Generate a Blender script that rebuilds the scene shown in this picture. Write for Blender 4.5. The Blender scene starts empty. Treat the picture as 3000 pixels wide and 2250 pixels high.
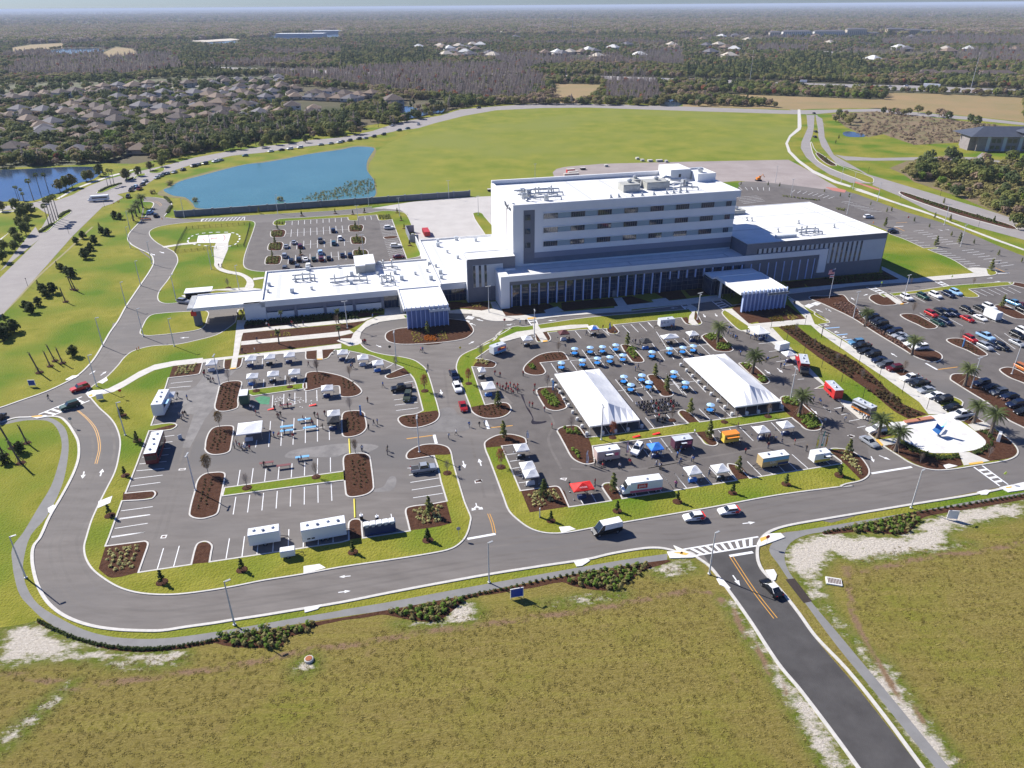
import bpy,bmesh,math,random
from mathutils import Vector,Matrix
from mathutils.geometry import delaunay_2d_cdt
random.seed(7)
R=math.radians;PI=math.pi
sc=bpy.context.scene
# ---------------------------------------------------------------- camera
CAM_H=90.0;FPX=2150.0;PITCH=math.atan((1125-16)/FPX);ROLL=0.0073
cd=bpy.data.cameras.new("camera");cam=bpy.data.objects.new("camera",cd)
sc.collection.objects.link(cam);sc.camera=cam
cd.sensor_fit='HORIZONTAL';cd.sensor_width=36.0;cd.lens=36.0*FPX/3000.0
cd.clip_start=0.5;cd.clip_end=90000.0
cam.location=(0,0,CAM_H)
cam.matrix_world=Matrix.Translation((0,0,CAM_H))@Matrix.Rotation(PI/2-PITCH,4,'X')@Matrix.Rotation(-ROLL,4,'Z')
# ---------------------------------------------------------------- world, sun, exposure
SUN_EL=R(38.5);SUN_DIR=R(145.4)
w=bpy.data.worlds.new("World");sc.world=w;w.use_nodes=True
nt=w.node_tree;bg=nt.nodes["Background"];sky=nt.nodes.new("ShaderNodeTexSky")
sky.sky_type='NISHITA';sky.sun_disc=False;sky.sun_elevation=SUN_EL
sky.sun_rotation=PI/2-SUN_DIR;sky.altitude=100;sky.air_density=1.1;sky.dust_density=0.2;sky.ozone_density=4.0
tint=nt.nodes.new('ShaderNodeMix');tint.data_type='RGBA';tint.blend_type='MULTIPLY';tint.inputs[0].default_value=1.0;tint.inputs[7].default_value=(.60,.80,1.30,1)
nt.links.new(sky.outputs[0],tint.inputs[6]);nt.links.new(tint.outputs[2],bg.inputs[0]);bg.inputs[1].default_value=0.05
sd=bpy.data.lights.new("sun",'SUN');sd.energy=4.8;sd.angle=R(0.53);sd.color=(1.0,0.96,0.89)
sun=bpy.data.objects.new("sun",sd);sc.collection.objects.link(sun)
sun.rotation_euler=(PI/2-SUN_EL,0,SUN_DIR+PI/2)
vs=sc.view_settings;vs.view_transform='Standard';vs.look='None';vs.gamma=1.0;vs.exposure=0.70
vs.use_curve_mapping=False
sc.render.engine='CYCLES'
sc.cycles.max_bounces=5;sc.cycles.diffuse_bounces=2;sc.cycles.glossy_bounces=2
sc.cycles.transmission_bounces=2;sc.cycles.transparent_max_bounces=6;sc.cycles.volume_bounces=0
# ---------------------------------------------------------------- finding ground points
_f=(0,math.cos(PITCH),-math.sin(PITCH));_u0=(0,math.sin(PITCH),math.cos(PITCH))
_c,_s=math.cos(ROLL),math.sin(ROLL)
_R=(_c,-_s*_u0[1],-_s*_u0[2]);_U=(_s,_c*_u0[1],_c*_u0[2])
FR=dict(A=(0,375,2.212),B=(1000,375,2.212),C=(2000,375,2.212),D=(0,950,2.212),E=(900,950,3.687),F=(1400,900,3.687),G=(1900,900,3.687),H=(2400,800,3.687),I=(1400,1200,3.687),J=(1900,1200,3.687),K=(2400,1150,3.687),L=(500,1000,4.424),M=(500,1300,4.424),N=(950,1300,4.424),O=(0,1500,2.212),P=(1000,1500,2.212),Q=(2000,1400,2.212),R=(0,0,2.212),S=(1000,0,2.212),T=(2000,0,2.212),a=(1350,480,3.606),b=(1800,480,3.606),c=(2250,550,4.147),d=(550,740,4.424),e=(1000,640,4.424),f=(700,600,4.022),g=(2100,480,3.687),h=(2500,480,4.366),i=(0,380,5.185),j=(350,280,1.814),k=(2700,850,1.73),W=(0,0,1.0),Z=(0,1800,1.4747),Y=(1500,1800,1.4747),V=(0,0,0.7373))
def gp(fr,x,y,z=0.0):
 ox,oy,s=FR[fr];px,py=ox+x/s,oy+y/s
 a=(px-1500)/FPX;b=-(py-1125)/FPX
 d=[_f[i]+a*_R[i]+b*_U[i]for i in range(3)]
 t=(z-CAM_H)/d[2]
 return Vector((d[0]*t,d[1]*t,z))
def pts(s,z=0.0):
 """'A x,y x,y* B x,y' -> list of (Vector, sharp)"""
 out=[];fr='W'
 for tok in s.split():
  if tok in FR:fr=tok;continue
  sh=tok.endswith('*');x,y=tok.rstrip('*').split(',')
  out.append((gp(fr,float(x),float(y),z),sh))
 return out
def P2(s):return[p for p,_ in pts(s)]
def smooth(pl,closed=False,n=4):
 P=[p for p,_ in pl];S=[s for _,s in pl];m=len(P);out=[]
 rng=range(m if closed else m-1)
 for i in rng:
  p1,p2=P[i],P[(i+1)%m]
  p0=P[i-1]if(i>0 or closed)else p1;p3=P[(i+2)%m]if(i+2<m or closed)else p2
  if S[i]:p0=p1
  if S[(i+1)%m]:p3=p2
  if(S[i]and S[(i+1)%m]):out.append(p1.copy());continue
  l=(p2-p1).length
  t1=(p2-p0);t1=t1*(l/max(t1.length,1e-6))if not S[i]and t1.length>0 else(p2-p1)
  t2=(p3-p1);t2=t2*(l/max(t2.length,1e-6))if not S[(i+1)%m]and t2.length>0 else(p2-p1)
  for k in range(n):
   t=k/n;t_2=t*t;t_3=t_2*t
   out.append(p1*(2*t_3-3*t_2+1)+t1*(t_3-2*t_2+t)+p2*(-2*t_3+3*t_2)+t2*(t_3-t_2))
 if not closed:out.append(P[-1].copy())
 return out
def cl(s,n=4):return smooth(pts(s),True,n)
def op(s,n=4):return smooth(pts(s),False,n)
TH=R(13.6);CT,ST=math.cos(TH),math.sin(TH)
def uv(u,v,z=0.0):return Vector((CT*u-ST*v,ST*u+CT*v,z))
def to_uv(p):return(CT*p.x+ST*p.y,-ST*p.x+CT*p.y)
# ---------------------------------------------------------------- materials
MATS={}
def rgb(h):
 if isinstance(h,(tuple,list)):return tuple(h)[:3]
 v=[int(h[i:i+2],16)/255 for i in(0,2,4)]
 return tuple(x/12.92 if x<=.04045 else((x+.055)/1.055)**2.4 for x in v)
def mat(name,col,rough=.7,col2=None,scale=1.0,thr=(.35,.65),metal=0,bump=0,bscale=None,coords='Object',detail=4,col3=None,scale3=.05,spec=.5,stretch=None,trans=0):
 if name in MATS:return MATS[name]
 m=bpy.data.materials.new(name);m.use_nodes=True;n=m.node_tree.nodes;l=m.node_tree.links
 b=n["Principled BSDF"];b.inputs["Roughness"].default_value=rough;b.inputs["Metallic"].default_value=metal
 b.inputs["Specular IOR Level"].default_value=spec
 c=rgb(col);b.inputs["Base Color"].default_value=(*c,1)
 if coords=='World':
  g=n.new("ShaderNodeNewGeometry");vec=g.outputs["Position"]
 else:
  g=n.new("ShaderNodeTexCoord");vec=g.outputs[coords]
 if stretch:
  mp=n.new("ShaderNodeMapping");mp.inputs["Scale"].default_value=stretch
  mp.inputs["Rotation"].default_value=(0,0,-TH);l.new(vec,mp.inputs[0]);vec=mp.outputs[0]
 if col2 is not None:
  t=n.new("ShaderNodeTexNoise");t.inputs["Scale"].default_value=scale;t.inputs["Detail"].default_value=detail
  t.inputs["Roughness"].default_value=.62
  l.new(vec,t.inputs["Vector"])
  r=n.new("ShaderNodeValToRGB");r.color_ramp.elements[0].position=thr[0];r.color_ramp.elements[1].position=thr[1]
  r.color_ramp.elements[0].color=(*c,1);r.color_ramp.elements[1].color=(*rgb(col2),1)
  l.new(t.outputs[0],r.inputs[0]);o=r.outputs[0]
  if col3 is not None:
   t3=n.new("ShaderNodeTexNoise");t3.inputs["Scale"].default_value=scale3;t3.inputs["Detail"].default_value=3
   l.new(vec,t3.inputs["Vector"])
   r3=n.new("ShaderNodeMapRange");r3.inputs[1].default_value=.45;r3.inputs[2].default_value=.65
   l.new(t3.outputs[0],r3.inputs[0])
   mx=n.new("ShaderNodeMix");mx.data_type='RGBA';mx.inputs[7].default_value=(*rgb(col3),1)
   l.new(r3.outputs[0],mx.inputs[0]);l.new(o,mx.inputs[6]);o=mx.outputs[2]
  l.new(o,b.inputs["Base Color"])
 if bump:
  tb=n.new("ShaderNodeTexNoise");tb.inputs["Scale"].default_value=bscale or scale*2;tb.inputs["Detail"].default_value=3
  l.new(vec,tb.inputs["Vector"])
  bp=n.new("ShaderNodeBump");bp.inputs["Distance"].default_value=bump;bp.inputs["Strength"].default_value=1
  l.new(tb.outputs[0],bp.inputs["Height"]);l.new(bp.outputs[0],b.inputs["Normal"])
 if trans:
  b.inputs["Transmission Weight"].default_value=trans
 MATS[name]=m;return m
# ---------------------------------------------------------------- mesh building
COL=sc.collection
class MB:
 def __init__(self):self.v=[];self.f=[];self.mi=[];self.cur=0
 def add(self,vs,fs):
  o=len(self.v);self.v+=[tuple(p)for p in vs]
  for f in fs:self.f.append(tuple(i+o for i in f));self.mi.append(self.cur)
  return self
 def box(self,x0,y0,z0,x1,y1,z1,top=True,bot=True,M=None,taper=None):
  a=[(x0,y0,z0),(x1,y0,z0),(x1,y1,z0),(x0,y1,z0),(x0,y0,z1),(x1,y0,z1),(x1,y1,z1),(x0,y1,z1)]
  if taper is not None:
   cx,cy=(x0+x1)/2,(y0+y1)/2
   tx,ty=taper if isinstance(taper,tuple)else(taper,taper)
   for i in range(4,8):a[i]=(cx+(a[i][0]-cx)*tx,cy+(a[i][1]-cy)*ty,a[i][2])
  if M is not None:a=[tuple(M@Vector(p))for p in a]
  f=[(0,1,5,4),(1,2,6,5),(2,3,7,6),(3,0,4,7)]
  if top:f.append((4,5,6,7))
  if bot:f.append((3,2,1,0))
  return self.add(a,f)
 def tube(self,path,rad,n=6,caps=True):
  """path: list of points, rad: one or per-point"""
  P=[Vector(p)for p in path];rr=rad if isinstance(rad,(list,tuple))else[rad]*len(P);vs=[]
  for i,p in enumerate(P):
   d=(P[min(i+1,len(P)-1)]-P[max(i-1,0)]);d=d.normalized()if d.length>1e-9 else Vector((0,0,1))
   a=d.cross(Vector((0,0,1))if abs(d.z)<.9 else Vector((1,0,0))).normalized();b=d.cross(a)
   for k in range(n):
    t=2*PI*k/n;vs.append(p+(a*math.cos(t)+b*math.sin(t))*rr[i])
  fs=[]
  for i in range(len(P)-1):
   for k in range(n):
    fs.append((i*n+k,i*n+(k+1)%n,(i+1)*n+(k+1)%n,(i+1)*n+k))
  if caps:fs.append(tuple(range(n))[::-1]);fs.append(tuple((len(P)-1)*n+k for k in range(n)))
  return self.add(vs,fs)
 def lathe(self,prof,n=12,c=(0,0,0),sx=1,sy=1):
  vs=[];fs=[]
  for r,z in prof:
   for k in range(n):
    t=2*PI*k/n;vs.append((c[0]+r*math.cos(t)*sx,c[1]+r*math.sin(t)*sy,c[2]+z))
  for i in range(len(prof)-1):
   for k in range(n):fs.append((i*n+k,i*n+(k+1)%n,(i+1)*n+(k+1)%n,(i+1)*n+k))
  fs.append(tuple(range(n))[::-1]);fs.append(tuple((len(prof)-1)*n+k for k in range(n)))
  return self.add(vs,fs)
 def quad(self,a,b,c,d):return self.add([a,b,c,d],[(0,1,2,3)])
 def poly(self,pl,z):
  v2=[(p[0],p[1])for p in pl];n=len(v2)
  r=delaunay_2d_cdt([Vector(p)for p in v2],[],[list(range(n))],1,1e-5)
  vs=[(p.x,p.y,z)for p in r[0]];fs=[]
  for f in r[2]:
   a,b,c=[r[0][i]for i in f[:3]]
   if(b-a).x*(c-a).y-(b-a).y*(c-a).x<0:f=list(reversed(f))
   fs.append(tuple(f))
  return self.add(vs,fs)
 def prism(self,pl,z0,z1,top=True,bot=False):
  n=len(pl);ar=area(pl);P=pl if ar>0 else pl[::-1]
  vs=[(p[0],p[1],z0)for p in P]+[(p[0],p[1],z1)for p in P]
  self.add(vs,[(i,(i+1)%n,n+(i+1)%n,n+i)for i in range(n)])
  if top:self.poly(P,z1)
  if bot:self.poly(P,z0)
  return self
 def build(self,name,m=None,parent=None,smooth=False,link=True,loc=None,rz=0):
  me=bpy.data.meshes.new(name);me.from_pydata(self.v,[],self.f)
  ms=m if isinstance(m,(list,tuple))else[m]
  for x in ms:me.materials.append(x)
  if len(ms)>1:me.polygons.foreach_set('material_index',self.mi)
  if smooth:me.polygons.foreach_set('use_smooth',[True]*len(me.polygons))
  me.update()
  o=bpy.data.objects.new(name,me)
  if link:COL.objects.link(o)
  if parent is not None:o.parent=parent
  if loc is not None:o.location=loc
  if rz:o.rotation_euler=(0,0,rz)
  return o
def area(pl):return .5*sum(pl[i-1][0]*pl[i][1]-pl[i][0]*pl[i-1][1]for i in range(len(pl)))
def offset(pl,d,closed=True):
 """offset to the left of travel by d"""
 n=len(pl);out=[]
 for i in range(n):
  p=Vector((pl[i][0],pl[i][1]));a=Vector((pl[i-1][0],pl[i-1][1]))if(closed or i>0)else None
  b=Vector((pl[(i+1)%n][0],pl[(i+1)%n][1]))if(closed or i<n-1)else None
  n1=n2=None
  if a is not None and(p-a).length>1e-6:t=(p-a).normalized();n1=Vector((-t.y,t.x))
  if b is not None and(b-p).length>1e-6:t=(b-p).normalized();n2=Vector((-t.y,t.x))
  if n1 is None:n1=n2
  if n2 is None:n2=n1
  if n1 is None:out.append(p);continue
  m=n1+n2
  if m.length<1e-3:m=n1
  m.normalize();k=d/max(.5,m.dot(n1));out.append(p+m*k)
 return out
def dedup(pl,e=.05):
 out=[]
 for p in pl:
  if not out or(Vector((p[0],p[1]))-Vector((out[-1][0],out[-1][1]))).length>e:out.append(p)
 if(Vector((out[0][0],out[0][1]))-Vector((out[-1][0],out[-1][1]))).length<e:out.pop()
 return out
# ---------------------------------------------------------------- tagging
def tag(o,label=None,cat=None,group=None,kind=None):
 if label:o['label']=label if len(label.split())<17 else label.replace(' from the left',' from left')
 if cat:o['category']=cat
 if group:o['group']=group
 if kind:o['kind']=kind
 return o
def thing(name,label,cat,loc=(0,0,0),rz=0,group=None):
 o=bpy.data.objects.new(name,None);COL.objects.link(o);o.empty_display_size=.3
 o.location=loc;o.rotation_euler=(0,0,rz);return tag(o,label,cat,group)
def struct(name,mb,m):return tag(mb.build(name,m),kind='structure')
KIDS={}
def kids(o):
 if o.name not in KIDS:KIDS[o.name]=[c for c in bpy.data.objects if c.parent==o]
 return KIDS[o.name]
def dup(o,parent=None,mats=None):
 c=o.copy();COL.objects.link(c)
 if parent is not None:c.parent=parent
 if mats and o.type=='MESH':
  for i,s in enumerate(c.material_slots):
   if o.data.materials[i]and o.data.materials[i].name in mats:
    s.link='OBJECT';s.material=mats[o.data.materials[i].name]
 for ch in kids(o):dup(ch,c,mats)
 return c
class Proto:
 """builds one of a kind; the first place() moves the original, later ones copy it"""
 def __init__(self,o):self.o=o;self.used=False
 def place(self,loc,rz=0,s=1,label=None,cat=None,group=None,mats=None,rx=0,ry=0):
  if not self.used and not mats:c=self.o;kids(c);self.first=c;self.used=True;self.base=None
  else:c=dup(self.o,None,mats)
  c.location=loc;c.rotation_euler=(rx,ry,rz);c.scale=(s,s,s)if not isinstance(s,tuple)else s
  if not self.used:pass
  return tag(c,label,cat,group)
 def done(self):
  if not self.used:
   def rm(o):
    for k in list(kids(o)):rm(k)
    KIDS.pop(o.name,None)
    bpy.data.objects.remove(o)
   rm(self.o)
ORD=["first","second","third","fourth","fifth","sixth","seventh","eighth","ninth","tenth","eleventh","twelfth","thirteenth","fourteenth","fifteenth","sixteenth","seventeenth","eighteenth","nineteenth","twentieth","twenty-first","twenty-second","twenty-third","twenty-fourth","twenty-fifth","twenty-sixth","twenty-seventh","twenty-eighth","twenty-ninth","thirtieth"]
def ordn(i):
 if i<30:return ORD[i]
 tens=["","","","thirty","forty","fifty","sixty","seventy","eighty","ninety"]
 i+=1;h=("hundred-and-" if i>100 else("hundredth" if i==100 else ""));
 if i==100:return h
 j=i%100
 if j<=30 and j>0:return h+ORD[j-1]
 t,u=divmod(j,10)
 return h+(tens[t][:-1]+"ieth" if u==0 else tens[t]+"-"+ORD[u-1])
# ================================================================ GROUND
LZ=.12
M_ASPH=mat('asphalt',(.132,.116,.105),.9,(.195,.175,.160),.5,(.3,.72),coords='World',stretch=(.22,1,1),bump=.03,bscale=6,col3=(.13,.12,.115),scale3=.04,detail=8)
M_ASPH_D=mat('asphalt_dark',(.052,.048,.047),.9,(.085,.08,.078),.3,(.3,.75),coords='World',bump=.03,bscale=6,detail=8)
M_ASPH_L=mat('asphalt_worn',(.155,.145,.14),.9,(.235,.22,.21),.35,coords='World',detail=6)
M_CONC=mat('concrete',(.50,.475,.43),.85,(.60,.57,.52),.5,coords='World',detail=5)
M_CONC_W=mat('concrete_white',(.60,.58,.55),.8,(.84,.83,.81),.5,coords='World')
M_KERB=mat('kerb_concrete',(.50,.48,.44),.8,(.60,.57,.53),1.5,coords='World')
M_LAWN=mat('lawn',(.175,.185,.020),.95,(.275,.25,.042),.18,(.32,.68),coords='World',bump=.25,bscale=2.2,detail=9,col3=(.10,.17,.012),scale3=.045,spec=.1)
M_LAWN_G=mat('lawn_fresh',(.12,.19,.015),.95,(.19,.21,.025),.35,(.3,.7),coords='World',bump=.2,bscale=2.2,detail=9,spec=.1)
M_FIELD=mat('field_grass',(.15,.19,.022),.95,(.25,.245,.04),.05,(.33,.67),coords='World',bump=.2,bscale=1.5,detail=10,col3=(.20,.22,.045),scale3=.012,spec=.1)
M_MULCH=mat('mulch',(.055,.024,.014),.95,(.105,.05,.03),1.6,(.35,.7),coords='World',bump=.12,bscale=5,detail=8,spec=.1)
M_WHITE=mat('paint_white',(.8,.8,.8),.6,(.66,.66,.66),2.5,(.45,.75),coords='World')
M_YEL=mat('paint_yellow',(.72,.36,.05),.6,(.6,.3,.05),2,coords='World')
M_BLUEP=mat('paint_blue',(.3,.5,.75),.6)
M_PATH=mat('asphalt_path',(.19,.185,.18),.9,(.225,.22,.215),.4,coords='World',detail=6)
M_WATER=mat('lake_water',(.06,.165,.155),.16,(.075,.19,.18),.03,coords='World',bump=.06,bscale=.7,spec=.5)
M_WATER2=mat('canal_water',(.03,.055,.11),.10,(.05,.08,.13),.05,coords='World',bump=.04,bscale=.6,spec=.5)
M_PAD=mat('lot_dirt',(.27,.225,.21),.95,(.35,.30,.28),.05,coords='World',detail=9)
M_DRY=mat('dry_field',(.30,.20,.09),.95,(.23,.18,.07),.02,coords='World',detail=9,bump=.2,bscale=1)
M_SCRUB=mat('scrub_ground',(.13,.12,.04),.95,(.22,.15,.085),.06,coords='World',detail=9)
M_SAND=mat('sand',(.62,.56,.47),.95,(.5,.43,.34),.5,coords='World',detail=8)
M_TREAD=mat('tactile',(.75,.42,.08),.8)
M_BRICKR=mat('red_paving',(.45,.17,.13),.9)
def sheet(name,pl,z,m):return struct(name,MB().poly(dedup([(p[0],p[1])for p in pl]),z),m)
KRB=MB()
def kerb_ring(pl,w=.32,z=.14,z0=0,mb=None):
 mb=mb or KRB;P=dedup([(p[0],p[1])for p in pl],.12)
 if area(P)<0:P=P[::-1]
 I=offset(P,w);n=len(P)
 vs=[(p[0],p[1],z0)for p in P]+[(p[0],p[1],z)for p in P]+[(p[0],p[1],z)for p in I]+[(p[0],p[1],.05)for p in I]
 fs=[]
 for k in range(n):
  q=(k+1)%n
  fs+=[(k,q,n+q,n+k),(n+k,n+q,2*n+q,2*n+k),(2*n+k,2*n+q,3*n+q,3*n+k)]
 mb.add(vs,fs)
def kerb_line(pl,w=.35,z=.15,mb=None,z0=0):
 """kerb along an open line, lying to the left of travel"""
 mb=mb or KRB;P=dedup([(p[0],p[1])for p in pl],.12)
 I=offset(P,w,False);n=len(P)
 vs=[(p[0],p[1],z0)for p in P]+[(p[0],p[1],z)for p in P]+[(p[0],p[1],z)for p in I]+[(p[0],p[1],z0)for p in I]
 fs=[(0,n,2*n,3*n),(n-1,4*n-1,3*n-1,2*n-1)]
 for k in range(n-1):
  q=k+1
  fs+=[(k,q,n+q,n+k),(n+k,n+q,2*n+q,2*n+k),(2*n+k,2*n+q,3*n+q,3*n+k)]
 mb.add(vs,fs)
def line(mb,a,b,w=.13,z=.03):
 a=Vector((a[0],a[1]));b=Vector((b[0],b[1]));d=(b-a).normalized();n=Vector((-d.y,d.x))*w/2
 mb.quad((*(a-n),z),(*(b-n),z),(*(b+n),z),(*(a+n),z))
def ribbon(mb,pl,w,z):
 P=dedup([(p[0],p[1])for p in pl]);A=offset(P,w/2,False);B=offset(P,-w/2,False);n=len(P)
 mb.add([(*p,z)for p in A]+[(*p,z)for p in B],[(k,n+k,n+k+1,k+1)for k in range(n-1)])
PAINT=MB();PAINTY=MB()
def stalls(s,n,w=.16,z=.03):
 """'a0 b0 a1 b1': n lines from a0-b0 to a1-b1"""
 a0,b0,a1,b1=P2(s)
 for i in range(n):
  t=i/(n-1)if n>1 else 0
  line(PAINT,a0.lerp(a1,t),b0.lerp(b1,t),w,z)
ARROW=[(-.12,0),(.12,0),(.12,1.5),(.45,1.5),(0,2.9),(-.45,1.5),(-.12,1.5)]
def arrow(s,ang_px,z=.034,k=1.0,shape=None):
 """arrow from tail pixel to head pixel"""
 a,b=P2(s);d=(b-a);L=d.length;d.normalize();n=Vector((d.y,-d.x,0));sc_=L/2.9
 pl=[a+n*x*sc_*1.1+d*y*sc_ for x,y in(shape or ARROW)]
 PAINT.poly([(p.x,p.y)for p in pl],z)
# ---- terrain (far plain), one sheet reaching the horizon
terr=mat('terrain_far',(.07,.075,.035),.95,(.15,.125,.085),.006,(.38,.62),coords='World',detail=12,col3=(.06,.07,.035),scale3=.0009,spec=.1)
tb=MB();rr=[330,600,1000,1700,3000,5500,10000,20000,40000,70000];n=64
ring=[[(r*math.cos(2*PI*k/n),r*math.sin(2*PI*k/n),-.6)for k in range(n)]for r in rr]
vs=[(0,0,-.6)]+[p for r_ in ring for p in r_];fs=[(0,1+k,1+(k+1)%n)for k in range(n)]
for i in range(len(rr)-1):
 for k in range(n):
  fs.append((1+i*n+k,1+(i+1)*n+k,1+(i+1)*n+(k+1)%n,1+i*n+(k+1)%n))
tb.add(vs,fs);struct('terrain',tb,terr)
# ---- near grass fields: a fine grid carrying sand and dry weights
def pip(x,y,P):
 c=False;j=len(P)-1
 for i in range(len(P)):
  if(P[i][1]>y)!=(P[j][1]>y)and x<(P[j][0]-P[i][0])*(y-P[i][1])/(P[j][1]-P[i][1])+P[i][0]:c=not c
  j=i
 return c
def dseg(x,y,P,closed):
 m=1e9;n=len(P)
 for i in range(n if closed else n-1):
  ax,ay=P[i][0],P[i][1];bx,by=P[(i+1)%n][0],P[(i+1)%n][1];dx,dy=bx-ax,by-ay
  L=dx*dx+dy*dy;t=max(0,min(1,((x-ax)*dx+(y-ay)*dy)/L))if L>0 else 0
  m=min(m,math.hypot(x-ax-t*dx,y-ay-t*dy))
 return m
SANDP=[P2("O 0,745 100,735 220,700 330,760 480,830 640,880 830,915 1000,905 1200,890 1210,970 1000,1010 800,1000 600,960 380,950 200,970 0,1010"),P2("P 740,560 830,580 920,660 860,700 640,745 400,740 340,720 480,715 640,700"),P2("P 1960,380 2060,330 2212,310 Q 60,540 100,600 0,600 -60,640 -150,640 -200,600 -120,500"),P2("P 1250,600 1500,560 1700,530 1850,520 1840,550 1700,580 1400,610"),P2("Q 670,440 790,385 950,350 1100,370 1400,375 1500,340 1560,270 1750,215 1950,180 2212,150 2212,240 1950,290 1760,330 1700,400 1900,430 1700,470 1350,520 1150,550 980,500 900,600 840,680 760,660 690,600 660,520"),P2("Q 760,700 900,660 920,760 1000,900 1200,1120 1400,1383 1330,1383 1180,1180 1000,960 850,810"),P2("Q 240,780 330,800 480,1000 640,1240 740,1383 620,1383 540,1200 420,1050 330,900"),P2("Y 1110,180 1290,380 1440,600 1500,664 1340,664 1200,400 1080,200"),P2("Y 1620,200 1750,400 1960,664 1790,664 1660,470 1500,250"),P2("Z 250,330 290,300 320,290 290,330 180,440 80,540 0,600 0,540 60,480 170,390"),P2("P -40,480 60,440 150,500 60,560"),P2("O 1900,1000 1990,930 2060,960 2050,1010 1930,1060")]
DRYP=[op("O 0,1060 150,1060 300,1090 440,1130 600,1120 900,1085 1200,1040 1500,1000 1750,950 1880,920 2000,890 2212,870 P 250,830 600,770 850,740 1200,690 1500,650 1800,600 2000,555 2212,520 Q 60,720 140,740 250,790 330,880 400,1000 500,1140 600,1300 660,1400"),op("Q 2212,420 1900,480 1600,510 1350,570 1150,600 1050,590 1080,700 1100,850 1150,1000 1250,1180 1400,1400 1600,1600")]
xs=[x*1.6 for x in range(-70,92)];ys=[38+y*1.6 for y in range(0,62)]
gv=[];sa=[];da=[]
for y in ys:
 for x in xs:
  gv.append((x,y,0));s_=0
  for P in SANDP:
   cx=sum(p.x for p in P)/len(P);cy=sum(p.y for p in P)/len(P);rad=max((Vector((p.x-cx,p.y-cy)).length for p in P))
   if math.hypot(x-cx,y-cy)>rad+3:continue
   d=dseg(x,y,P,True);d=d if pip(x,y,P)else-d
   s_=max(s_,min(1,max(0,.5+d/5)))
  sa.append(s_)
  d=min(dseg(x,y,P,False)for P in DRYP);da.append(max(0,1-d/1.9))
nx=len(xs);gf=[(j*nx+i,j*nx+i+1,(j+1)*nx+i+1,(j+1)*nx+i)for j in range(len(ys)-1)for i in range(nx-1)]
mm=bpy.data.materials.new('field_near');mm.use_nodes=True;n_=mm.node_tree.nodes;l_=mm.node_tree.links;B_=n_["Principled BSDF"]
B_.inputs["Roughness"].default_value=.95;B_.inputs["Specular IOR Level"].default_value=.1
geo=n_.new("ShaderNodeNewGeometry")
def noise(sc_,det=6,rough=.6,vec=None):
 t=n_.new("ShaderNodeTexNoise");t.inputs["Scale"].default_value=sc_;t.inputs["Detail"].default_value=det;t.inputs["Roughness"].default_value=rough
 l_.new(vec or geo.outputs["Position"],t.inputs["Vector"]);return t.outputs[0]
def ramp(v,a,b):
 r=n_.new("ShaderNodeMapRange");r.inputs[1].default_value=a;r.inputs[2].default_value=b;l_.new(v,r.inputs[0]);return r.outputs[0]
def mix(f,a,b):
 m_=n_.new("ShaderNodeMix");m_.data_type='RGBA';l_.new(f,m_.inputs[0])
 for s_,k in((a,6),(b,7)):
  if isinstance(s_,tuple):m_.inputs[k].default_value=(*s_,1)
  else:l_.new(s_,m_.inputs[k])
 return m_.outputs[2]
def mth(op_,a,b):
 m_=n_.new("ShaderNodeMath");m_.operation=op_
 for s_,k in((a,0),(b,1)):
  if isinstance(s_,float):m_.inputs[k].default_value=s_
  else:l_.new(s_,m_.inputs[k])
 return m_.outputs[0]
mp_=n_.new("ShaderNodeMapping");mp_.inputs["Rotation"].default_value=(0,0,-R(12));mp_.inputs["Scale"].default_value=(.6,1.1,1)
l_.new(geo.outputs["Position"],mp_.inputs[0]);stv=mp_.outputs[0]
base=mix(ramp(noise(1.7,10,.8,stv),.36,.64),(.18,.145,.028),(.30,.24,.08))
base=mix(ramp(noise(.05,4),.52,.68),base,(.215,.205,.035))
base=mix(ramp(noise(.16,5),.62,.75),base,(.29,.21,.09))
mp2=n_.new('ShaderNodeMapping');mp2.inputs['Rotation'].default_value=(0,0,-R(8));mp2.inputs['Scale'].default_value=(.03,.75,1);l_.new(geo.outputs['Position'],mp2.inputs[0])
base=mix(ramp(noise(1.0,3,.5,mp2.outputs[0]),.50,.60),base,mix(ramp(noise(1.7,8,.75),.4,.6),(.215,.185,.035),(.30,.245,.075)))
at=n_.new("ShaderNodeAttribute");at.attribute_name='sand';at2=n_.new("ShaderNodeAttribute");at2.attribute_name='dry'
near_sand=mix(ramp(noise(.7,8),.45,.55),(.13,.16,.02),(.19,.19,.05))
base=mix(ramp(at.outputs["Fac"],.08,.5),base,near_sand)
sf=ramp(mth('ADD',mth('MULTIPLY',at.outputs["Fac"],.55),mth('MULTIPLY',noise(.55,10,.75,stv),1.1)),.84,.98)
base=mix(sf,base,mix(ramp(noise(2.5,5),.35,.65),(.50,.44,.36),(.66,.60,.52)))
base=mix(ramp(mth('ADD',at2.outputs["Fac"],mth('MULTIPLY',noise(.9,6),.8)),.95,1.25),base,(.26,.17,.10))
l_.new(base,B_.inputs["Base Color"])
bp_=n_.new("ShaderNodeBump");bp_.inputs["Distance"].default_value=.4;l_.new(noise(2.6,8,.75,stv),bp_.inputs["Height"]);l_.new(bp_.outputs[0],B_.inputs["Normal"])
g=MB();g.add(gv,gf);go=struct('grass_field',g,mm)
for nm,arr in(('sand',sa),('dry',da)):
 a_=go.data.attributes.new(nm,'FLOAT','POINT');a_.data.foreach_set('value',arr)
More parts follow.
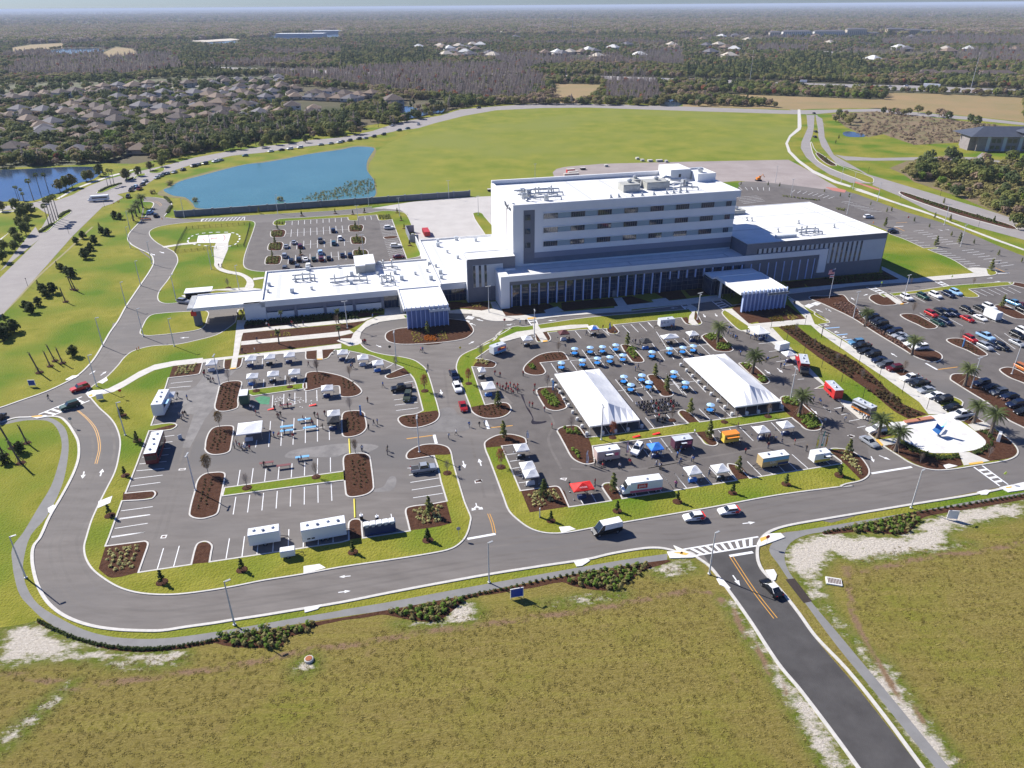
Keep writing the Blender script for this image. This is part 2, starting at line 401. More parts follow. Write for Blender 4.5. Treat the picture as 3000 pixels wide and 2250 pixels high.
# ---- lawns beyond, one base sheet
base_lawn=[gp('W',-500,1000),gp('W',-700,420),gp('W',-200,470),gp('W',400,480),gp('W',700,420),gp('W',1200,350),gp('W',1400,306),gp('W',1800,300),gp('W',2400,310),gp('W',3200,350),gp('W',3900,700),gp('W',3600,1100)]
yl=130
bl=[(p.x,p.y)for p in base_lawn]+[(260,yl),(-180,yl)]
sheet('lawn',bl,-.01,M_LAWN)
sheet('mown_field',cl("W 1085,470 1120,430 1200,390 1260,350 1330,325 1420,313 1600,306 1850,312 2100,322 2340,335* 2345,380 2310,410 2300,430 2330,470* 2200,475 1950,478 1720,486 1600,525 1450,580 1300,590 1100,600* 1090,540"),.006,M_FIELD)
sheet('cleared_lot',cl("W 1630,495 1760,480* 2000,474 2310,468* 2370,500 2420,530 2460,560 2400,562 2250,545 2160,530 1900,560 1640,540*"),.012,M_PAD)
# ---- asphalt of the hospital site
siteA=("D -60,555 0,545 130,500 300,440 420,385 500,340 560,290 620,220 680,120 720,50 770,-20 A 740,1320 820,1160 900,1040 980,920 1000,870 980,820 900,780 850,750 832,715 845,680 900,620 940,580 980,530 1000,495 985,480 930,478* " "930,450* 1000,452 1070,465 1110,490 1095,530 1065,570 1075,582* A 1300,590 1600,570 2212,535 B 200,515* 200,520 430,520* W 1180,620 1480,570 1530,600 1530,640 W 2150,580 2170,550 C 370,350 500,350 700,370 900,395 1060,410 1240,470 1450,545 1700,620 1900,700 2060,770 2212,830 W 3050,765 3200,830 3500,1000 3600,1330* " "3200,1355 K 2212,970 1940,1025 1500,1110 1000,1200 400,1330 0,1380 Q 1100,230 900,265 700,300 590,330 520,370 480,430 475,520 500,590 550,650 650,760 750,890 850,1030 950,1150 1150,1383 Y 1765,664 1960,900* 1640,900* 1505,664 Q 780,1383 650,1230 560,1100 470,960 380,830 300,720 240,640 180,570 110,520 50,480 0,455* " "P 2130,240 2050,228 1950,232 1750,265 1600,300 1300,345 950,400 600,463 300,520 0,575 O 1900,632 1700,665 1500,695 1400,712 1200,740 1050,762 900,762 760,755 620,735 500,700 400,650 320,580 265,490 235,400 220,300 230,220 270,165 D 330,1250 400,1130 460,1020 500,930 520,850 515,760 480,690 440,635 390,600 300,595* 190,600 100,605 0,635 -60,645*")
sheet('car_park_asphalt',smooth(pts(siteA),True,3),.02,M_ASPH)
M_WEAR=mat('asphalt_wheel_path',(.112,.099,.090),.85,(.172,.154,.141),.5,(.3,.72),coords='World',stretch=(.22,1,1),bump=.02,bscale=6,detail=8)
wr_=MB()
rk=op("W 2990,1408 2850,1440 2600,1494 2400,1530 2270,1560 P 2212,240 1950,228 1750,265 1600,300 1300,345 950,400 600,463 300,520 0,575 O 1900,632 1700,665 1400,712 1200,740 1050,762 900,762 760,755 620,735 500,700 400,650 320,580 265,490 235,400 220,300 230,220 D 330,1250 400,1130 460,1020 500,930 520,850 515,760 480,690",3);rk=dedup([(p.x,p.y)for p in rk]);
for d_ in(2.6,4.2,7.0,8.6):
 o_=offset(rk if True else rk,-d_,False);ribbon(wr_,[(p[0],p[1])for p in o_],.55,.0215)
for s_ in("L 560,420 300,1000 M 100,300 O 1040,60 1000,180","L 640,460 400,1000 M 180,300 O 1090,60 1060,170","N 1900,-80 1980,300 2080,700","N 2080,-60 2130,300 2230,650","E 1480,500 1530,900 1560,1200","F 700,1060 820,1250 I 760,330 900,640","I 1000,640 1600,660 2212,560","J 0,640 900,470 1700,340","A 930,520 900,700 900,780 1010,880 1000,980 900,1130","D 830,-20 760,90 650,240 500,370"):ribbon(wr_,op(s_,5),.6,.0262)
struct('wheel_paths',wr_,M_WEAR)
sheet('south_road',P2("Q 130,490 480,430 475,520 500,590 550,650 650,760 750,890 850,1030 950,1150 1150,1383 Y 1765,664 1960,900 1640,900 1505,664 Q 780,1383 650,1230 560,1100 470,960 380,830 300,720 240,640 180,570"),.024,M_ASPH_D)
M_ASPH_B=mat('asphalt_newer',(.095,.083,.077),.9,(.142,.126,.116),.22,(.3,.7),coords='World',bump=.03,bscale=6,detail=8)
sheet('lot_asphalt',P2("F 120,480 350,360 760,290 1400,240 1900,150 2212,130 G 360,120 550,60 1000,260 1200,330 1900,850 K 240,120 500,440 560,870 J 2100,580 900,770 0,920 I 1560,960 990,1050 465,870 265,400 520,360 F 0,1200 380,1040 0,650"),.024,M_ASPH_B)
sheet('lot_asphalt_east',P2("H 330,480 1150,960 2212,1500 2800,1400 2212,120 1900,100 1550,200 700,350 300,280"),.024,M_ASPH_B)
sheet('lot_asphalt_north',P2("f 70,700 200,210 420,200 1280,150 1800,130 1960,600 1780,680 300,790 100,750"),.026,M_ASPH_B)
sheet('lot_asphalt_northeast',P2("g 230,245 560,250 800,265 1400,380 1850,540 1960,600 1500,620 1100,560 200,560"),.026,M_ASPH_B)
sheet('worn_asphalt',P2("L 440,430 600,420 700,370 850,375 700,520 640,570 560,870 450,1000 250,1380 150,1380 300,950 -200,900 0,640 220,640 330,580"),.028,M_ASPH_L)
sheet('worn_asphalt',cl("N 620,610 760,560 850,430 920,430 930,520 880,600 800,620"),.028,M_ASPH_L)
sheet('worn_asphalt',cl("N -50,30 200,0 500,0 700,30 640,80 480,140 300,120 150,170 -100,175 -500,180 -420,90"),.028,M_ASPH_L)
sheet('worn_asphalt',cl("E 1420,930 1560,900 1640,990 1780,1050 1700,1150 1250,1160 1100,1130 1380,1070"),.028,mat('asphalt_patch',(.145,.135,.13),.9,(.19,.178,.17),.3,coords='World'))
sheet('water_trickle',cl("F 465,950 490,960 520,1060 560,1110 600,1200 610,1230 690,1235 740,1230 720,1250 600,1265 575,1240 590,1200 530,1100 500,1030"),.03,mat('wet_asphalt',(.03,.022,.02),.25))
sheet('service_yard',P2("B 200,520 450,480 700,455 1000,440 1015,700 540,720 470,760 445,620 430,560 380,530"),.03,mat('yard_concrete',(.44,.41,.385),.85,(.50,.47,.44),.15,coords='World',detail=6))
for s in("B 850,555 900,548 930,575 960,610 1030,690* 930,692*","B 978,480 1000,470 1100,470* 1100,560* 1030,540 990,510"):
 pl=cl(s);sheet('yard_lawn',pl,.12,M_LAWN);kerb_ring(pl)
# ---- raised ground: west part with the first car park, gardens and hospital terrace
LAND=[];NL=[0]
def land(name,s,m,close=None,n=4,kerb=True,z=None):
 pl=cl(s,n)if close is None else op(s,n);full=pl if close is None else pl+P2(close)
 P=dedup([(p[0],p[1])for p in full],.12);NL[0]+=1
 zz=z if z is not None else LZ-.0025*(NL[0]%6)
 struct(name,MB().poly(offset(P if area(P)>0 else P[::-1],.15 if close is None else .1),zz),m)
 if kerb:
  if close is None:kerb_ring(pl)
  else:
   kerb_line([p for p in pl]if area(P)>0 else pl[::-1],.32,.14)
 return pl
def patch(name,s,m,z,n=3,smooth_=True):
 return sheet(name,cl(s,n)if smooth_ else P2(s),z,m)
land('lawn',"d 760,735* 650,740* 612,905* D 1480,22 1400,70 1250,110 1150,130 1000,140 920,155 850,180 800,220 760,270 680,350 600,400 560,450 580,475 640,545 710,610 750,670 775,760 765,860 740,960 680,1080 640,1160 590,1270 555,1383 O 540,230 550,300 590,370 660,430 760,490 870,525 1000,540 1130,540 1300,522 1500,490 1700,450 1950,410 2212,362 " "P 300,318 600,270 720,240 790,190 825,130 N 1905,1010 1910,960 1880,880 1830,760 1780,600 1730,430 1680,250 1650,110 1610,50 1540,20 1450,5 1350,5 1250,20 1150,60 1080,110 1055,160 1070,200 1110,210 1250,190 1415,165* 1465,310* 1505,500* 1580,745* " "1350,785 1200,800 1100,820 1060,840 1045,890 1070,1000 1100,1130* 510,1220* 498,1100 495,1020 470,985 400,975 330,1000 305,1060 310,1250* " "O 2212,195* 1365,322* 1375,260 1380,220 1355,195 1320,190 1280,205 1260,240 1235,340* 905,390* 940,290 965,215 960,195 940,188* 690,220* D 712,1383* 795,1150* 980,1135 1010,1110 1010,1090 990,1080 820,1095* 895,900* 970,695* 1100,688 1140,670 1148,650 1100,640 985,655* " "1030,530 1075,415 1095,350* L 200,455 340,435 380,420 420,285* 690,240* 682,300 685,350 700,375 770,370 850,360 900,340 925,300 940,225* 1150,195* 1745,140* 1750,235 1800,243 1970,240 2040,220 2080,170 2110,140* " "E 270,330 300,285* 460,295* 700,345* 1030,470* 850,550 838,570 870,592 930,590 1110,545* 1150,600 1190,720 1245,935* 1170,968 1040,985 985,1010 978,1045 1030,1100 1120,1125 1250,1110 1380,1060 1432,1000 1430,940 1380,760 1330,590 1290,490 1240,440 1150,385 1000,350 850,330 700,295 620,250 580,200 570,120 600,60 700,10 760,-10 " "e 340,1390 500,1340 670,1320* 830,1300* 1400,1225* 1700,1240 1850,1310 2000,1335 2212,1330* a 600,1640 760,1655 1100,1600 1803,1560* b 900,1470 1160,1440* 1240,1500* 1700,1430* c 260,1290* 700,1240 1100,1190 1866,1145* h 1000,1500 1600,1440 1780,1430 1840,1405 1800,1365 1700,1340 1560,1330 1450,1335* 1260,1220 960,1100* 1090,1082 1060,1070 900,1078* 640,960 470,900* 440,860*",M_LAWN,"W 2560,660 2300,620 1600,700 1300,800 900,870 760,870")
land('lawn',"A 1200,1128* 1130,1138 1060,1138 1022,1115 1030,1060 1090,980 1130,910 1150,860 1130,810 1080,780 1030,755 985,720 965,685 980,660 1050,635 1250,610 1400,605 1600,600 1645,607 1655,630 1600,790 1582,860 1590,905 1640,925 1715,932*",M_LAWN,"d 1100,300 1100,600 700,640 d 60,640")
land('lawn',"f 428,185 500,165 700,155 1000,135 1500,100 1700,72 1880,80 1960,100 2000,150 2030,215* 2100,400 2145,600 1975,645* 1960,600* 1880,390* 1800,175* 1700,188 1650,185 1635,165 1620,122* 1408,140* 1405,175 1395,187 1310,187 1285,175 1280,150* 555,195* 550,238 520,247 440,247 405,235 400,215",M_LAWN)
land('lawn',"A 905,1330 920,1290 960,1225 1010,1205 1250,1188 1345,1188 1345,1240 1310,1300 1200,1325 980,1348 930,1345",M_LAWN)
land('lawn',"I 65,380 80,450 110,520 200,760 270,950 330,1100 430,1200 560,1290 700,1335 850,1345 1000,1330 1220,1290 1500,1240 2212,1118 J 700,1060 1400,930 2212,820 K 250,1010 450,960 530,910 548,850 510,770 430,680 330,625 220,605 130,605 98,635 130,670 260,770* J 2100,580* 1095,740* 1000,640 950,600 880,585 845,592 870,660 945,765* 275,873* I 1565,960* 1500,830 1440,795 1370,795 1335,825 1345,860 1430,985* " "990,1050* 900,860 860,830 800,830 465,875* 265,400* 400,385* 525,370 530,350 510,310 430,280 330,265 220,275 130,310 75,350",M_LAWN)
land('lawn',"I 850,235 870,205 920,185 1000,172 1060,175 1100,195 1175,300* 1310,288* 1850,215* J -150,225* G 0,1320* 420,1255* 340,1180 315,1140 340,1115 385,1115 470,1160 555,1240* 1450,1118* 1420,1010 1430,970 1500,960 1600,985 1700,1080 1780,1150 1860,1220 1885,1290 1850,1330 1760,1340 1690,1320 1630,1270 1545,1200* J 660,230* 750,360 745,385 700,400 640,390 600,370 560,320 500,255* 0,320* " "I 1245,400* 1270,580* 1200,597 1130,590 1050,555 1000,510 940,400 875,280",M_LAWN)
land('lawn',"E 2212,40 2110,65 2040,120 2000,180 1900,230 1750,290 1660,340 1620,400 1605,480 1640,600 1700,750 1750,880 1770,940 1830,990 1920,1020 2050,1020 2150,990 2208,930 2195,880 2150,850 2050,850 1925,870* 1850,660 1785,465* 2000,475 2045,440 2030,410 1950,385 1830,370* 1970,270* F 240,385 350,360* 470,300* 610,300* 640,380 700,380 770,370 792,340 760,280* 1100,250* 1385,238* 1395,270 1430,290 1490,295 1528,270 1510,240 1470,195* 1900,150* " "G 70,150 350,118* 400,180 450,195 530,200 578,180 572,150 540,90 520,10* F 2212,28* 1800,60 1180,112 640,190 500,210 420,205 330,225 260,255 210,310 170,360 100,390 0,435",M_LAWN)
land('lawn',"G 830,20 790,55 800,85 880,170 960,240 1010,262* 1210,240* 1340,390* 1500,500 1900,840* 1860,850 1780,890* 1900,880* 2000,980* K 240,90* 350,180 600,290* 640,330 600,420* 530,440 545,465 600,510 700,590 850,685 1000,775 1200,838 1400,840 1700,795 2000,745 2120,700 2155,640 2110,560 1990,455 1900,385 1700,270 1640,240* 1500,310 1400,230* H 1560,1400 1340,1300 860,1140* 850,1120 740,1080* 300,740* 0,560* 120,540* 100,510 -60,430 " "G 1930,160 1930,140 1880,100 1740,20 1600,-60 1490,-130",M_LAWN,"G 1300,-100 1000,-30")
pm=land('mulch_bed',"H -110,275 -90,250 50,250 180,238 250,235 290,260 330,310 390,350 440,420 540,560 640,620 860,720 1000,830* 1170,820 1260,845 1320,880 1335,920 1300,952 1230,967 1150,952 1030,905 900,825 600,645 350,485 100,365 0,320",M_MULCH)
pm2=land('mulch_bed',"H 1410,1150 1415,1110 1450,1090 1520,1088 1620,1095 1750,1140* 2000,1280 2400,1500* k 560,740* 519,700* 430,655 350,585 245,520 150,460",M_MULCH)
for s in("H 535,270 560,240 620,228 700,225* 850,340* 800,350 660,350 560,300","H 725,230 760,222 880,300* 960,320 960,330 900,340*","H 870,455 900,443 980,440 1060,455 1150,500 1270,570 1278,590 1240,605 1160,605 1060,560 930,500","H 1370,730 1400,708 1500,705 1570,720 1650,760* 1800,860 1822,885 1790,902 1720,900 1600,840 1450,780","H 1945,1055 1960,1030 2050,1018 2150,1050 2300,1140 2400,1220* 2300,1240* 2200,1190 2050,1130","H 2040,105* 2120,100 2300,140 2350,200* 2090,135*","H 1890,350 2000,350 2212,450 2300,500* 2150,500 2050,470 1900,390"):
 land('mulch_bed',s,M_MULCH)
land('lawn',"H 640,232* 1050,190 1400,140 1800,110 2090,100 2090,132* 1620,178* 1720,240 1722,262 1640,268 1560,262* 1380,190* 1060,222* 700,265*",M_LAWN)
isl=land('mulch_bed',"E 838,140 850,100 900,70 1000,45 1080,35 1200,-60 1700,-40 1780,20 1803,70 1780,110 1700,160 1500,195 1200,218 1000,220 900,200 855,175",M_MULCH)
for s in("L 565,860 580,770 610,650 635,570 690,535 800,515 890,515 925,530 930,560 905,650 880,760 875,860 800,895 690,915 600,905","L 440,1380 450,1290 500,1170 570,1115 700,1095 800,1098 825,1120 820,1190 790,1370 M 790,50 770,100 710,132 600,150 520,145 460,115 435,70","M 235,910 260,780 310,600 330,510 380,430 460,385 560,372 650,368 700,380 715,410 700,500 660,700 635,850 600,920 500,960 400,980 300,970 245,940","N 245,330 240,200 270,150 340,130 450,122 540,130 595,170 610,230 650,560 630,610 560,660 450,690 340,700 290,680 270,640","E 370,1000 400,950 480,935 570,935 620,960 632,1000 648,1110 620,1160 560,1200 450,1225 390,1215 372,1180","F 487,690 500,640 560,580 650,520 760,490 880,482 920,487 950,510 990,575* 680,605* 735,690 730,715 690,735 600,740 520,720","F 628,920 650,880 720,865 830,865 870,890 965,1070 960,1090 920,1110 840,1125 760,1110 720,1085","F 1540,415 1570,402 1620,405 1660,420 1790,560 1798,590 1770,602 1700,602 1660,590","F 1825,750 1850,730 1910,730 1960,750 2100,910 2118,940 2090,965 2000,968 1960,940","G 570,325 590,300 640,285 760,290 850,370 910,440 915,470 850,488 740,480 700,460","G 970,610 1010,600 1100,610 1200,680 1300,780 1312,810 1270,835 1220,830","T 740,0 745,0 742,2"):
 if s.startswith("T"):continue
 land('mulch_bed',s,M_MULCH)
land('mulch_bed',"E -30,720 -20,560 0,525 100,510 250,530 400,570 520,640 595,720 570,760 500,785 400,792 350,780* 345,690 330,672 150,690*",M_MULCH)
pl=land('lawn',"L 925,640* 1765,535* 1770,615* 1060,715* 905,650*",M_LAWN_G)
land('lawn',"M 690,570* 2212,360 N 265,350* 275,480* -50,520 M 660,690*",M_LAWN_G)
for s in("f 368,360 380,310 420,295 540,297 540,370 500,388 400,388","f 335,520 360,455 420,440 515,443 515,520 490,543 360,543","f 302,685 330,610 400,600 495,602 495,680 460,707 320,707","f 1293,300 1295,245 1330,235 1455,237 1465,290 1440,318 1310,322","f 1320,455 1315,385 1350,373 1475,375 1493,440 1470,467 1345,468","f 1345,610 1340,545 1375,530 1500,532 1530,600 1510,628 1370,632","f 1700,390 1720,375 1860,368 1870,390 1740,408"):
 land('mulch_bed',s,M_MULCH)
Z1=LZ+.004;Z2=LZ+.008;Z3=LZ+.012
BN=[0]
def bed(s,z=Z1,n=3):BN[0]+=1;return patch('mulch_bed',s,M_MULCH,LZ+.002+.0011*(BN[0]%12),n)
bed("d 740,900* 1400,820 2212,770* e 570,1240* 140,1300 d 2130,855* 725,1000*")
bed("d 715,1045* 1960,935 2212,900* e 330,1330* 100,1450* d 2100,1010 1960,1030 695,1155*")
bed("d 690,1205* 1960,1090 e 160,1490* 130,1560* d 2110,1165* 665,1325*")
bed("L 1750,130* 1895,120* 1888,238* 1752,238*");bed("L 1965,110* 2130,95* 2060,190 1975,238*");bed("L 700,250* 790,240* 765,368* 690,368*");bed("L 865,230* 938,222* 900,340 855,358*")
bed("D 1120,275* 1316,252* 1290,325* 1095,350*")
bed("O 690,220* 960,188* 905,392* 730,430 660,390 640,370* 680,240*");bed("D 800,1092* 1010,1082 1000,1120 795,1148*");bed("O 1285,200* 1375,200* 1350,330* 1240,340*")
bed("N 1050,850* 1150,805 1580,748* 1655,1030* 1500,1075 1100,1130*");bed("N 330,985* 490,985* 510,1220* 312,1250*")
bed("N 1060,150* 1200,40 1400,5 1560,25 1640,100* 1640,140 1440,150* 1250,190 1080,200");bed("E 985,1010* 1170,968 1400,935* 1435,990 1350,1080 1150,1120 1000,1080");bed("E 850,560* 1040,470* 1115,540* 870,590")
bed("D 970,690* 1148,650 1100,680 980,692*")
bed("I 80,400* 100,330 300,265 520,320* 530,365 265,400* 90,415*");bed("I 465,880* 860,830 990,1050* 560,1115*");bed("I 1340,830* 1460,800 1565,960* 1435,985*");bed("J 850,595* 980,610 1100,740* 950,765*")
bed("K 100,625* 330,630 500,760 535,870 450,950* 270,770*");bed("I 860,220* 950,180 1090,185 1200,320 1270,580* 1130,590 1000,500");bed("G 325,1130* 400,1115 545,1240* 420,1255*");bed("J 500,250* 640,235* 745,380 660,390*")
bed("G 1430,980* 1600,990 1860,1220 1850,1325 1700,1320 1530,1180* 1450,1110*")
bed("E 1760,900* 1920,870* 2150,850 2200,930 2050,1015 1850,1000");bed("E 1850,370* 2030,410 2000,470 1790,465*");bed("F 610,300* 640,270* 690,370* 630,370*");bed("F 700,275* 750,270* 790,340 750,368*");bed("F 1390,240* 1470,200* 1525,270 1420,290*");bed("G 355,118* 420,110* 440,190* 410,180*");bed("G 500,50* 540,90* 575,160 500,190*")
for s in("e 1400,1090 1640,1100* 1640,1060* 1990,1100* 1925,1100 1990,1255* 1850,1215 1600,1170 1400,1190*","a 430,1530* 660,1500* 880,1580* 470,1620*","a 660,1500* 930,1480* 1060,1560* 890,1580*","a 1060,1470* 1620,1420* 1670,1500* 1070,1560*","a 1700,1415* 1803,1400* b 390,1465* 130,1495* a 1730,1480*","b 420,1360* 700,1340* 765,1425* 560,1445*","b 740,1340* 1010,1310* 1080,1380* 800,1400*","c 190,1150* 420,1130* 460,1210* 270,1225*","c 400,1130* 800,1085* 1380,1040 1380,1000* 1600,1115* 830,1180* 650,1200 480,1205*"):
 bed(s)
bed("G 900,20* 1060,-60 1180,160* 1080,180*");bed("G 1060,55* 1500,-20* 1700,130* 1200,180*");bed("E 1080,40 1200,-50 1700,-30 1500,190 1200,210",LZ+.002)
bed("G 1400,215* 1590,195* H 0,760 400,960 900,1420* K 1170,240* 960,290* 800,200 560,0 H 0,920*")
bed("K 710,580* 880,555* 1060,630 1350,720 1520,700* 1550,790* 1380,830 1150,820 850,670");bed("K 1620,650* 1700,590 1690,430 1780,400 1880,410 2000,470 2100,570 2135,650 2060,710 1840,745*");bed("K 535,450* 600,420 690,430* 840,460* 620,500*");bed("K 1540,310* 1700,270 1780,330* 1620,350*");bed("H 740,1080* 860,1040 1000,1080* 850,1135*")
WN=[0]
def walk(s,z=Z2,smooth_=False):
 WN[0]+=1;return patch('sidewalk',s,M_CONC,LZ+.016+.0011*WN[0]+(.001 if z==Z3 else 0),3,smooth_)
walk("D 1590,-60 d 720,900 735,1000 L 790,330 770,372 850,355 840,350 L 860,230 905,40 W 700,990 d 760,880 700,880")
walk("d 640,880 740,880 L 850,355 775,370 L 800,210 810,190")
walk("d 730,1000 2212,855 e 200,1310 420,1280 300,1330 160,1350 d 720,1045");walk("d 695,1155 1960,1030 2100,1010 2150,1045 1960,1090 690,1205")
walk("L 0,290 440,235 810,195 1600,110 2212,35 2212,95 1900,120 1600,150 900,215 430,275 330,285 0,320");walk("L 1895,120 1965,110 1975,240 1895,243")
walk("e -60,1590 0,1560 130,1560 160,1490 330,1330 500,1260 780,1230 840,1300 670,1320 500,1345 340,1395 260,1480 240,1560 290,1600 220,1640 100,1660")
walk("D 1125,272 1000,300 900,350 800,410 740,440 650,460 590,455 620,430 700,420 800,370 900,310 1000,265 1130,240 1316,220 1316,252",Z2)
walk("e 560,1160 790,1150 850,1260 560,1260");walk("e 1390,1200 1550,1180 1800,1195 1990,1255 2130,1270 2212,1270 2212,1332 2000,1337 1850,1312 1700,1242 1400,1235");walk("e 1930,1085 2000,1080 2130,1265 1990,1255",Z3)
walk("a 480,1620 900,1580 1700,1520 1803,1505 1803,1560 1100,1610 700,1655 480,1655");walk("b 0,1510 130,1495 770,1430 1080,1390 1150,1440 900,1470 0,1560");walk("a 1610,1420 1700,1415 1760,1500 1670,1520",Z3);walk("a 880,1550 1020,1510 1090,1560 900,1585",Z3);walk("b 390,1440 540,1420 580,1450 420,1470",Z3)
walk("c 260,1235 830,1180 1600,1115 1700,1110 1866,1100 1866,1145 1100,1190 700,1240 260,1285");walk("c 1380,960 1420,975 1700,1110 1600,1118 1380,1000",Z3);walk("h 700,1480 950,1450 1540,1400 1450,1345 1560,1330 1700,1340 1720,1410 1760,1435 1000,1500 700,1510")
walk("F -60,60 150,20 300,100 620,90 640,120 470,135 250,155 -60,100");walk("F 230,350 420,270 600,245 1000,195 1190,190 1200,220 1000,240 770,262 620,290 350,358 260,385");walk("F 590,180 640,180 760,370 690,385 600,250",Z3)
walk("G 800,25 900,20 1080,180 1340,230 1900,830 2000,960 K 240,80 400,120 530,300 430,290 220,110 100,20 G 1950,900 1330,390 1000,255 1120,240 860,60");walk("G 1120,185 1700,130 1560,-20 1500,-100 1620,-60 1740,60 1800,200 1600,190 1400,215 1250,225")
walk("H -30,560 1180,1300 K 1490,330 1390,240 1180,240 H 1080,1400 700,1130 400,930 0,650 -120,540")
walk("G 440,100 470,60 400,0 450,-30 520,10 500,60 490,130 540,190 480,200 430,170",Z3)
walk("H 690,235 740,228 900,320 880,340 860,345",Z3)
walk("K 590,520 700,580 880,550 860,490",Z3);walk("K 1500,650 1620,650 1840,745 1560,795",Z3);walk("K 1600,350 1780,320 1900,390 1680,420",Z3)
patch('plaza_paving',"K 740,340 900,320 1180,255* 1400,230* 1560,340 1700,440 1790,520 1790,570 1700,620 1500,655 1350,660 1200,655 1050,600 900,520 830,440",M_CONC_W,LZ+.062)
TM=MB()
for s in("K 600,515 635,510 695,575 670,582","K 1610,770 1760,748 1775,768 1630,788","F 535,120 620,112 630,126 540,135","F 700,365 750,360 755,375 705,382","L 770,352 850,345 850,358 772,372","L 1895,232 1965,228 1968,242 1898,246","D 575,462 600,455 600,470 578,472","D 200,600 270,592 280,600 215,606","H 870,335 905,330 915,340 880,345"):
 TM.poly([(p.x,p.y)for p in P2(s)],LZ+.066)
struct('tactile_paving',TM,M_TREAD)
walk("A 1050,770 1180,750 1275,740 1275,752 1180,760 1065,780",Z1);walk("A 1400,745 1480,745 1440,880 1440,910 1500,930 1560,940 1620,970 1640,990 1640,1040 1590,1045 1600,1000 1560,960 1480,945 1420,925 1390,895 1390,870",Z1,True)
walk("A 1640,975 1710,968 1710,978 1640,990",Z2);walk("A 1175,1090 1300,1055 1600,1035 1690,1045 1690,1060 1400,1055 1200,1100",Z1)
patch('helipad',"A 1285,700* 1498,685* 1480,745* 1275,748*",M_CONC_W,LZ+.062)
dsh=MB();pc=cl("A 1218,740 1240,705 1310,685 1400,678 1500,680 1550,700 1545,735 1500,765 1400,770 1300,762 1240,752",8)
for k in range(0,len(pc),4):ribbon(dsh,[pc[k],pc[(k+1)%len(pc)],pc[(k+2)%len(pc)]],.7,LZ+.066)
struct('helipad_dashes',dsh,M_WHITE)
hm=MB()
for s in("A 1370,712 1373,712 1374,726 1371,726","A 1400,710 1403,710 1404,724 1401,724","A 1371,718 1402,716 1402,719 1371,721"):hm.poly([(p.x,p.y)for p in P2(s)],LZ+.067)
pl=P2("A 1325,705 1450,697 1460,715 1450,732 1330,738 1315,722 1325,705");ribbon(hm,pl,.3,LZ+.068)
struct('helipad_marking',hm,M_BRICKR)
for s in("E 480,240* 580,232* 640,280 850,335 1150,390 1290,500 1330,600 1400,850 1420,935* 1250,940* 1200,740 1130,560 1030,465 700,345 600,310 430,260*","E 2212,60 2110,80 2060,130 2020,190 2100,170 2050,220 1900,290 1820,380 1780,460 1800,560 1850,700 1910,870* 1770,900* 1700,740 1620,550 1615,430 1700,330 1900,240"):
 patch('fresh_turf',s,M_LAWN_G,LZ+.0015)
kerb_line(op("D -60,645 0,635 100,605 190,600* 300,595 390,600 440,635 480,690 515,760 520,850 500,930 460,1020 400,1130 330,1250 270,1383 O 230,220 220,300 235,400 265,490 320,580 400,650 500,700 620,735 760,755 900,762 1050,762 1200,740 1400,712 1500,695 1700,665 1900,632 2212,580 P 300,520 600,463 950,400 1300,345 1600,300 1750,265 1950,232 2050,228 2130,240 2212,265 Q 50,480 110,520 180,570 240,640 300,720 380,830 470,960 560,1100 650,1230 780,1383 Y 1505,664 1700,950")[::-1],.55)
kerb_line(op("Y 1900,840 1765,664 1600,440 1440,240 Q 850,1030 750,890 650,760 550,650 500,590 475,520 480,430 520,370 590,330 700,300 900,265 1200,215 1500,165 1900,100 2212,35 Q 2600,-30")[::-1],.55)
kerb_line(op("D -60,555 0,545 130,500 300,440 420,385 500,340 560,290 620,220 680,120 720,50 770,-20 A 820,1160 900,1040 980,920 1000,870 980,820 900,780 850,750 832,715 845,680 900,620 940,580 980,530 1000,495 985,480 930,478"),.5)
kerb_line(op("A 930,450 1000,452 1070,465 1110,490 1095,530 1060,575"),.4)
kerb_line(op("A 1075,582* 1150,592 1300,590 1600,570 2212,535 B 200,512"),.3)
struct('kerbs',KRB,M_KERB)
patch('footpath',"D -60,660 0,655 150,625 230,620* 300,625 350,650 390,720 400,800 380,900 330,1050 240,1200 150,1350 O 80,230 80,330 95,430 130,540 200,620 300,710 450,790 600,840 800,870 950,875 1100,870 1300,840 1500,800 1900,730 2212,680 P 300,635 700,560 1200,460 1700,370 2110,310* 2115,270* 1800,315 1200,420 700,510 300,585 0,635 O 2212,638 1900,690 1500,760 1200,805 1000,822 850,820 700,805 550,765 400,695 250,600 180,500 150,400 155,300 200,150 D 300,1250 400,1050 435,900 445,780 430,690 390,640 320,605 200,598 100,615",M_PATH,.012)
patch('footpath',"Q 640,360 740,345 900,320 1200,270 1500,220 1800,165 2212,95 Q 2400,65 2400,100 2212,135 1800,200 1500,255 1200,300 950,345 800,370 700,420 660,500 680,590 740,680 830,800 1000,1000 1150,1180 1320,1383 Y 1890,664 1960,750 1900,760 1830,664 1690,490 Q 1240,1383 1000,1090 800,820 700,680 620,560 560,470 600,400",M_PATH,.013)
patch('footpath',"Q 665,658* 725,652* 838,800* 785,812*",mat('rubber_mat',(.03,.022,.018),.95,(.05,.035,.03),3,coords='World'),.018)
patch('lawn',"D -60,610 0,635 100,605 190,600 300,595 390,600 440,635 480,690 515,760 520,850 500,930 460,1020 400,1130 330,1250 270,1383 O 230,220 220,300 235,400 265,490 320,580 400,650 500,700 620,735 760,755 900,762 1050,762 1200,740 1400,712 1700,665 2212,580 P 600,463 1300,345 1950,232 2110,250 2110,300 1600,390 1200,460 700,560 300,635 0,690 O 2150,690 1700,760 1300,840 950,875 700,850 450,790 270,700 200,715* 100,735 0,748 -120,760",M_LAWN,.008)
patch('lawn',"Q 560,360 640,325 900,270 1500,170 2212,40 Q 2500,0 2500,60 2212,105 1500,230 900,325 650,350",M_LAWN,.008)
ap=MB()
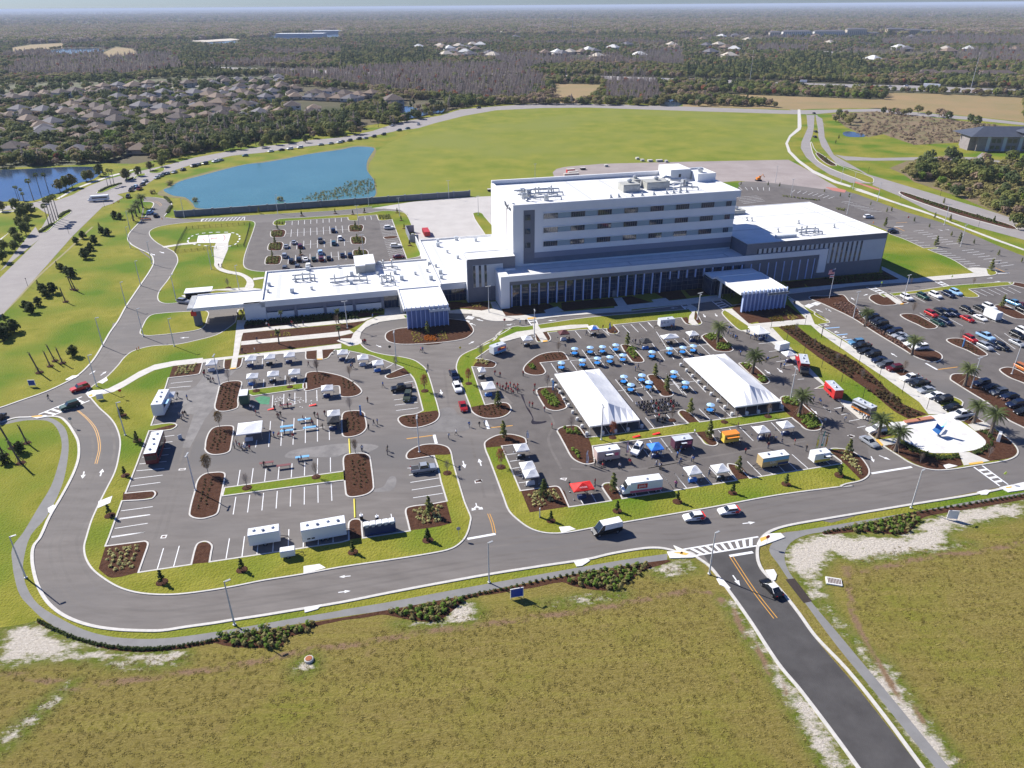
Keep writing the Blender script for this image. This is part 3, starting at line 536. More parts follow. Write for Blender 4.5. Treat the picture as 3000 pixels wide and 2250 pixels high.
for k,s in enumerate(("Q -60,440 -20,500 0,522 60,520 100,512 0,465","Q 480,430 520,380 560,365 635,360 662,388 560,425 490,450","P 2110,260 2212,255 2212,300 2130,302","Q 535,600 590,595 610,630 600,665 580,670","Q 218,655 260,660 310,718 300,722 240,695","Q 1905,95 1960,80 1998,82 1970,112 1935,112","Q 2050,65 2212,30 2212,80 2110,95","P 1410,100 1480,95 1520,115 1430,132","P 1508,325 1590,305 1612,318 1560,352 1525,356","O 1968,355 2070,340 2112,365 1968,405","O 1973,620 2088,602 2060,632 1975,655","D 425,360 470,335 515,332 490,350 430,365","D 632,378 690,345 700,365 665,388","D 640,1150 730,1115 715,1160 635,1195","D 310,1195 350,1172 365,1185 330,1230 315,1220","D 190,600 300,592 310,600 240,614","K 1335,790 1400,775 1495,798 1370,828","D 555,450 600,430 700,430 640,460 580,480","I 878,1280 960,1265 1055,1295 905,1338")):
 ap.poly([(p.x,p.y)for p in P2(s)],.152+.001*(k%4));ap.prism([(p.x,p.y)for p in P2(s)],0,.151+.001*(k%4),top=False)
struct('drain_aprons',ap,M_CONC_W)
am=MB()
for k,s in enumerate(("Q 500,395 540,380 545,400 505,420","Q -10,480 40,495 20,505 -20,500","P 2150,265 2212,262 2212,275 2170,272","Q 2090,65 2130,58 2130,68 2095,72")):am.poly([(p.x,p.y)for p in P2(s)],.16)
struct('tactile_paving',am,M_TREAD)
pth=MB()
patch('mulch_strip',"O 240,700 260,695 400,780 600,840 800,872 950,880 1100,872 1400,825 2212,685 P 300,635 700,560 1200,465 1700,372 2110,310 2135,320 1960,380 1880,440 1800,490 1700,510 1500,480 1430,455 1250,490 1000,530 830,560 740,625 640,700 560,712 450,700 350,680 270,665 150,685 0,702 O 2212,705 2050,740 1950,790 1850,820 1830,870 1600,880 1450,865 1390,850 1200,885 1000,905 900,908 700,890 500,830 350,765 250,725",M_MULCH,.016)
patch('mulch_strip',"Q 905,350 1040,325 1200,290 1400,240 1500,220 1800,180 2212,105 Q 2400,75 2400,95 2212,140 1900,195 1600,245 1540,270 1500,320 1450,360 1380,368 1250,355 1100,352 920,368",M_MULCH,.017)
# ---- outside roads on the west
M_ROAD=mat('road_pale',(.26,.235,.225),.9,(.30,.275,.26),.15,coords='World',detail=6)
ZR=.03
sheet('road',P2("i -400,2600 0,2250 600,1659 1040,1400 1080,1320 1110,1240 A 0,930 230,640 i 590,1560 750,1290 700,1270 560,1180 0,1230 -400,1230 -400,1160 0,1170 500,1110 700,1060 850,1080 1100,990 1340,860 1600,760 2074,640 j 270,365 400,330 560,300 640,290 760,270 900,255 1000,238 1270,215 S 0,890 200,850 380,790 640,750 770,710 1000,690 1300,668 1600,672 2212,690 T 700,715 900,712 1260,705 1600,735 1900,760 2212,795 2212,812 1900,780 1500,750 1260,722 1000,728 860,740 720,740 0,718 S 1600,697 1300,700 1000,715 800,750 600,800 500,830 350,850 A 2212,95 1900,130 1700,160 1500,180 1250,235 1050,300 980,345 900,400 760,430 800,450 730,490 i 1560,1170 1100,1620 700,2074 0,2850"),.034,M_ROAD)
for k,s in enumerate(("i 590,1530 700,1460 860,1380 900,1310 1000,1225 1060,1240 1085,1262 880,1400 800,1480 700,1560 620,1560","i 1465,970 1510,930 1650,860 1830,810 1850,820 1700,900 1560,960","i 1930,770 1960,740 2074,712 2074,735 1950,785","A 1060,255 1000,270 965,290 1040,290","A 940,295 900,300 880,312 930,310","A 870,315 830,322 810,340 850,340")):
 pl=cl(s,3);sheet('median',pl,.15,M_LAWN_G);mb_=MB();kerb_ring(pl,.3,.17,mb=mb_);struct('median_kerb',mb_,M_KERB)
patch('sidewalk',"i -100,1700* 0,1660 240,1480 250,1470 30,1659 -100,1800",M_CONC,.02);patch('sidewalk',"i -100,1250* 0,1240 290,1225 300,1235 0,1260",M_CONC,.02)
patch('sidewalk',"i 850,1050 1000,965 1160,880 1400,785 1640,705 1900,635 2074,590 2074,605 1900,655 1640,728 1400,810 1170,895 1010,985 900,1050",M_CONC,.02,3,False)
tr_=MB();ribbon(tr_,op('A -60,1290 20,1200 110,1110 250,960 430,800 520,715 600,640',6),.9,.02);struct('dirt_track',tr_,mat('track_earth',(.30,.25,.13),.95,(.24,.22,.08),.8,coords='World'))
patch('neighbourhood_lawn',"W -700,420 -300,240 0,235 400,215 800,215 860,245 840,300 700,330 600,350 560,385 400,450 300,480 0,492 -200,500 -700,560",mat('suburb_ground',(.06,.075,.025),.95,(.13,.12,.06),.06,coords='World',detail=9),.0,3,False)
for s in("W 0,440 60,425 160,418 230,405 330,385 420,370 520,352 620,335 700,315 700,319 620,340 520,357 420,376 330,391 230,411 160,424 60,431 0,446","W 0,385 100,375 200,362 330,345 450,330 600,312 700,300 700,303 600,316 450,335 330,350 200,367 100,380 0,390","W 0,350 200,325 400,300 600,280 850,262 850,265 600,283 400,304 200,329 0,354","W 0,300 250,275 500,255 800,240 800,243 500,258 250,278 0,304","W 235,405 170,365 100,340 104,338 178,364 243,403","W 620,337 560,310 520,285 524,284 566,308 628,335"):
 patch('street',s,M_ROAD,.05,3,False)
canal=cl("i -900,615 0,605 300,600 700,580 900,570 1200,562 1440,565* 1560,640* 1400,760 1200,810 900,960 700,1010 520,1075 300,1085 100,1090 0,1095 -900,1150",3);sheet('canal_water',canal,.045,M_WATER2)
lake=cl("A 1060,400 1100,385 1170,345 1300,310 1450,270 1600,235 1700,225 1850,200 2000,170 2212,140 B 80,123 150,122 210,130 200,160 170,210 165,270 190,310 212,340 215,370 218,440 150,460 0,470 A 2000,500 1600,520 1290,522 1250,490 1200,450 1130,440 1090,425",3);sheet('lake',lake,.05,M_WATER)
patch('lake_bank',"A 1020,430 1060,395 1170,335 1450,260 1800,200 2212,130 B 80,115 170,115 222,130 215,180 180,230 180,290 212,330 225,375 225,445 150,470 A 2000,520 1300,530 1240,500 1190,460 1100,450",mat('bank_earth',(.16,.12,.06),.95,(.20,.19,.05),.3,coords='World'),.03)
patch('pond',"S 390,735 395,705 420,690 480,700 560,710 640,700 680,690 650,730 600,740 540,745 480,760 400,770",M_WATER2,.045);patch('pond',"S 2065,685 2100,660 2135,622 2170,622 2212,630 T 0,640 0,660 S 2180,690",M_WATER2,.045)
patch('pond',"C 1040,30 1080,22 1150,35 1185,45 1170,58 1090,58 1050,50",M_WATER2,.045)
patch('dry_field',"T 0,690 0,640 60,605 300,610 700,625 1300,645 1340,600 1700,610 2212,635 2212,790 1900,755 1600,730 1260,700 900,705 700,710",M_DRY,.02,3,False);patch('dry_field',"S 1370,545 1500,545 1700,550 1690,580 1600,650 1370,665",M_DRY,.02)
patch('scrub_ground',"T 960,740 1300,715 1600,760 2212,830 2212,900 C 1500,110 1300,40 1200,60 1050,-10",M_SCRUB,.02,3,False);patch('scrub_ground',"C 1340,260 1450,215 1560,205 2212,205 2500,300 2500,700 2212,560 2150,600 1800,450 1500,350 1430,300",M_SCRUB,.02,3,False)
patch('road',"C 690,-120 800,-115 810,0 770,90 765,130 800,190 870,250 950,300 1090,355 1220,360 1240,340 1225,318 1100,280 1000,240 900,180 830,130 825,90 840,50 850,0 855,-90 T 930,820 870,745 810,745",M_ROAD,ZR,3,False)
patch('road',"T 860,745 905,770 C 915,0 920,60 960,140 980,175 1050,215 1200,300 1400,360 1700,450 2000,540 2212,610 2800,800 2800,850 2212,725 1900,640 1600,540 1400,440 1230,370 1240,340 1150,280 1000,235 950,180 900,120 880,60 875,0",M_ROAD,ZR+.004,3,False)
patch('road',"C 985,172 1050,183 1250,195 1500,190 1750,188 1900,190 1940,160 1960,165 1930,200 2212,230 2212,245 1900,205 1700,208 1250,212 1060,210",M_ROAD,ZR+.008,3,False)
patch('brick_crossing',"g 1170,250* 1300,262 1400,285* 1380,312* 1250,290*",M_BRICKR,ZR+.014,3,False);patch('brick_crossing',"g 1495,190* 1760,275* 1750,290* 1490,205*",M_BRICKR,ZR+.014,3,False)
for s,m_ in(("C 1400,420 1420,412 1600,470 1800,530 2000,590 2140,635 2150,660 2000,625 1800,570 1600,505 1450,450",M_MULCH),("C 860,165 880,160 960,215 1000,245 960,245 900,210",M_MULCH)):
 pl=cl(s,3);sheet('median',pl,.16,m_);mb_=MB();kerb_ring(pl,.4,.18,mb=mb_);struct('median_kerb',mb_,M_KERB)
pl=cl("C 825,95 835,90 865,150 1000,235 1100,275 1225,320 1240,345 1215,358 1130,330 950,260 860,200",3);sheet('median',pl,.14,M_LAWN);mb_=MB();kerb_ring(pl,.4,.16,mb=mb_);struct('median_kerb',mb_,M_KERB)
patch('sidewalk',"C 745,-120 762,-120 768,-60 770,-10 765,10 700,60 682,100 700,150 760,210 850,275 1000,345 1095,375 1085,385 980,355 840,290 740,215 682,155 665,100 690,50 745,0",M_CONC,.04,3,False)
patch('sidewalk',"g 1430,245 1560,275 1900,400 2212,500 h 1000,640 1400,800 1800,950 2183,1090 2183,1110 1800,975 1400,820 1000,660 h 0,330 g 1520,275",M_CONC,.04,3,False)
patch('highway',"S -1100,425 0,460 600,475 1240,478 1400,485 1700,492 2150,508 T 0,505 500,530 1000,545 1500,555 2000,575 2300,585 2800,600 2800,640 2212,612 1500,590 1000,570 600,560 0,530 S 2150,540 1700,515 1250,495 600,490 0,480 -1100,450",M_ROAD,.1,3,False)
for s,m_,nm in(("R 660,345 750,305 850,315 900,350 700,375",M_DRY,'dry_field'),("R 70,310 200,290 400,280 420,305 300,325 90,335",M_DRY,'dry_field'),("R 1200,265 1500,250 1560,255 1400,275",M_SAND,'sandy_ground'),("R 290,330 420,315 640,312 680,330 540,345 400,355",M_WATER2,'pond'),("R 1340,272 1530,262 1520,285 1350,292",M_WATER2,'pond'),("R 1700,250 1760,232 1960,228 2212,215 2212,245 1900,255 1720,262",M_WATER2,'pond'),("T 1130,280 1180,275 1260,285 1255,300 1150,298",M_WATER2,'pond'),("T 1180,440 1450,455 1560,462 1550,475 1300,462 1180,455",M_ROAD,'street'),("T 800,330 1000,335 1250,350 1240,358 1000,345 800,340",M_ROAD,'street')):
 patch(nm,s,m_,.12,3,False)
# ---- painted lines
stalls("M 900,340 868,540 1740,235 1733,415",6);stalls("M 1905,190 1900,385 2070,180 2072,365",2)
stalls("M 845,690 810,918 2080,515 2090,740",8)
stalls("L 1325,700 1315,860 1893,630 1898,775",5);stalls("L 1068,515 1058,615 1485,445 1480,560",4);stalls("L 1295,1035 1270,1370 1600,995 1585,1340",3);stalls("L 1748,980 1745,1320 1900,1010 1903,1300",2);stalls("L 1118,1280 1100,1375 945,1305 940,1380",2);stalls("L 2055,1150 2058,1280 2100,1140 2105,1200",1)
line(PAINT,*P2("L 1600,1165 2000,1110"),.13);line(PAINT,*P2("L 1068,230 1058,290"),.15);line(PAINT,*P2("L 1192,220 1185,325"),.15);line(PAINT,*P2("L 1620,450 1612,548"),.15)
stalls("L 0,545 285,515 -20,605 260,580",2);stalls("D 870,1000 1055,978 845,1050 1040,1025",2);stalls("D 785,1210 990,1182 722,1383 940,1347",4);stalls("O 722,160 940,130 775,42 970,17",2);stalls("D 975,740 1130,720 885,950 1065,935",6)
stalls("O 1060,235 1018,375 1162,220 1125,355",2);stalls("O 1487,172 1465,303 1585,158 1568,290",2);stalls("O 1680,150 1665,272 1775,140 1768,258",2);stalls("O 1872,112 1868,235 1967,165 1965,228",2);stalls("M 1915,1240 1912,1310 2105,1200 2105,1280",2);stalls("N 865,910 880,990 865,910 880,990",1)
stalls("E 1010,638 1150,615 1040,693 1170,678",2);stalls("E 925,763 1180,730 960,933 1200,903",4);stalls("E 460,295 400,410 700,345 830,330",1);stalls("E 920,435 850,475 500,360 430,415",3)
stalls("N 1078,317 1465,300 1098,408 1478,350",2);stalls("N 1115,503 1485,445 1152,702 1535,643",3)
for s,n in(("I 310,487 420,475 345,560 455,545",2),("I 372,637 480,620 440,793 530,780",3),("I 1100,960 1140,1025 1225,910 1280,1003",2),("I 1830,870 1855,915 1690,890 1715,935",2),("I 1990,700 2120,870 2118,680 2212,800",2),("J 20,700 140,890 145,700 275,868",2),("J 275,680 412,850 275,680 412,850",1),("J 420,700 545,825 530,640 675,805",2),("J 657,625 805,785 790,600 945,765",2),("J 1065,560 1225,720 1230,640 1350,700",2),("J 1400,600 1475,680 1480,540 1600,655",2),("J 1550,485 1720,635 1720,520 1845,620",2),("J 1850,500 1970,600 1850,500 1970,600",1)):stalls(s,n)
for s,n in(("I 1610,365 1720,520 1620,365 1730,520",1),("I 1730,350 1850,505 1855,330 1960,480",2),("I 1975,310 2097,467 1975,310 2097,467",1),("J 135,310 255,465 135,310 255,465",1),("J 380,290 500,430 380,290 500,430",1),("J 755,225 890,370 875,205 1005,350",2),("J 985,190 1132,338 1105,175 1240,320",2),("J 1325,140 1450,270 1325,140 1450,270",1),("G 0,340 175,575 85,265 275,565",2),("G 185,360 375,550 280,345 475,535",2),("G 368,335 568,520 535,390 665,515",2),("G 0,165 75,250 0,165 75,250",1),("F 1560,195 1640,280 1835,165 1920,250",4),("F 1045,250 1115,335 1045,250 1115,335",1),("F 1175,235 1250,325 1330,225 1420,305",2),("F 1125,460 1265,655 1125,460 1265,655",1),("F 995,580 1070,685 790,605 860,710",2),("F 1420,425 1590,625 1250,480 1380,650",2),("F 1485,780 1675,1020 1695,755 1885,985",3),("F 2035,715 2212,930 2150,705 2212,780",2),("G 190,715 410,950 305,710 520,935",2),("G 400,690 620,920 400,690 620,920",1),("G 545,1098 670,1220 655,1085 780,1205",2),("G 765,1068 895,1190 765,1068 895,1190",1),("F 1810,1195 1900,1305 1905,1165 2010,1290",2),("F 2030,1150 2135,1275 2030,1150 2135,1275",1),("F 1370,1290 1420,1370 1500,1200 1600,1350",2)):stalls(s,n)
line(PAINT,*P2("F 1000,580 1540,515"),.13);line(PAINT,*P2("F 1510,905 1830,860"),.13);line(PAINT,*P2("G 110,470 650,400"),.13);line(PAINT,*P2("G 220,838 560,790"),.13)
for s,n in(("G 1380,590 1530,570 1450,632 1560,620",2),("G 1550,735 1600,728 1610,780 1680,775",2),("G 2005,1095 2190,1060 2085,1160 2300,1130",2),("K 160,175 345,148 320,310 460,285",3),("K 410,380 500,362 410,380 500,362",1),("G 1190,395 1340,380 1300,480 1400,470",2)):stalls(s,n)
for s,n in(("H 1670,185 1810,248 2045,150 2180,215",6),("H 1010,245 1145,318 1480,200 1620,270",4),("H 1085,430 1200,510 1085,430 1200,510",1),("H 1400,490 1550,572 1630,380 1790,450",4),("H 1645,505 1790,545 1900,440 2030,520",3),("H 1670,690 1950,885 2000,650 2200,790",4),("H 2000,335 2212,450 2000,335 2212,450",1),("H 1020,50 1100,20 1020,50 1100,20",1)):stalls(s,n)
for s,n in(("f 628,192 625,240 1205,150 1208,198",9),("f 1483,135 1490,180 1553,130 1562,175",2),("f 618,290 612,378 1215,245 1225,332",9),("f 605,435 598,532 1240,395 1245,482",9),("f 585,600 578,697 1250,545 1262,645",9),("f 1645,190 1800,182 1690,360 1850,345",11),("f 1712,430 1880,415 1780,640 1950,610",11)):stalls(s,n)
line(PAINT,*P2("f 545,338 1290,288"),.13);line(PAINT,*P2("f 780,470 1320,430"),.13);line(PAINT,*P2("f 500,645 1340,600"),.13)
for s,n in(("g 240,252 275,282 568,255 566,290",6),("g 845,280 812,308 1040,310 985,335",4),("g 1095,320 1035,345 1270,352 1205,378",4),("g 1345,415 1430,405 1630,520 1780,515",9),("h 770,862 900,850 1190,1030 1340,1015",8),("h 1390,1110 1540,1097 1885,1310 2050,1290",8),("h 550,895 620,893 850,1045 980,1040",6),("h 990,1100 1140,1095 1480,1310 1620,1300",9),("g 205,365 440,345 285,430 520,400",5)):stalls(s,n,.2)
def ladder(s,n,w=.35,wb=.6):
 a0,a1,b0,b1=P2(s)
 line(PAINT,a0,a1,w,.032);line(PAINT,b0,b1,w,.033)
 for i in range(1,n+1):
  t=i/(n+1);line(PAINT,a0.lerp(a1,t),b0.lerp(b1,t),wb,.036)
ladder("Q 0,465 490,382 90,503 480,440",9);ladder("D 250,585 530,470 320,600 580,495",6);ladder("K 1670,805 1950,1010 1760,790 2040,995",4);ladder("F 535,130 610,245 620,118 665,235",3);ladder("G 360,-10 420,45 440,-20 490,30",2)
ladder("H 510,155 690,235 590,150 740,225",3);ladder("H 1245,90 1380,160 1300,85 1440,155",3);ladder("b 700,1490 790,1560 765,1480 850,1545",2);ladder("b 1035,1455 1150,1545 1120,1445 1230,1515",3)
for s,w_ in(("Q 303,507 455,482",.6),("N 1855,1235 2220,1170",.6),("K 565,875 1000,805",.6),("E 1370,1195 1395,1290",.7),("E 1925,1040 1960,1130",.7),("h 520,805 640,798",.5),("h 1840,1405 1995,1395",.5),("H 1150,975 1275,1045",.6)):line(PAINT,*P2(s),w_,.034)
for s in("E 1075,1238 1360,1200","E 1975,1118 2220,1095","H 1285,1042 1495,1015","h 540,808 655,860","h 545,757 690,748","h 1815,1330 1960,1395"):line(PAINTY,*P2(s),.3,.034)
for s in("Q 305,512 450,730 590,912","Q 325,510 470,728 612,908","D 510,560 570,610 620,670 645,740 650,810 640,860 628,905","D 500,560 560,612 608,672 632,740 638,810 628,860 615,905","P 948,12 970,70 985,138","P 962,12 985,70 1000,136","A 960,470 1010,475 1040,490 1050,503","A 950,475 1005,482 1032,497 1040,508"):ribbon(PAINTY,op(s,6),.14,.034)
for s in("Q 325,632 372,700","Q 388,297 470,288","D 545,955 535,1000","D 650,985 665,938","D 580,325 620,300","D 652,332 690,305","N 1797,225 1825,320","N 2035,288 2003,195","E 1440,708 1455,762","K 45,155 130,215","G 1255,678 1320,725","G 1390,660 1450,710","G 1750,1095 1825,1158","G 1895,1078 1970,1138","G 590,75 615,112","G 718,70 742,103","G 1880,55 1800,22","G 1970,48 1910,12","E 745,225 805,250","E 1745,215 1805,183","F 55,150 -10,135","F 310,190 395,183","F 845,140 755,148","e 1740,1385 1655,1355","e 1840,1328 1745,1302","e 2250,1368 2140,1385","P 60,415 -15,422","P -20,522 60,512","A 1035,802 1065,812","A 980,815 1005,825","D 1225,85 1165,90","b 668,1522 590,1525","H 840,905 770,862","H 130,415 70,380","H 380,295 345,265","H 480,245 525,228","H 1815,57 1880,52","H 1895,94 1960,90","h 1175,835 1235,850","h 1090,842 1145,858"):arrow(s,0)
ARL=[(-.12,0),(.12,0),(.12,1.2),(.9,2.1),(1.15,1.8),(1.3,2.9),(.2,2.75),(.5,2.45),(0,1.75),(-.5,2.45),(-.2,2.75),(-1.3,2.9),(-1.15,1.8),(-.9,2.1),(-.12,1.2)]
arrow("N 1965,770 1985,860",0,shape=ARL);arrow("K 645,680 770,730",0);arrow("K 560,690 590,755",0)
for i in range(12):a0,b0,a1,b1=P2("A 1300,610 1320,590 1550,605 1580,577");line(PAINT,a0.lerp(a1,i/11),b0.lerp(b1,i/11),.3,.034)
ribbon(PAINT,P2("A 1297,618 1310,590 1587,577 1582,600 1297,618"),.3,.036)
for s in("e 1610,1300 1690,1312 1725,1275 1650,1262","e 1545,1350 1625,1365 1665,1328 1590,1315","c 440,1440 500,1460 560,1430 500,1412","c 520,1415 590,1432 640,1405 580,1390"):
 q=P2(s)
 for i in range(7):line(PAINT,q[0].lerp(q[1],i/6),q[3].lerp(q[2],i/6),.28,.034)
DR=MB();DW=MB()
for s in("M 98,348 110,325 200,315 190,342","I 883,750 900,740 965,738 950,768","I -30,775 -20,760 45,757 45,785","O 1038,172 1048,152 1085,148 1075,170","K 305,470 340,455 387,470 350,488","J 2145,280 2170,275 2230,290 2190,308","N 1945,480 2035,465 2048,500 1955,515","K 1790,245 1830,232 1870,250 1830,265"):
 q=[(p.x,p.y)for p in P2(s)];DW.poly(q,.031);DR.poly(offset(q if area(q)>0 else q[::-1],.22),.035)
struct('drain_frames',DW,M_CONC_W);struct('drain_grates',DR,mat('rust_grate',(.12,.06,.045),.8,(.08,.05,.04),4))
BL=MB()
for s in("H 0,540 110,530 110,538 0,548","H 120,672 305,655 305,663 130,680","H 200,725 350,712 350,719 205,733","H 60,595 220,582 220,589 60,602"):BL.poly([(p.x,p.y)for p in P2(s)],.033)
struct('parking_lines_blue',BL,M_BLUEP)
for s in("H 85,555 60,565 105,567","H 195,628 170,640 215,642","H 275,682 255,695 298,695"):ribbon(PAINT,op(s,5),.3,.034)
patch('green_mat',"L 1085,740* 1180,710 1290,725* 1275,820* 1160,812*",mat('green_paint',(.03,.17,.08),.8,(.05,.24,.12),1,coords='World'),.033)
CH=MB()
for k in range(46):
 p=gp('L',1340+random.random()*560,720+random.random()*130,.036);a=random.random()*6.28
 line(CH,p,p+Vector((math.cos(a),math.sin(a),0))*(.3+random.random()*.6),.12,.037)
struct('chalk_marks',CH,M_WHITE)
struct('parking_lines',PAINT,M_WHITE);struct('road_lines_yellow',PAINTY,M_YEL)
# ================================================================ HOSPITAL
M_WALL=mat('wall_white',(.74,.745,.75),.75,(.80,.80,.80),.12,coords='Object',detail=5)
M_ROOF=mat('roof_white',(.78,.78,.77),.7,(.62,.62,.61),.3,(.45,.85),coords='Object',detail=6)
M_ROOFG=mat('roof_walkway',(.55,.555,.56),.8)
M_DG=mat('panel_dark_grey',(.14,.15,.185),.6,(.16,.17,.205),.5)
M_MG=mat('panel_mid_grey',(.24,.25,.31),.6)
M_LG=mat('panel_light',(.50,.53,.56),.6,(.54,.57,.60),.3)
M_TEAL=mat('panel_blue_grey',(.27,.36,.41),.45)
M_GLASS=mat('window_glass',(.015,.035,.06),.04,spec=.9)
M_GLASSB=mat('curtain_glass',(.015,.04,.09),.05,(.01,.02,.05),.25,spec=.9)
M_FRAME=mat('window_frame',(.16,.18,.21),.5)
M_FIN=mat('fin_metal_shade_blue',(.48,.58,.84),.35)  # whitish fins; the blue of their shade is put into the colour
M_STEEL=mat('galvanised_steel',(.52,.54,.56),.4,(.38,.40,.42),1.5,metal=.6)
M_UNIT=mat('rooftop_unit',(.46,.46,.42),.6,(.38,.37,.33),.6)
M_DARK=mat('dark_metal',(.04,.042,.045),.5)
M_REDS=mat('sign_red',(.62,.03,.025),.5)
HU,HV=60.0,235.0
hosp=thing('hospital','white five storey hospital with grey panels, shade-blue fins and flat white roofs','hospital',uv(HU,HV),TH)
class HB(MB):
 def B(self,u0,v0,z0,u1,v1,z1,**k):return self.box(min(u0,u1)-HU,min(v0,v1)-HV,z0,max(u0,u1)-HU,max(v0,v1)-HV,z1,**k)
 def T(self,path,r,n=6):return self.tube([(p[0]-HU,p[1]-HV,p[2])for p in path],r,n)
def hp(name,m,parent=hosp):
 b=HB();b._n=name;b._m=m;b._p=parent;return b
def fin(b,smooth=False):return b.build(b._n,b._m,b._p,smooth)
def parapet_roof(b,poly,z,w=.45,h=.55):
 P=[(p[0]-HU,p[1]-HV)for p in poly]
 if area(P)<0:P=P[::-1]
 I=offset(P,w);n=len(P)
 vs=[(p[0],p[1],z)for p in P]+[(p[0],p[1],z)for p in I]+[(p[0],p[1],z-h)for p in I]
 b.add(vs,[(k,(k+1)%n,n+(k+1)%n,n+k)for k in range(n)]+[(n+k,n+(k+1)%n,2*n+(k+1)%n,2*n+k)for k in range(n)])
 b.poly([(p[0],p[1])for p in I],z-h)
def walls(b,poly,z0,z1):b.prism([(p[0]-HU,p[1]-HV)for p in poly],z0,z1,top=False)
# --- tower
TW=[(57.5,234.6),(139.0,234.6),(139.0,256),(130,256),(130,268.5),(57.5,268.5)]
b=hp('tower_wall',M_WALL);walls(b,TW,6,31.6);fin(b)
b=hp('tower_wall',M_WALL);b.B(139.003,234.3,29.35,140.3,256.2,31.6);b.B(57.5,234.3,29.7,139.0,234.597,31.597);fin(b)
b=hp('tower_roof',M_ROOF);parapet_roof(b,TW,31.62,.6,.3);fin(b)
b=hp('parapet',M_WALL);b.B(57.6,267.6,31.63,130,268.4,32.9);b.B(57.6,236,31.63,58.3,267.6,32.0);fin(b)
b=hp('grey_panel',M_DG);b.B(61.15,234.45,11.3,64.95,234.59,29.6);b.B(64.95,234.46,11.2,139.05,234.59,13.1);fin(b)
b=hp('grey_panel',M_MG);b.B(64.96,234.48,13.103,139.0,234.59,14.93);fin(b)
for z0,z1 in((26.3,28.15),(21.6,23.4),(16.85,18.65)):
 b=hp('window_band',M_TEAL);b.B(73.0,234.52,z0,139.04,234.59,z1);fin(b)
 b=hp('ledge',M_WALL);b.B(67.9,234.35,z1+.003,139.1,234.597,z1+.18);b.B(67.9,234.35,z0-.18,139.1,234.597,z0-.003);fin(b)
 for i in range(8):
  u0=68.1+9.58*i;u1=u0+(4.9 if i<7 else 2.0)
  g=hp('window',M_GLASS);g.B(u0,234.40,z0,u1,234.5,z1);go_=fin(g)
  fr=HB();k=6 if i<7 else 3
  for q in range(k+1):uu=u0+(u1-u0)*q/k;fr.B(uu-.04,234.34,z0,uu+.04,234.398,z1)
  fr.build('frame',M_FRAME,go_)
 g=hp('window',M_GLASS);g.B(61.6,234.36,z0,63.5,234.44,z1);go_=fin(g)
 fr=HB()
 for uu in(61.6,62.15,63.5):fr.B(uu-.05,234.30,z0-.05,uu+.05,234.358,z1+.05)
 fr.B(61.65,234.30,z1,63.45,234.357,z1+.05);fr.B(61.65,234.30,z0-.05,63.45,234.357,z0);fr.build('frame',M_FRAME,go_)
b=hp('slot_window',mat('slot_brown',(.16,.07,.06),.4));b.B(57.42,243.2,8,57.5,243.7,28.6);fin(b)
def text_mesh(name,s,size,m,parent,mtx,ext=.05):
 cu=bpy.data.curves.new(name,'FONT');cu.body=s;cu.size=size;cu.extrude=ext;cu.align_x='CENTER';cu.align_y='CENTER';cu.resolution_u=2
 t=bpy.data.objects.new('t',cu);COL.objects.link(t);dg=bpy.context.evaluated_depsgraph_get();dg.update()
 me=bpy.data.meshes.new_from_object(t.evaluated_get(dg));bpy.data.objects.remove(t);me.transform(mtx);me.materials.clear();me.materials.append(m)
 o=bpy.data.objects.new(name,me);COL.objects.link(o);o.parent=parent;return o
WESTF=Matrix.Rotation(-PI/2,4,'Z')@Matrix.Rotation(PI/2,4,'X')
M_LET=mat('sign_letters',(.10,.11,.14),.5)
text_mesh('wall_lettering',"BayCare",2.3,M_LET,hosp,Matrix.Translation((57.4-HU,241-HV,29.6))@WESTF)
b=hp('wall_emblem',M_LET)
for k in range(5):
 a=k*2*PI/5+PI/2;b.box(-.06+57.44-HU,245.9+.55*math.cos(a)-HV-.22,29.8+.55*math.sin(a)-.22,57.46-HU,245.9+.55*math.cos(a)-HV+.22,29.8+.55*math.sin(a)+.22)
fin(b)
b=hp('penthouse',M_WALL);b.B(123.6,257,31.3,131.8,268,35.2);fin(b)
b=hp('penthouse_front',M_LG);b.B(123.6,256.9,31.4,131.8,256.997,35.0);fin(b)
b=hp('penthouse_door',M_DARK);b.B(126.9,256.8,31.4,127.8,256.897,33.6);fin(b)
b=hp('penthouse',M_WALL);pp=[(132.2,252),(139.5,252),(139.5,263.8),(132.2,263.8)];walls(b,pp,31.3,34.3);parapet_roof(b,pp,34.3,.4,.7);fin(b)
b=hp('exhaust_fan',M_STEEL);b.lathe([(.9,33.6),(.9,34.4),(1.2,34.5),(1.2,34.9),(.5,35.3)],12,(136.2-HU,258-HV,0));fin(b)
def unit(u,v,z,w,d,h,m=M_UNIT):
 b=hp('rooftop_unit',m);b.B(u,v,z,u+w,v+d,z+h);b.B(u-.1,v-.1,z+h,u+w+.1,v+d+.1,z+h+.12);o=fin(b)
 f_=HB();f_.lathe([(.7,0),(.7,.5),(.95,.6),(.95,.9),(.3,1.2)],10,(u+w*.55-HU,v+d*.6-HV,z+h+.12));f_.build('fan_cowl',M_STEEL,o);
 l_=HB();
 for q in range(5):l_.B(u+.15,v-.16,z+.2+q*(h-.4)/5,u+w-.15,v-.103,z+.2+(q+.6)*(h-.4)/5)
 l_.build('louvre',M_STEEL,o)
unit(99.5,243,31.32,6.2,5.5,2.6);unit(109,244.5,31.32,8.6,5.5,2.6)
unit(106,249.5,31.32,2.6,4,2.6)
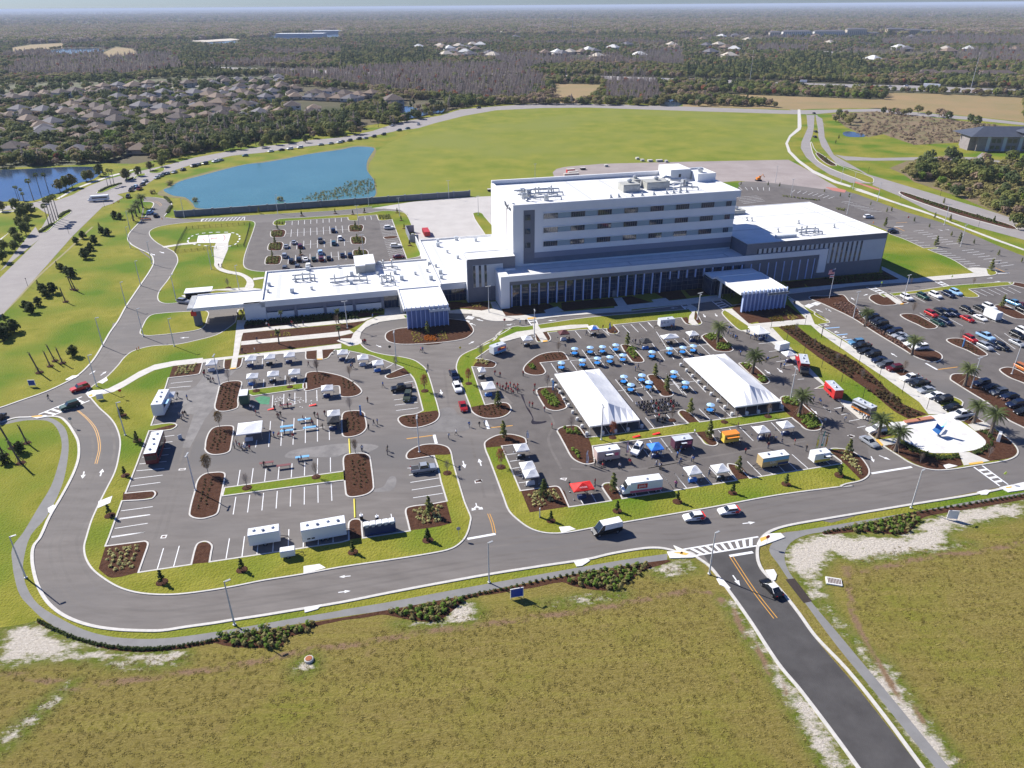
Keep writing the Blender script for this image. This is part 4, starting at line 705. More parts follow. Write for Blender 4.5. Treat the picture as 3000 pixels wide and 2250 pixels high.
def ducts(u,v,z,w,d,n=3,seed=1):
 rnd=random.Random(seed);b=hp('duct',M_STEEL)
 for i in range(n):
  vv=v+d*i/max(1,n-1);zz=z+1.0+.25*i
  b.T([(u,vv,zz),(u+w*.35,vv,zz),(u+w*.45,vv+rnd.uniform(-.8,.8),zz+.2),(u+w*.8,vv,zz),(u+w,vv-rnd.uniform(0,1.2),zz),(u+w,vv-1.2,z)],.26,6)
  for q in range(5):
   uu=u+w*(q+.3)/5;b.T([(uu,vv,z),(uu,vv,zz)],.06,4)
 fin(b)
 for i in range(n+1):
  b=hp('vent_stack',M_STEEL);uu=u+w*(i+.4)/(n+1);vv=v+rnd.uniform(0,d);hh=rnd.uniform(1.6,2.9)
  b.lathe([(.5,0),(.5,.5),(.26,.7),(.26,hh),(.34,hh+.05),(.34,hh+.25),(.1,hh+.4)],8,(uu-HU,vv-HV,z));fin(b)
ducts(62.5,240,31.32,13,9,3,3);ducts(115,241,31.32,11.5,5,2,5);ducts(62,246,31.32,16,5,2,9)
for u,v,s in((62.8,243,1.5),(65.3,246.5,1.7),(64.0,249.5,1.6),(123.6,246,2.0),(69.5,238.4,1.4)):
 b=hp('condenser',M_STEEL);b.B(u,v,31.33,u+s,v+s,31.33+s*1.15);b.B(u+.12,v+.12,31.33+s*1.15,u+s-.12,v+s-.12,31.5+s*1.15);fin(b)
for i,(u,v)in enumerate(((92.5,236.9),(95.5,237.2),(100.3,237),(104,237.1),(108.4,237.1),(113.4,237.6),(116,237.6),(118.4,237.6),(120.9,237.6))):
 b=hp('exhaust_fan',M_STEEL);b.lathe([(.75,0),(.75,.25),(.4,.5),(.25,.9),(.25,1.9 if i>4 else 1.2)],10,(u-HU,v-HV,31.32));fin(b)
b=hp('duct',M_STEEL);b.T([(118,252,31.4),(118,252,33.4),(119.3,252,34),(121,252,33.6),(121.5,252,33),(128,253,32.6)],.55,8);fin(b)
b=hp('roof_walkway',M_ROOFG)
for u in(85,98.0,112.5,127.5):b.B(u,236,31.33,u+.9,266,31.335)
b.B(59,262,31.341,129,262.8,31.345);fin(b)
# --- lobby with its white frame
b=hp('lobby_wall',M_WALL)
b.B(50.5,223.2,.12,53.45,231.3,11.2);b.B(53.453,223.2,9.3,172.0,223.55,11.203);b.B(168.8,223.2,2.4,172.003,223.85,9.297)
b.B(50.5,231.0,.12,57.4,234.5,11.18);fin(b)
b=hp('lobby_roof',M_ROOF);b.B(53.2,223.56,10.5,139.4,234.4,10.55);b.B(50.9,223.56,10.8,53.2,231,11.21);fin(b)
b=hp('roof_walkway',M_ROOFG);b.B(60,229.5,10.56,134,230.1,10.565);b.B(60,225.6,10.56,134,226.2,10.565)
for u in(61,97,133.4):b.B(u,226.2,10.561,u+.6,229.5,10.566)
fin(b)
b=hp('soffit_band',M_DG);b.B(53.45,223.6,7.9,168.8,224.4,9.297);b.B(53.45,223.62,.12,54.0,224.4,7.9);b.B(167.9,223.62,.12,168.8,224.1,7.9);fin(b)
for i in range(11):
 u0=54.0+113.9*i/11;u1=54.0+113.9*(i+1)/11
 g=hp('curtain_window',M_GLASSB);g.B(u0,224.5,.2,u1-.003,224.6,7.9);go_=fin(g)
 fr=HB()
 for q in range(5):uu=u0+(u1-u0)*q/5;fr.B(uu-.03,224.43,.2,uu+.03,224.497,7.9)
 for zz in(2.1,3.6,5.1,6.6):fr.B(u0,224.45,zz-.03,u1-.1,224.495,zz+.03)
 fr.build('mullion',M_FRAME,go_)
FU=[54.3+3.13*i for i in range(18)]+[110.9+3.22*i for i in range(6)]+[130.9,134.8,138.4,142.0,145.4,148.8,151.9,155.1,158.3,161.5,164.7,167.4]
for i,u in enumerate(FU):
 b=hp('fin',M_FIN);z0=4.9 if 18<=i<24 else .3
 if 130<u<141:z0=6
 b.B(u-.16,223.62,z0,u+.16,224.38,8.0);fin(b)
b=hp('side_door',M_FRAME);b.B(90.2,224.3,.2,91.6,224.42,2.5);fin(b)
# --- east wing
EW=[(139.4,223.9),(196.3,223.9),(196.3,273),(139.4,273)]
b=hp('east_wing_wall',M_DG);b.B(139.4,223.9,.1,196.3,273,15.1);fin(b)
b=hp('east_wing_roof',M_ROOF);parapet_roof(b,EW,15.25,.5,.12);b.B(139.4,223.9,15.0,196.3,273,15.12);fin(b)
b=hp('light_panel',M_LG);b.B(143.4,223.8,11.4,171.2,223.89,13.1);b.B(171.2,223.8,5.45,196.0,223.891,13.103);fin(b)
for i in range(15):
 u=143.4+1.89*i;g=hp('window',M_GLASS);g.B(u,223.7,11.4,u+.7,223.797,13.1);fin(g)
for i in range(8):
 u=171.9+1.95*i;g=hp('window',M_GLASS);g.B(u,223.7,5.5,u+.7,223.797,13.05);go_=fin(g)
 fr=HB();[fr.B(u,223.63,zz,u+.7,223.697,zz+.08)for zz in(7.3,9.4,11.4)];fr.build('frame',M_FRAME,go_)
b=hp('roof_walkway',M_ROOFG)
for v in(240.3,256.5):b.B(140,v,15.14,196,v+1,15.145)
for u in(155,188.5):b.B(u,227,15.136,u+.8,270,15.141)
b.B(155.8,227,15.137,188.5,227.7,15.142);b.B(155.8,269,15.137,188.5,269.7,15.142)
fin(b)
unit(153.5,262,15.15,6.5,4,1.4);ducts(163,229.5,15.15,9,2.2,2,21)
b=hp('roof_curb',M_LG);b.B(153,227.6,15.15,161,229,16.1);fin(b)
for u,v in((155.5,253),(156.8,251.5),(165,234),(181.5,235),(172,243.5),(158,235)):
 b=hp('exhaust_fan',M_STEEL);b.lathe([(.5,0),(.5,.4),(.3,.6),(.3,1.4)],8,(u-HU,v-HV,15.14));fin(b)
# --- stair block
b=hp('stair_block',M_DG);b.B(41.1,231.7,.1,57.45,240,15.05);fin(b)
b=hp('stair_block_side',M_WALL);b.B(40.85,231.9,.1,41.097,239.8,15.0);fin(b)
b=hp('stair_roof',M_ROOF);parapet_roof(b,[(41.1,231.7),(57.45,231.7),(57.45,240),(41.1,240)],15.3,.35,.2);fin(b)
b=hp('light_panel',M_LG);b.B(42.9,231.6,5.4,53.2,231.697,13.1);fin(b)
for u in(42.95,44.9,46.8):
 g=hp('window',M_GLASS);g.B(u,231.5,5.5,u+.75,231.597,13.0);fin(g)
# --- low middle and west wings
b=hp('middle_wing_wall',M_WALL);b.B(32.0,234.9,.1,57.45,289,6.1);b.B(57.45,268.6,.1,65.4,289,6.1);b.B(32.0,234.3,4.5,41,234.897,6.5);b.B(46.8,262,6.1,57.4,262.4,8.6);b.B(46.8,262.4,6.1,47.2,281,8.6);b.B(47.2,280.6,6.1,62,281,8.6);fin(b)
b=hp('middle_roof',M_ROOF);parapet_roof(b,[(32.0,234.3),(41.0,234.3),(41.0,240),(57.45,240),(57.45,268.6),(65.4,268.6),(65.4,289),(32.0,289)],6.75,.4,.6);fin(b)
b=hp('middle_roof',M_ROOF);b.B(47.2,262.4,8.3,57.4,280.6,8.35);b.B(57.4,268.7,8.3,62,280.6,8.352);fin(b)
g=hp('curtain_window',M_GLASSB);g.B(32.1,234.7,.2,41,234.897,4.5);go_=fin(g)
fr=HB();[fr.B(32.1+1.27*q-.03,234.62,.2,32.1+1.27*q+.03,234.697,4.5)for q in range(8)];fr.B(32.1,234.63,2.6,41,234.695,2.66);fr.build('mullion',M_FRAME,go_)
b=hp('west_wing_wall',M_WALL);b.B(-26,234.2,.1,31.997,264.2,5.95);b.B(-26,232.93,4.6,31.9,234.2,6.55);b.B(-31.3,232.93,.1,-24.8,234.25,6.2);b.B(-31.3,234.25,.1,-26.0,245.2,4.4);fin(b)
b=hp('west_roof',M_ROOF);parapet_roof(b,[(-26,232.93),(31.99,232.93),(31.99,264.2),(-26,264.2)],6.58,.5,.55);fin(b)
b=hp('grey_panel',M_MG);b.B(-24.8,233.9,2.6,13,234.19,4.597)
for u in(-16.1,-6.85,2.6,11.9):b.B(u,233.2,.1,u+.9,234.19,4.59)
fin(b)
b=hp('shade_wall',M_WALL)
for u0,u1 in((-24.7,-16.2),(-15.1,-6.9),(-5.9,2.5),(3.6,11.85)):b.B(u0,232.95,.1,u1,233.15,2.6)
fin(b)
for u0,u1 in((-24.6,-16.3),(-15.1,-6.9),(-5.9,2.5),(3.6,11.85)):
 g=hp('window',M_GLASS);g.B(u0,233.95,.3,u1,234.1,2.5);fin(g)
g=hp('curtain_window',M_GLASSB);g.B(12.9,233.9,.15,17.6,234.1,4.6);go_=fin(g)
fr=HB();[fr.B(12.9+1.17*q-.03,233.83,.15,12.9+1.17*q+.03,233.897,4.6)for q in range(5)];fr.build('mullion',M_FRAME,go_)
b=hp('roof_walkway',M_ROOFG)
for a_ in((-21.5,236,-20.2,261),(-.5,247,.9,261),(4,236,5.2,254),(-2.2,236,-.9,246),(27.3,237,28.6,260)):b.B(a_[0],a_[1],6.04,a_[2],a_[3],6.045)
b.B(-20.2,236,6.041,27.3,236.6,6.046);b.B(-20.2,260,6.041,27.3,260.6,6.046)
for a_ in((36,238,37,283),(37,238,45,238.6),(37,283,50,283.6),(50,264,51,283)):b.B(a_[0],a_[1],6.16,a_[2],a_[3],6.165)
fin(b)
b=hp('rooftop_house',M_UNIT);b.B(5.2,254.5,6.05,8.6,266.2,8.7);b.B(8.603,255,6.05,12.1,266.0,8.9);fin(b)
b=hp('rooftop_house_cap',M_WALL);b.B(5.1,254.4,8.7,8.6,266.3,9.0);b.B(8.61,254.9,8.9,12.2,266.1,9.25);fin(b)
ducts(-16.5,251,6.05,7.5,3.5,2,31);ducts(-4,244.5,6.05,12.5,3,2,33);ducts(12.5,239.5,6.05,5,6,2,35);ducts(14,256.5,6.05,6,2,1,36)
for i,(u,v)in enumerate(((-24.5,242.5),(-24.6,249),(-17,240),(-10.5,241.5),(2.5,244),(3,252.5),(12,251.5),(18,250.5),(19.5,243.5),(25,248),(13.5,262.3),(-12,262.5),(-1,262.6),(14,247),(29.3,241),(29.5,250),(31,257),(37.5,279),(40,270),(42.5,262),(44.5,254.5),(45.5,245),(33,241),(33.4,246),(33.2,254),(38.5,285),(46,286),(59,285.5),(52,275),(48.5,268))):
 b=hp('roof_vent',M_LG if i%3 else M_STEEL);s=.5+.15*(i%3);zz=6.04 if i<16 else 6.15
 if i in(28,):zz=8.35
 b.B(u,v,zz,u+s*1.6,v+s*1.2,zz+s*1.8);b.B(u-.1,v-.1,zz+s*1.8,u+s*1.6+.1,v+s*1.2+.1,zz+s*1.8+.1);fin(b)
# --- west drop-off canopy
b=hp('west_canopy',M_WALL);b.B(-46.4,232.93,5.45,-26.003,245.3,6.15);b.B(-46.4,232.6,5.3,-31.31,232.927,6.42);b.B(-46.4,245.0,6.15,-26,245.3,6.5);fin(b)
b=hp('canopy_roof',M_ROOF);b.B(-46.1,233,6.155,-26.003,244.95,6.2);fin(b)
for k in range(11):
 b=hp('canopy_slat',M_WALL);v=233.4+k*1.1;b.B(-48.2,v,5.6,-46.403,v+.35,6.35);fin(b)
b=hp('canopy_pier',M_DG);b.B(-46.9,233.6,.1,-44.6,234.6,5.44);b.B(-46.9,234.6,.1,-46.2,238,5.44);fin(b)
b=hp('emergency_sign',M_REDS);b.B(-47.4,233.3,3.6,-45.8,233.55,5.0);fin(b)
b=hp('emergency_sign',M_REDS);b.B(-47.2,233.6,3.6,-46.95,237,5.0);fin(b)
# --- west entrance canopy with fins
def entrance(u0,u1,v0,v1,z,name,nf,sign,vb):
 b=hp(name,M_WALL);pp=[(u0,v0),(u1,v0),(u1,v1),(u0,v1)];walls(b,pp,z-.95,z);parapet_roof(b,pp,z,.35,.35);b.B(u0+.01,v0+.01,z-.96,u1-.01,v1-.01,z-.9);fin(b)
 for i in range(nf):
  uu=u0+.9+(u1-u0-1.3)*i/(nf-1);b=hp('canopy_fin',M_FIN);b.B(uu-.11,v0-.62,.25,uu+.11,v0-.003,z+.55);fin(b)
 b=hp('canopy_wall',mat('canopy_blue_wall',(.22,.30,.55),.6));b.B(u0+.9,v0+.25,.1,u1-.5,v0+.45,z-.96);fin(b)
 b=hp('canopy_sign',M_LG);b.B(u0+(u1-u0)*.55,v0-.95,z-1.6,u1+.25,v0-.63,z-.75);so=fin(b)
 k_=HB();k_.B(u0+(u1-u0)*.57,v0-.97,z-1.5,u1+.15,v0-.953,z-.85);k_.build('sign_face',M_DG if nf>10 else M_WALL,so)
 for uu in(u0+.5,u1-.5):
  b=hp('canopy_column',M_WALL);b.B(uu-.3,vb,.1,uu+.3,vb+.6,z-.96);fin(b)
entrance(17.5,31.6,214.2,232.9,6.9,'entrance_canopy',10,"MAIN ENTRANCE",228)
entrance(125.0,141.9,200.5,217.2,7.0,'entrance_canopy',12,"HOSPITAL",214)
b=hp('vestibule',M_GLASSB);b.B(123.6,217.3,.1,133,223.5,5.2);b.B(117,217.9,.1,123.5,223.5,5.0)if False else None;go_=fin(b)
b=HB()
for q in range(8):b.B(123.5,217.3+q*.85,.1,123.597,217.36+q*.85,5.2)
for q in range(8):b.B(123.6+q*1.3,217.2,.1,123.68+q*1.3,217.297,5.2)
b.B(123.5,217.2,5.2,133,223.5,5.45);b.build('frame',M_FRAME,go_)
b=hp('link_canopy',M_WALL);b.B(123.5,217.2,6.0,141.9,223.1,6.6);fin(b)
# ================================================================ OTHER STRUCTURES
def gtext(name,s,size,m,parent,loc,mtx=None,ext=.01):return text_mesh(name,s,size,m,parent,Matrix.Translation(loc)@(mtx or Matrix.Rotation(PI/2,4,'X')),ext)
def uvthing(name,label,cat,u,v,group=None,rz=TH,z=0):return thing(name,label,cat,uv(u,v,z),rz,group)
t=uvthing('bin_enclosure','grey open-topped walled enclosure beside the concrete service yard','enclosure',30.2,309)
b=MB();b.box(0,0,0,.25,16,3.2);b.box(.253,0,0,3.8,.25,3.2);b.box(.253,15.75,0,3.8,16,3.2);b.build('wall',M_MG,t);b=MB();b.box(1.5,6,0,2.7,7.6,1.7);b.box(1.6,6.2,1.7,2.6,7.4,1.9);b.build('machine',M_UNIT,t)
t=uvthing('screen_wall','tall pale grey screen wall between lawn and service yard ramp','wall',32.4,289);b=MB();b.box(0,0,0,.3,18,2.9);b.build('panel',M_LG,t);b=MB();b.box(-.05,-.05,2.9,.35,18.05,3.05);b.build('coping',M_WALL,t)
t=uvthing('skip_container','red steel compactor container standing on the concrete yard','container',38.7,320)
M_RED=mat('red_paint',(.55,.03,.03),.5,(.4,.03,.03),1);b=MB();b.box(-1.25,-4.2,.25,1.25,3.2,2.0);b.build('body',M_RED,t)
b=MB();b.box(-1.3,-4.25,2.0,1.3,3.25,2.15);[b.box(-1.32,-4+k*1.2,.3,1.32,-3.85+k*1.2,2.1)for k in range(7)];b.build('rib',M_RED,t);b=MB();b.box(-1.1,3.2,.25,1.1,4.4,1.5);b.build('ram',M_DARK,t)
wl=[uv(-74.5,381.4),uv(71.1,386.4)]
t=thing('boundary_wall','long dark grey wall with capped piers running along the lake edge','wall',wl[0]);d=(wl[1]-wl[0]);L_=d.length;t.rotation_euler=(0,0,math.atan2(d.y,d.x))
b=MB();b.box(0,0,0,L_,.4,2.8);b.build('panel',mat('wall_blue_grey',(.13,.15,.18),.8,(.17,.19,.22),.3),t)
b=MB();b.box(0,-.05,2.8,L_,.45,2.95);b.build('coping',mat('wall_coping',(.25,.27,.29),.8),t)
for k in range(18):
 b=MB();x=L_*k/17;b.box(x-.35,-.25,0,x+.35,-.06,3.05);b.box(x-.35,.46,0,x+.35,.65,3.05);b.box(x-.42,-.3,3.05,x+.42,.7,3.25);b.build('pier',mat('wall_pier',(.20,.22,.25),.8),t)
M_FENCE=mat('fence_black',(.03,.035,.03),.6)
def fence(path,label,h=1.3,sp=2.4,m=M_FENCE,cat='fence',thick=.05,nrail=3,pick=True):
 t=thing('fence',label,cat,path[0]);o=path[0];rail=MB();post=MB();pk=MB()
 for a,b_ in zip(path[:-1],path[1:]):
  a=a-o;b_=b_-o;L=(b_-a).length;n=max(1,int(L/sp));d=(b_-a)/L
  for q in range(nrail):zz=h*(q+.5)/nrail+.1;rail.tube([a+Vector((0,0,zz)),b_+Vector((0,0,zz))],thick/2,4)
  for k in range(n+1):p=a+d*(L*k/n);post.box(p.x-thick,p.y-thick,0,p.x+thick,p.y+thick,h+.15)
  if pick:
   for k in range(int(L/.3)):p=a+d*(.3*k);pk.tube([p+Vector((0,0,.08)),p+Vector((0,0,h))],.012,3,False)
 rail.build('rail',m,t);post.build('post',m,t)
 if pick:pk.build('pickets',m,t)
 return t
fence(P2("A 1135,812 1158,755 1210,660"),'black picket fence on the west side of the helipad lawn',1.5)
fence(P2("A 1212,658 1400,645 1622,628"),'black picket fence behind the helipad lawn',1.5)
fence(P2("A 1623,628 1605,700 1582,775"),'black picket fence east of the helipad lawn beside the staff car park',1.5)
fence(P2("A 1137,812 1200,805 1405,785"),'black picket fence in front of the helipad, left of its gate',1.2)
fence(P2("A 1500,775 1582,768"),'short black picket fence in front of the helipad, right of the walk',1.2)
t=thing('waiting_shelter','white-roofed shelter with black sides behind the west canopy','shelter',gp('d',20,600),TH);b=MB();b.box(-1,-2,2.6,8,3,2.85);b.build('roof',M_WALL,t);b=MB();b.box(-.7,1.5,0,7,1.8,2.6);b.box(-.7,-1.8,0,-.5,1.8,2.6);b.box(6.8,-1.8,0,7,1.8,2.6);b.build('side',M_DARK,t)
def office():
 b0=gp('C',1895,150);t=thing('office_building','two-storey grey brick building with a dark hipped metal roof','building',b0,R(-4))
 W_,D_=68,24;b=MB();b.box(0,0,0,W_,D_,9.5);b.box(-4,3,0,-.003,14,9.4);b.build('wall',mat('brick_grey',(.22,.19,.19),.9,(.28,.25,.25),.6),t)
 b=MB()
 for x in range(6):b.box(6+x*10.5,-.25,0,8.2+x*10.5,-.003,9.4)
 b.build('pilaster',M_LG,t)
 for fl in(1.2,5.5):
  for x in range(6):
   for q in(0,1):
    g=MB();x0=9.2+x*10.5+q*3.4;g.box(x0,-.12,fl,x0+2.4,-.003,fl+2.4);g.build('window',M_GLASS,t)
 r=MB();e=1.8
 r.add([(-e-4,-e,9.5),(W_+e,-e,9.5),(W_+e,D_+e,9.5),(-e-4,D_+e,9.5),(8,D_/2,14.5),(W_-10,D_/2,14.5)],[(0,1,5,4),(1,2,5),(2,3,4,5),(3,0,4),(3,2,1,0)])
 r.build('roof',mat('roof_slate',(.055,.065,.09),.6,(.075,.085,.11),.4),t)
 r=MB();r.box(28,-2.2,9.6,40,6,12.2,taper=(.9,.9));r.add([(26,-3.2,12.2),(42,-3.2,12.2),(42,8,12.2),(26,8,12.2),(34,2,16)],[(0,1,4),(1,2,4),(2,3,4),(3,0,4)]);r.build('gable',MATS['roof_slate'],t)
office()
# ================================================================ FOLIAGE PROTOTYPES
from mathutils import noise as mnoise
def leafmat(name,c1,c2,hue=None,rough=.8):
 if name in MATS:return MATS[name]
 m=bpy.data.materials.new(name);m.use_nodes=True;n=m.node_tree.nodes;l=m.node_tree.links;b=n["Principled BSDF"]
 b.inputs["Roughness"].default_value=rough;b.inputs["Specular IOR Level"].default_value=.15
 oi=n.new("ShaderNodeObjectInfo");tc=n.new("ShaderNodeTexCoord");t=n.new("ShaderNodeTexNoise");t.inputs["Scale"].default_value=1.1;t.inputs["Detail"].default_value=2
 l.new(tc.outputs["Object"],t.inputs["Vector"])
 a=n.new("ShaderNodeMath");a.operation='ADD';l.new(oi.outputs["Random"],a.inputs[0]);l.new(t.outputs[0],a.inputs[1])
 r=n.new("ShaderNodeMapRange");r.inputs[1].default_value=.35;r.inputs[2].default_value=1.25;l.new(a.outputs[0],r.inputs[0])
 mx=n.new("ShaderNodeMix");mx.data_type='RGBA';mx.inputs[6].default_value=(*c1,1);mx.inputs[7].default_value=(*c2,1)
 l.new(r.outputs[0],mx.inputs[0]);l.new(mx.outputs[2],b.inputs["Base Color"]);tr=n.new("ShaderNodeBsdfTranslucent");l.new(mx.outputs[2],tr.inputs[0]);ms=n.new("ShaderNodeMixShader");ms.inputs[0].default_value=.38;l.new(b.outputs[0],ms.inputs[1]);l.new(tr.outputs[0],ms.inputs[2]);l.new(ms.outputs[0],n["Material Output"].inputs[0])
 MATS[name]=m;return m
L_OAK=leafmat('leaves_oak',(.09,.12,.032),(.22,.235,.07));L_DARK=leafmat('leaves_dark',(.055,.085,.034),(.14,.17,.065))
L_OLIVE=leafmat('leaves_olive',(.17,.155,.055),(.29,.26,.10));L_BRIGHT=leafmat('leaves_bright',(.09,.17,.02),(.20,.28,.045))
L_BARE=leafmat('twigs_grey',(.25,.205,.185),(.39,.33,.30));L_BROWN=leafmat('twigs_brown',(.25,.18,.12),(.36,.27,.19))
L_RED=leafmat('leaves_red',(.24,.07,.04),(.38,.15,.08));L_PALM=leafmat('leaves_palm',(.065,.09,.03),(.16,.19,.07))
L_MAG=leafmat('leaves_magnolia',(.025,.05,.014),(.085,.115,.03));L_VARI=leafmat('leaves_variegated',(.30,.30,.10),(.50,.48,.2))
M_BARK=mat('bark',(.10,.08,.065),.9,(.16,.13,.11),4);M_BARKG=mat('bark_grey',(.20,.18,.165),.9,(.28,.25,.23),4)
def blob(mb,c,rx,ry,rz,n,s,rnd,hollow=.45,up=.75,asp=1.0):
 """n leaf-clump faces through an ellipsoid"""
 vs=[];fs=[]
 for i in range(n):
  while True:
   x,y,z=rnd.uniform(-1,1),rnd.uniform(-1,1),rnd.uniform(-1,1);d=x*x+y*y+z*z
   if hollow*hollow<d<1:break
  p=Vector((c[0]+x*rx,c[1]+y*ry,c[2]+z*rz));nrm=Vector((x+rnd.uniform(-.5,.5),y+rnd.uniform(-.5,.5),z+up+rnd.uniform(-.4,.4))).normalized()
  a=nrm.orthogonal().normalized();a.rotate(Matrix.Rotation(rnd.uniform(0,6.28),3,nrm));b=nrm.cross(a);k=s*rnd.uniform(.6,1.35)
  o=len(vs);q=rnd.uniform(.5,1.0)*asp
  vs+=[p-a*k-b*k*q*.4+nrm*k*.2,p+a*k*.2-b*k*q,p+a*k+b*k*.3*q+nrm*k*.15,p-a*k*.1+b*k*q]
  fs+=[(o,o+1,o+2),(o,o+2,o+3)]
 mb.add(vs,fs)
def crown(mb,h0,h1,r,nb,nl,s,rnd,cone=0):
 for i in range(nb):
  t=(i+.5)/nb;z=h0+(h1-h0)*t;rr=r*(math.sin(PI*min(.98,.18+t*.8))**.7 if not cone else(1-t*.85));a=i*2.4+rnd.uniform(-.4,.4);d=rr*rnd.uniform(.25,.62)
  k=rr*rnd.uniform(.42,.68);blob(mb,(d*math.cos(a),d*math.sin(a),z),k,k,k*.72,nl,s,rnd)
def trunk(mb,h,r,lean=0,limbs=4,rnd=random,h2=None,spread=1.5):
 mb.tube([(0,0,-.1),(lean*.4,0,h*.5),(lean,0,h)],[r,r*.8,r*.55],6)
 for i in range(limbs):
  a=i*2*PI/max(1,limbs)+rnd.uniform(-.4,.4);z=h*rnd.uniform(.55,.95);L=spread*rnd.uniform(.7,1.1)
  mb.tube([(lean*z/h,0,z),(lean+L*.5*math.cos(a),L*.5*math.sin(a),z+L*.5),(lean+L*math.cos(a),L*math.sin(a),z+L*.9)],[r*.45,r*.3,r*.12],4)
def far_tree(name,kind,seed):
 """one mesh, crown and trunk, for the far woods"""
 rnd=random.Random(seed);mb=MB();ms=[None,M_BARK]
 def rnd_crown(z,rx,rz,n,s):
  blob(mb,(0,0,z),rx,rx,rz,n,s,rnd,.72,.5)
  for i in range(4):a=i*1.7+rnd.random();blob(mb,(rx*.55*math.cos(a),rx*.55*math.sin(a),z+rz*rnd.uniform(-.1,.55)),rx*.5,rx*.5,rz*.5,n//4,s*.85,rnd,.5,.5)
 if kind=='oak':ms[0]=L_OAK;rnd_crown(6.0,4.9,3.6,74,1.2)
 elif kind=='olive':ms[0]=L_OLIVE;rnd_crown(5.6,4.7,3.2,70,1.15)
 elif kind=='dark':ms[0]=L_DARK;rnd_crown(6.8,4.2,4.4,76,1.15)
 elif kind=='pine':ms[0]=L_DARK;crown(mb,8,16,3.2,5,18,1.1,rnd,1)
 elif kind=='bright':ms[0]=L_BRIGHT;rnd_crown(4.8,3.8,3.4,70,1.0)
 elif kind=='red':ms[0]=L_RED;rnd_crown(5.5,3.6,3.2,62,1.0)
 elif kind=='brown':ms[0]=L_BROWN;rnd_crown(5.5,4.3,3.3,60,1.1)
 elif kind=='cypress':
  ms=[L_BARE,M_BARKG];n=34;vs=[];fs=[]
  for i in range(n):
   t=i/n;z=3+9.5*t;a=i*2.4;L=(1-t)*2.3+.25;dz=rnd.uniform(.4,1.6)
   p0=Vector((0,0,z));p1=Vector((L*math.cos(a),L*math.sin(a),z+dz));wd=Vector((-math.sin(a),math.cos(a),0))*rnd.uniform(.18,.4);o=len(vs)
   vs+=[p0,p1-wd,p1+Vector((0,0,.55)),p1+wd*.8,p0.lerp(p1,.5)+Vector((0,0,.7))];fs+=[(o,o+1,o+4),(o+1,o+2,o+4),(o,o+4,o+3)]
  mb.add(vs,fs)
 mb.cur=1;top={'pine':13,'cypress':12}.get(kind,5)
 mb.tube([(0,0,-.5),(0,0,top)],[.3,.12],4,False)
 return mb.build(name,ms,link=False)
KINDS_=['oak','olive','dark','pine','bright','red','brown','cypress']
FT={k:[far_tree('woodland_tree',k,11+i*7+j)for j in range(2)]for i,k in enumerate(KINDS_)}
def far_clump(kinds,seed):
 rnd=random.Random(seed);mb=MB();mats={'oak':L_OAK,'olive':L_OLIVE,'dark':L_DARK,'bare':L_BARE,'brown':L_BROWN};ms=[]
 for i,k in enumerate(kinds):
  if mats[k]not in ms:ms.append(mats[k])
  mb.cur=ms.index(mats[k]);a=i*2.4;d=9*math.sqrt(i/len(kinds));blob(mb,(d*math.cos(a),d*math.sin(a),5.5),4.8,4.8,5.5,26,1.8,rnd,.2)
 return mb.build('woodland_clump',ms,link=False)
FC={'oak':far_clump(['oak','olive','oak','dark','oak','olive','brown'],3),'dark':far_clump(['dark','dark','oak','dark','olive','dark'],4),'bare':far_clump(['bare','bare','brown','bare','olive','bare','brown'],5),'olive':far_clump(['olive','brown','oak','olive','bare','olive','brown'],6)}
def scatter(name,obj,P,smin,smax,label):
 """one mass of countless trees: vertices carrying instances"""
 me=bpy.data.meshes.new(name);me.from_pydata([tuple(p)for p in P],[],[]);o=bpy.data.objects.new(name,me);COL.objects.link(o)
 g=bpy.data.node_groups.new(name,'GeometryNodeTree');g.interface.new_socket('Geometry',in_out='INPUT',socket_type='NodeSocketGeometry');g.interface.new_socket('Geometry',in_out='OUTPUT',socket_type='NodeSocketGeometry')
 n=g.nodes;l=g.links;i_=n.new('NodeGroupInput');o_=n.new('NodeGroupOutput');ip=n.new('GeometryNodeInstanceOnPoints');oi=n.new('GeometryNodeObjectInfo');oi.inputs['Object'].default_value=obj;oi.inputs['As Instance'].default_value=True
 rv=n.new('FunctionNodeRandomValue');rv.data_type='FLOAT_VECTOR';rv.inputs[0].default_value=(0,0,0);rv.inputs[1].default_value=(.08,.08,6.28)
 rs=n.new('FunctionNodeRandomValue');rs.data_type='FLOAT';rs.inputs[2].default_value=smin;rs.inputs[3].default_value=smax;rs.inputs['Seed'].default_value=5
 l.new(i_.outputs[0],ip.inputs['Points']);l.new(oi.outputs['Geometry'],ip.inputs['Instance']);l.new(rv.outputs[0],ip.inputs['Rotation']);l.new(rs.outputs[1],ip.inputs['Scale']);l.new(ip.outputs[0],o_.inputs[0])
 md=o.modifiers.new('trees','NODES');md.node_group=g
 return tag(o,label,'woodland',kind='stuff')
# ================================================================ WOODS
def px_of(x,y,z=0.0):
 v=(x,y,z-CAM_H);w_=v[1]*_f[1]+v[2]*_f[2]
 if w_<=0:return(-9999,-9999)
 return(1500+FPX*(v[0]*_R[0]+v[1]*_R[1]+v[2]*_R[2])/w_,1125-FPX*(v[0]*_U[0]+v[1]*_U[1]+v[2]*_U[2])/w_)
def pxs(s):
 out=[];fr='W'
 for tok in s.split():
  if tok in FR:fr=tok;continue
  x,y=tok.split(',');ox,oy,sc_=FR[fr];out.append((ox+float(x)/sc_,oy+float(y)/sc_))
 return out
def bbox(P):return(min(p[0]for p in P),min(p[1]for p in P),max(p[0]for p in P),max(p[1]for p in P))
class Zone:
 def __init__(self,s):self.P=pxs(s);self.b=bbox(self.P)
 def has(self,x,y):b=self.b;return b[0]<=x<=b[2]and b[1]<=y<=b[3]and pip(x,y,self.P)
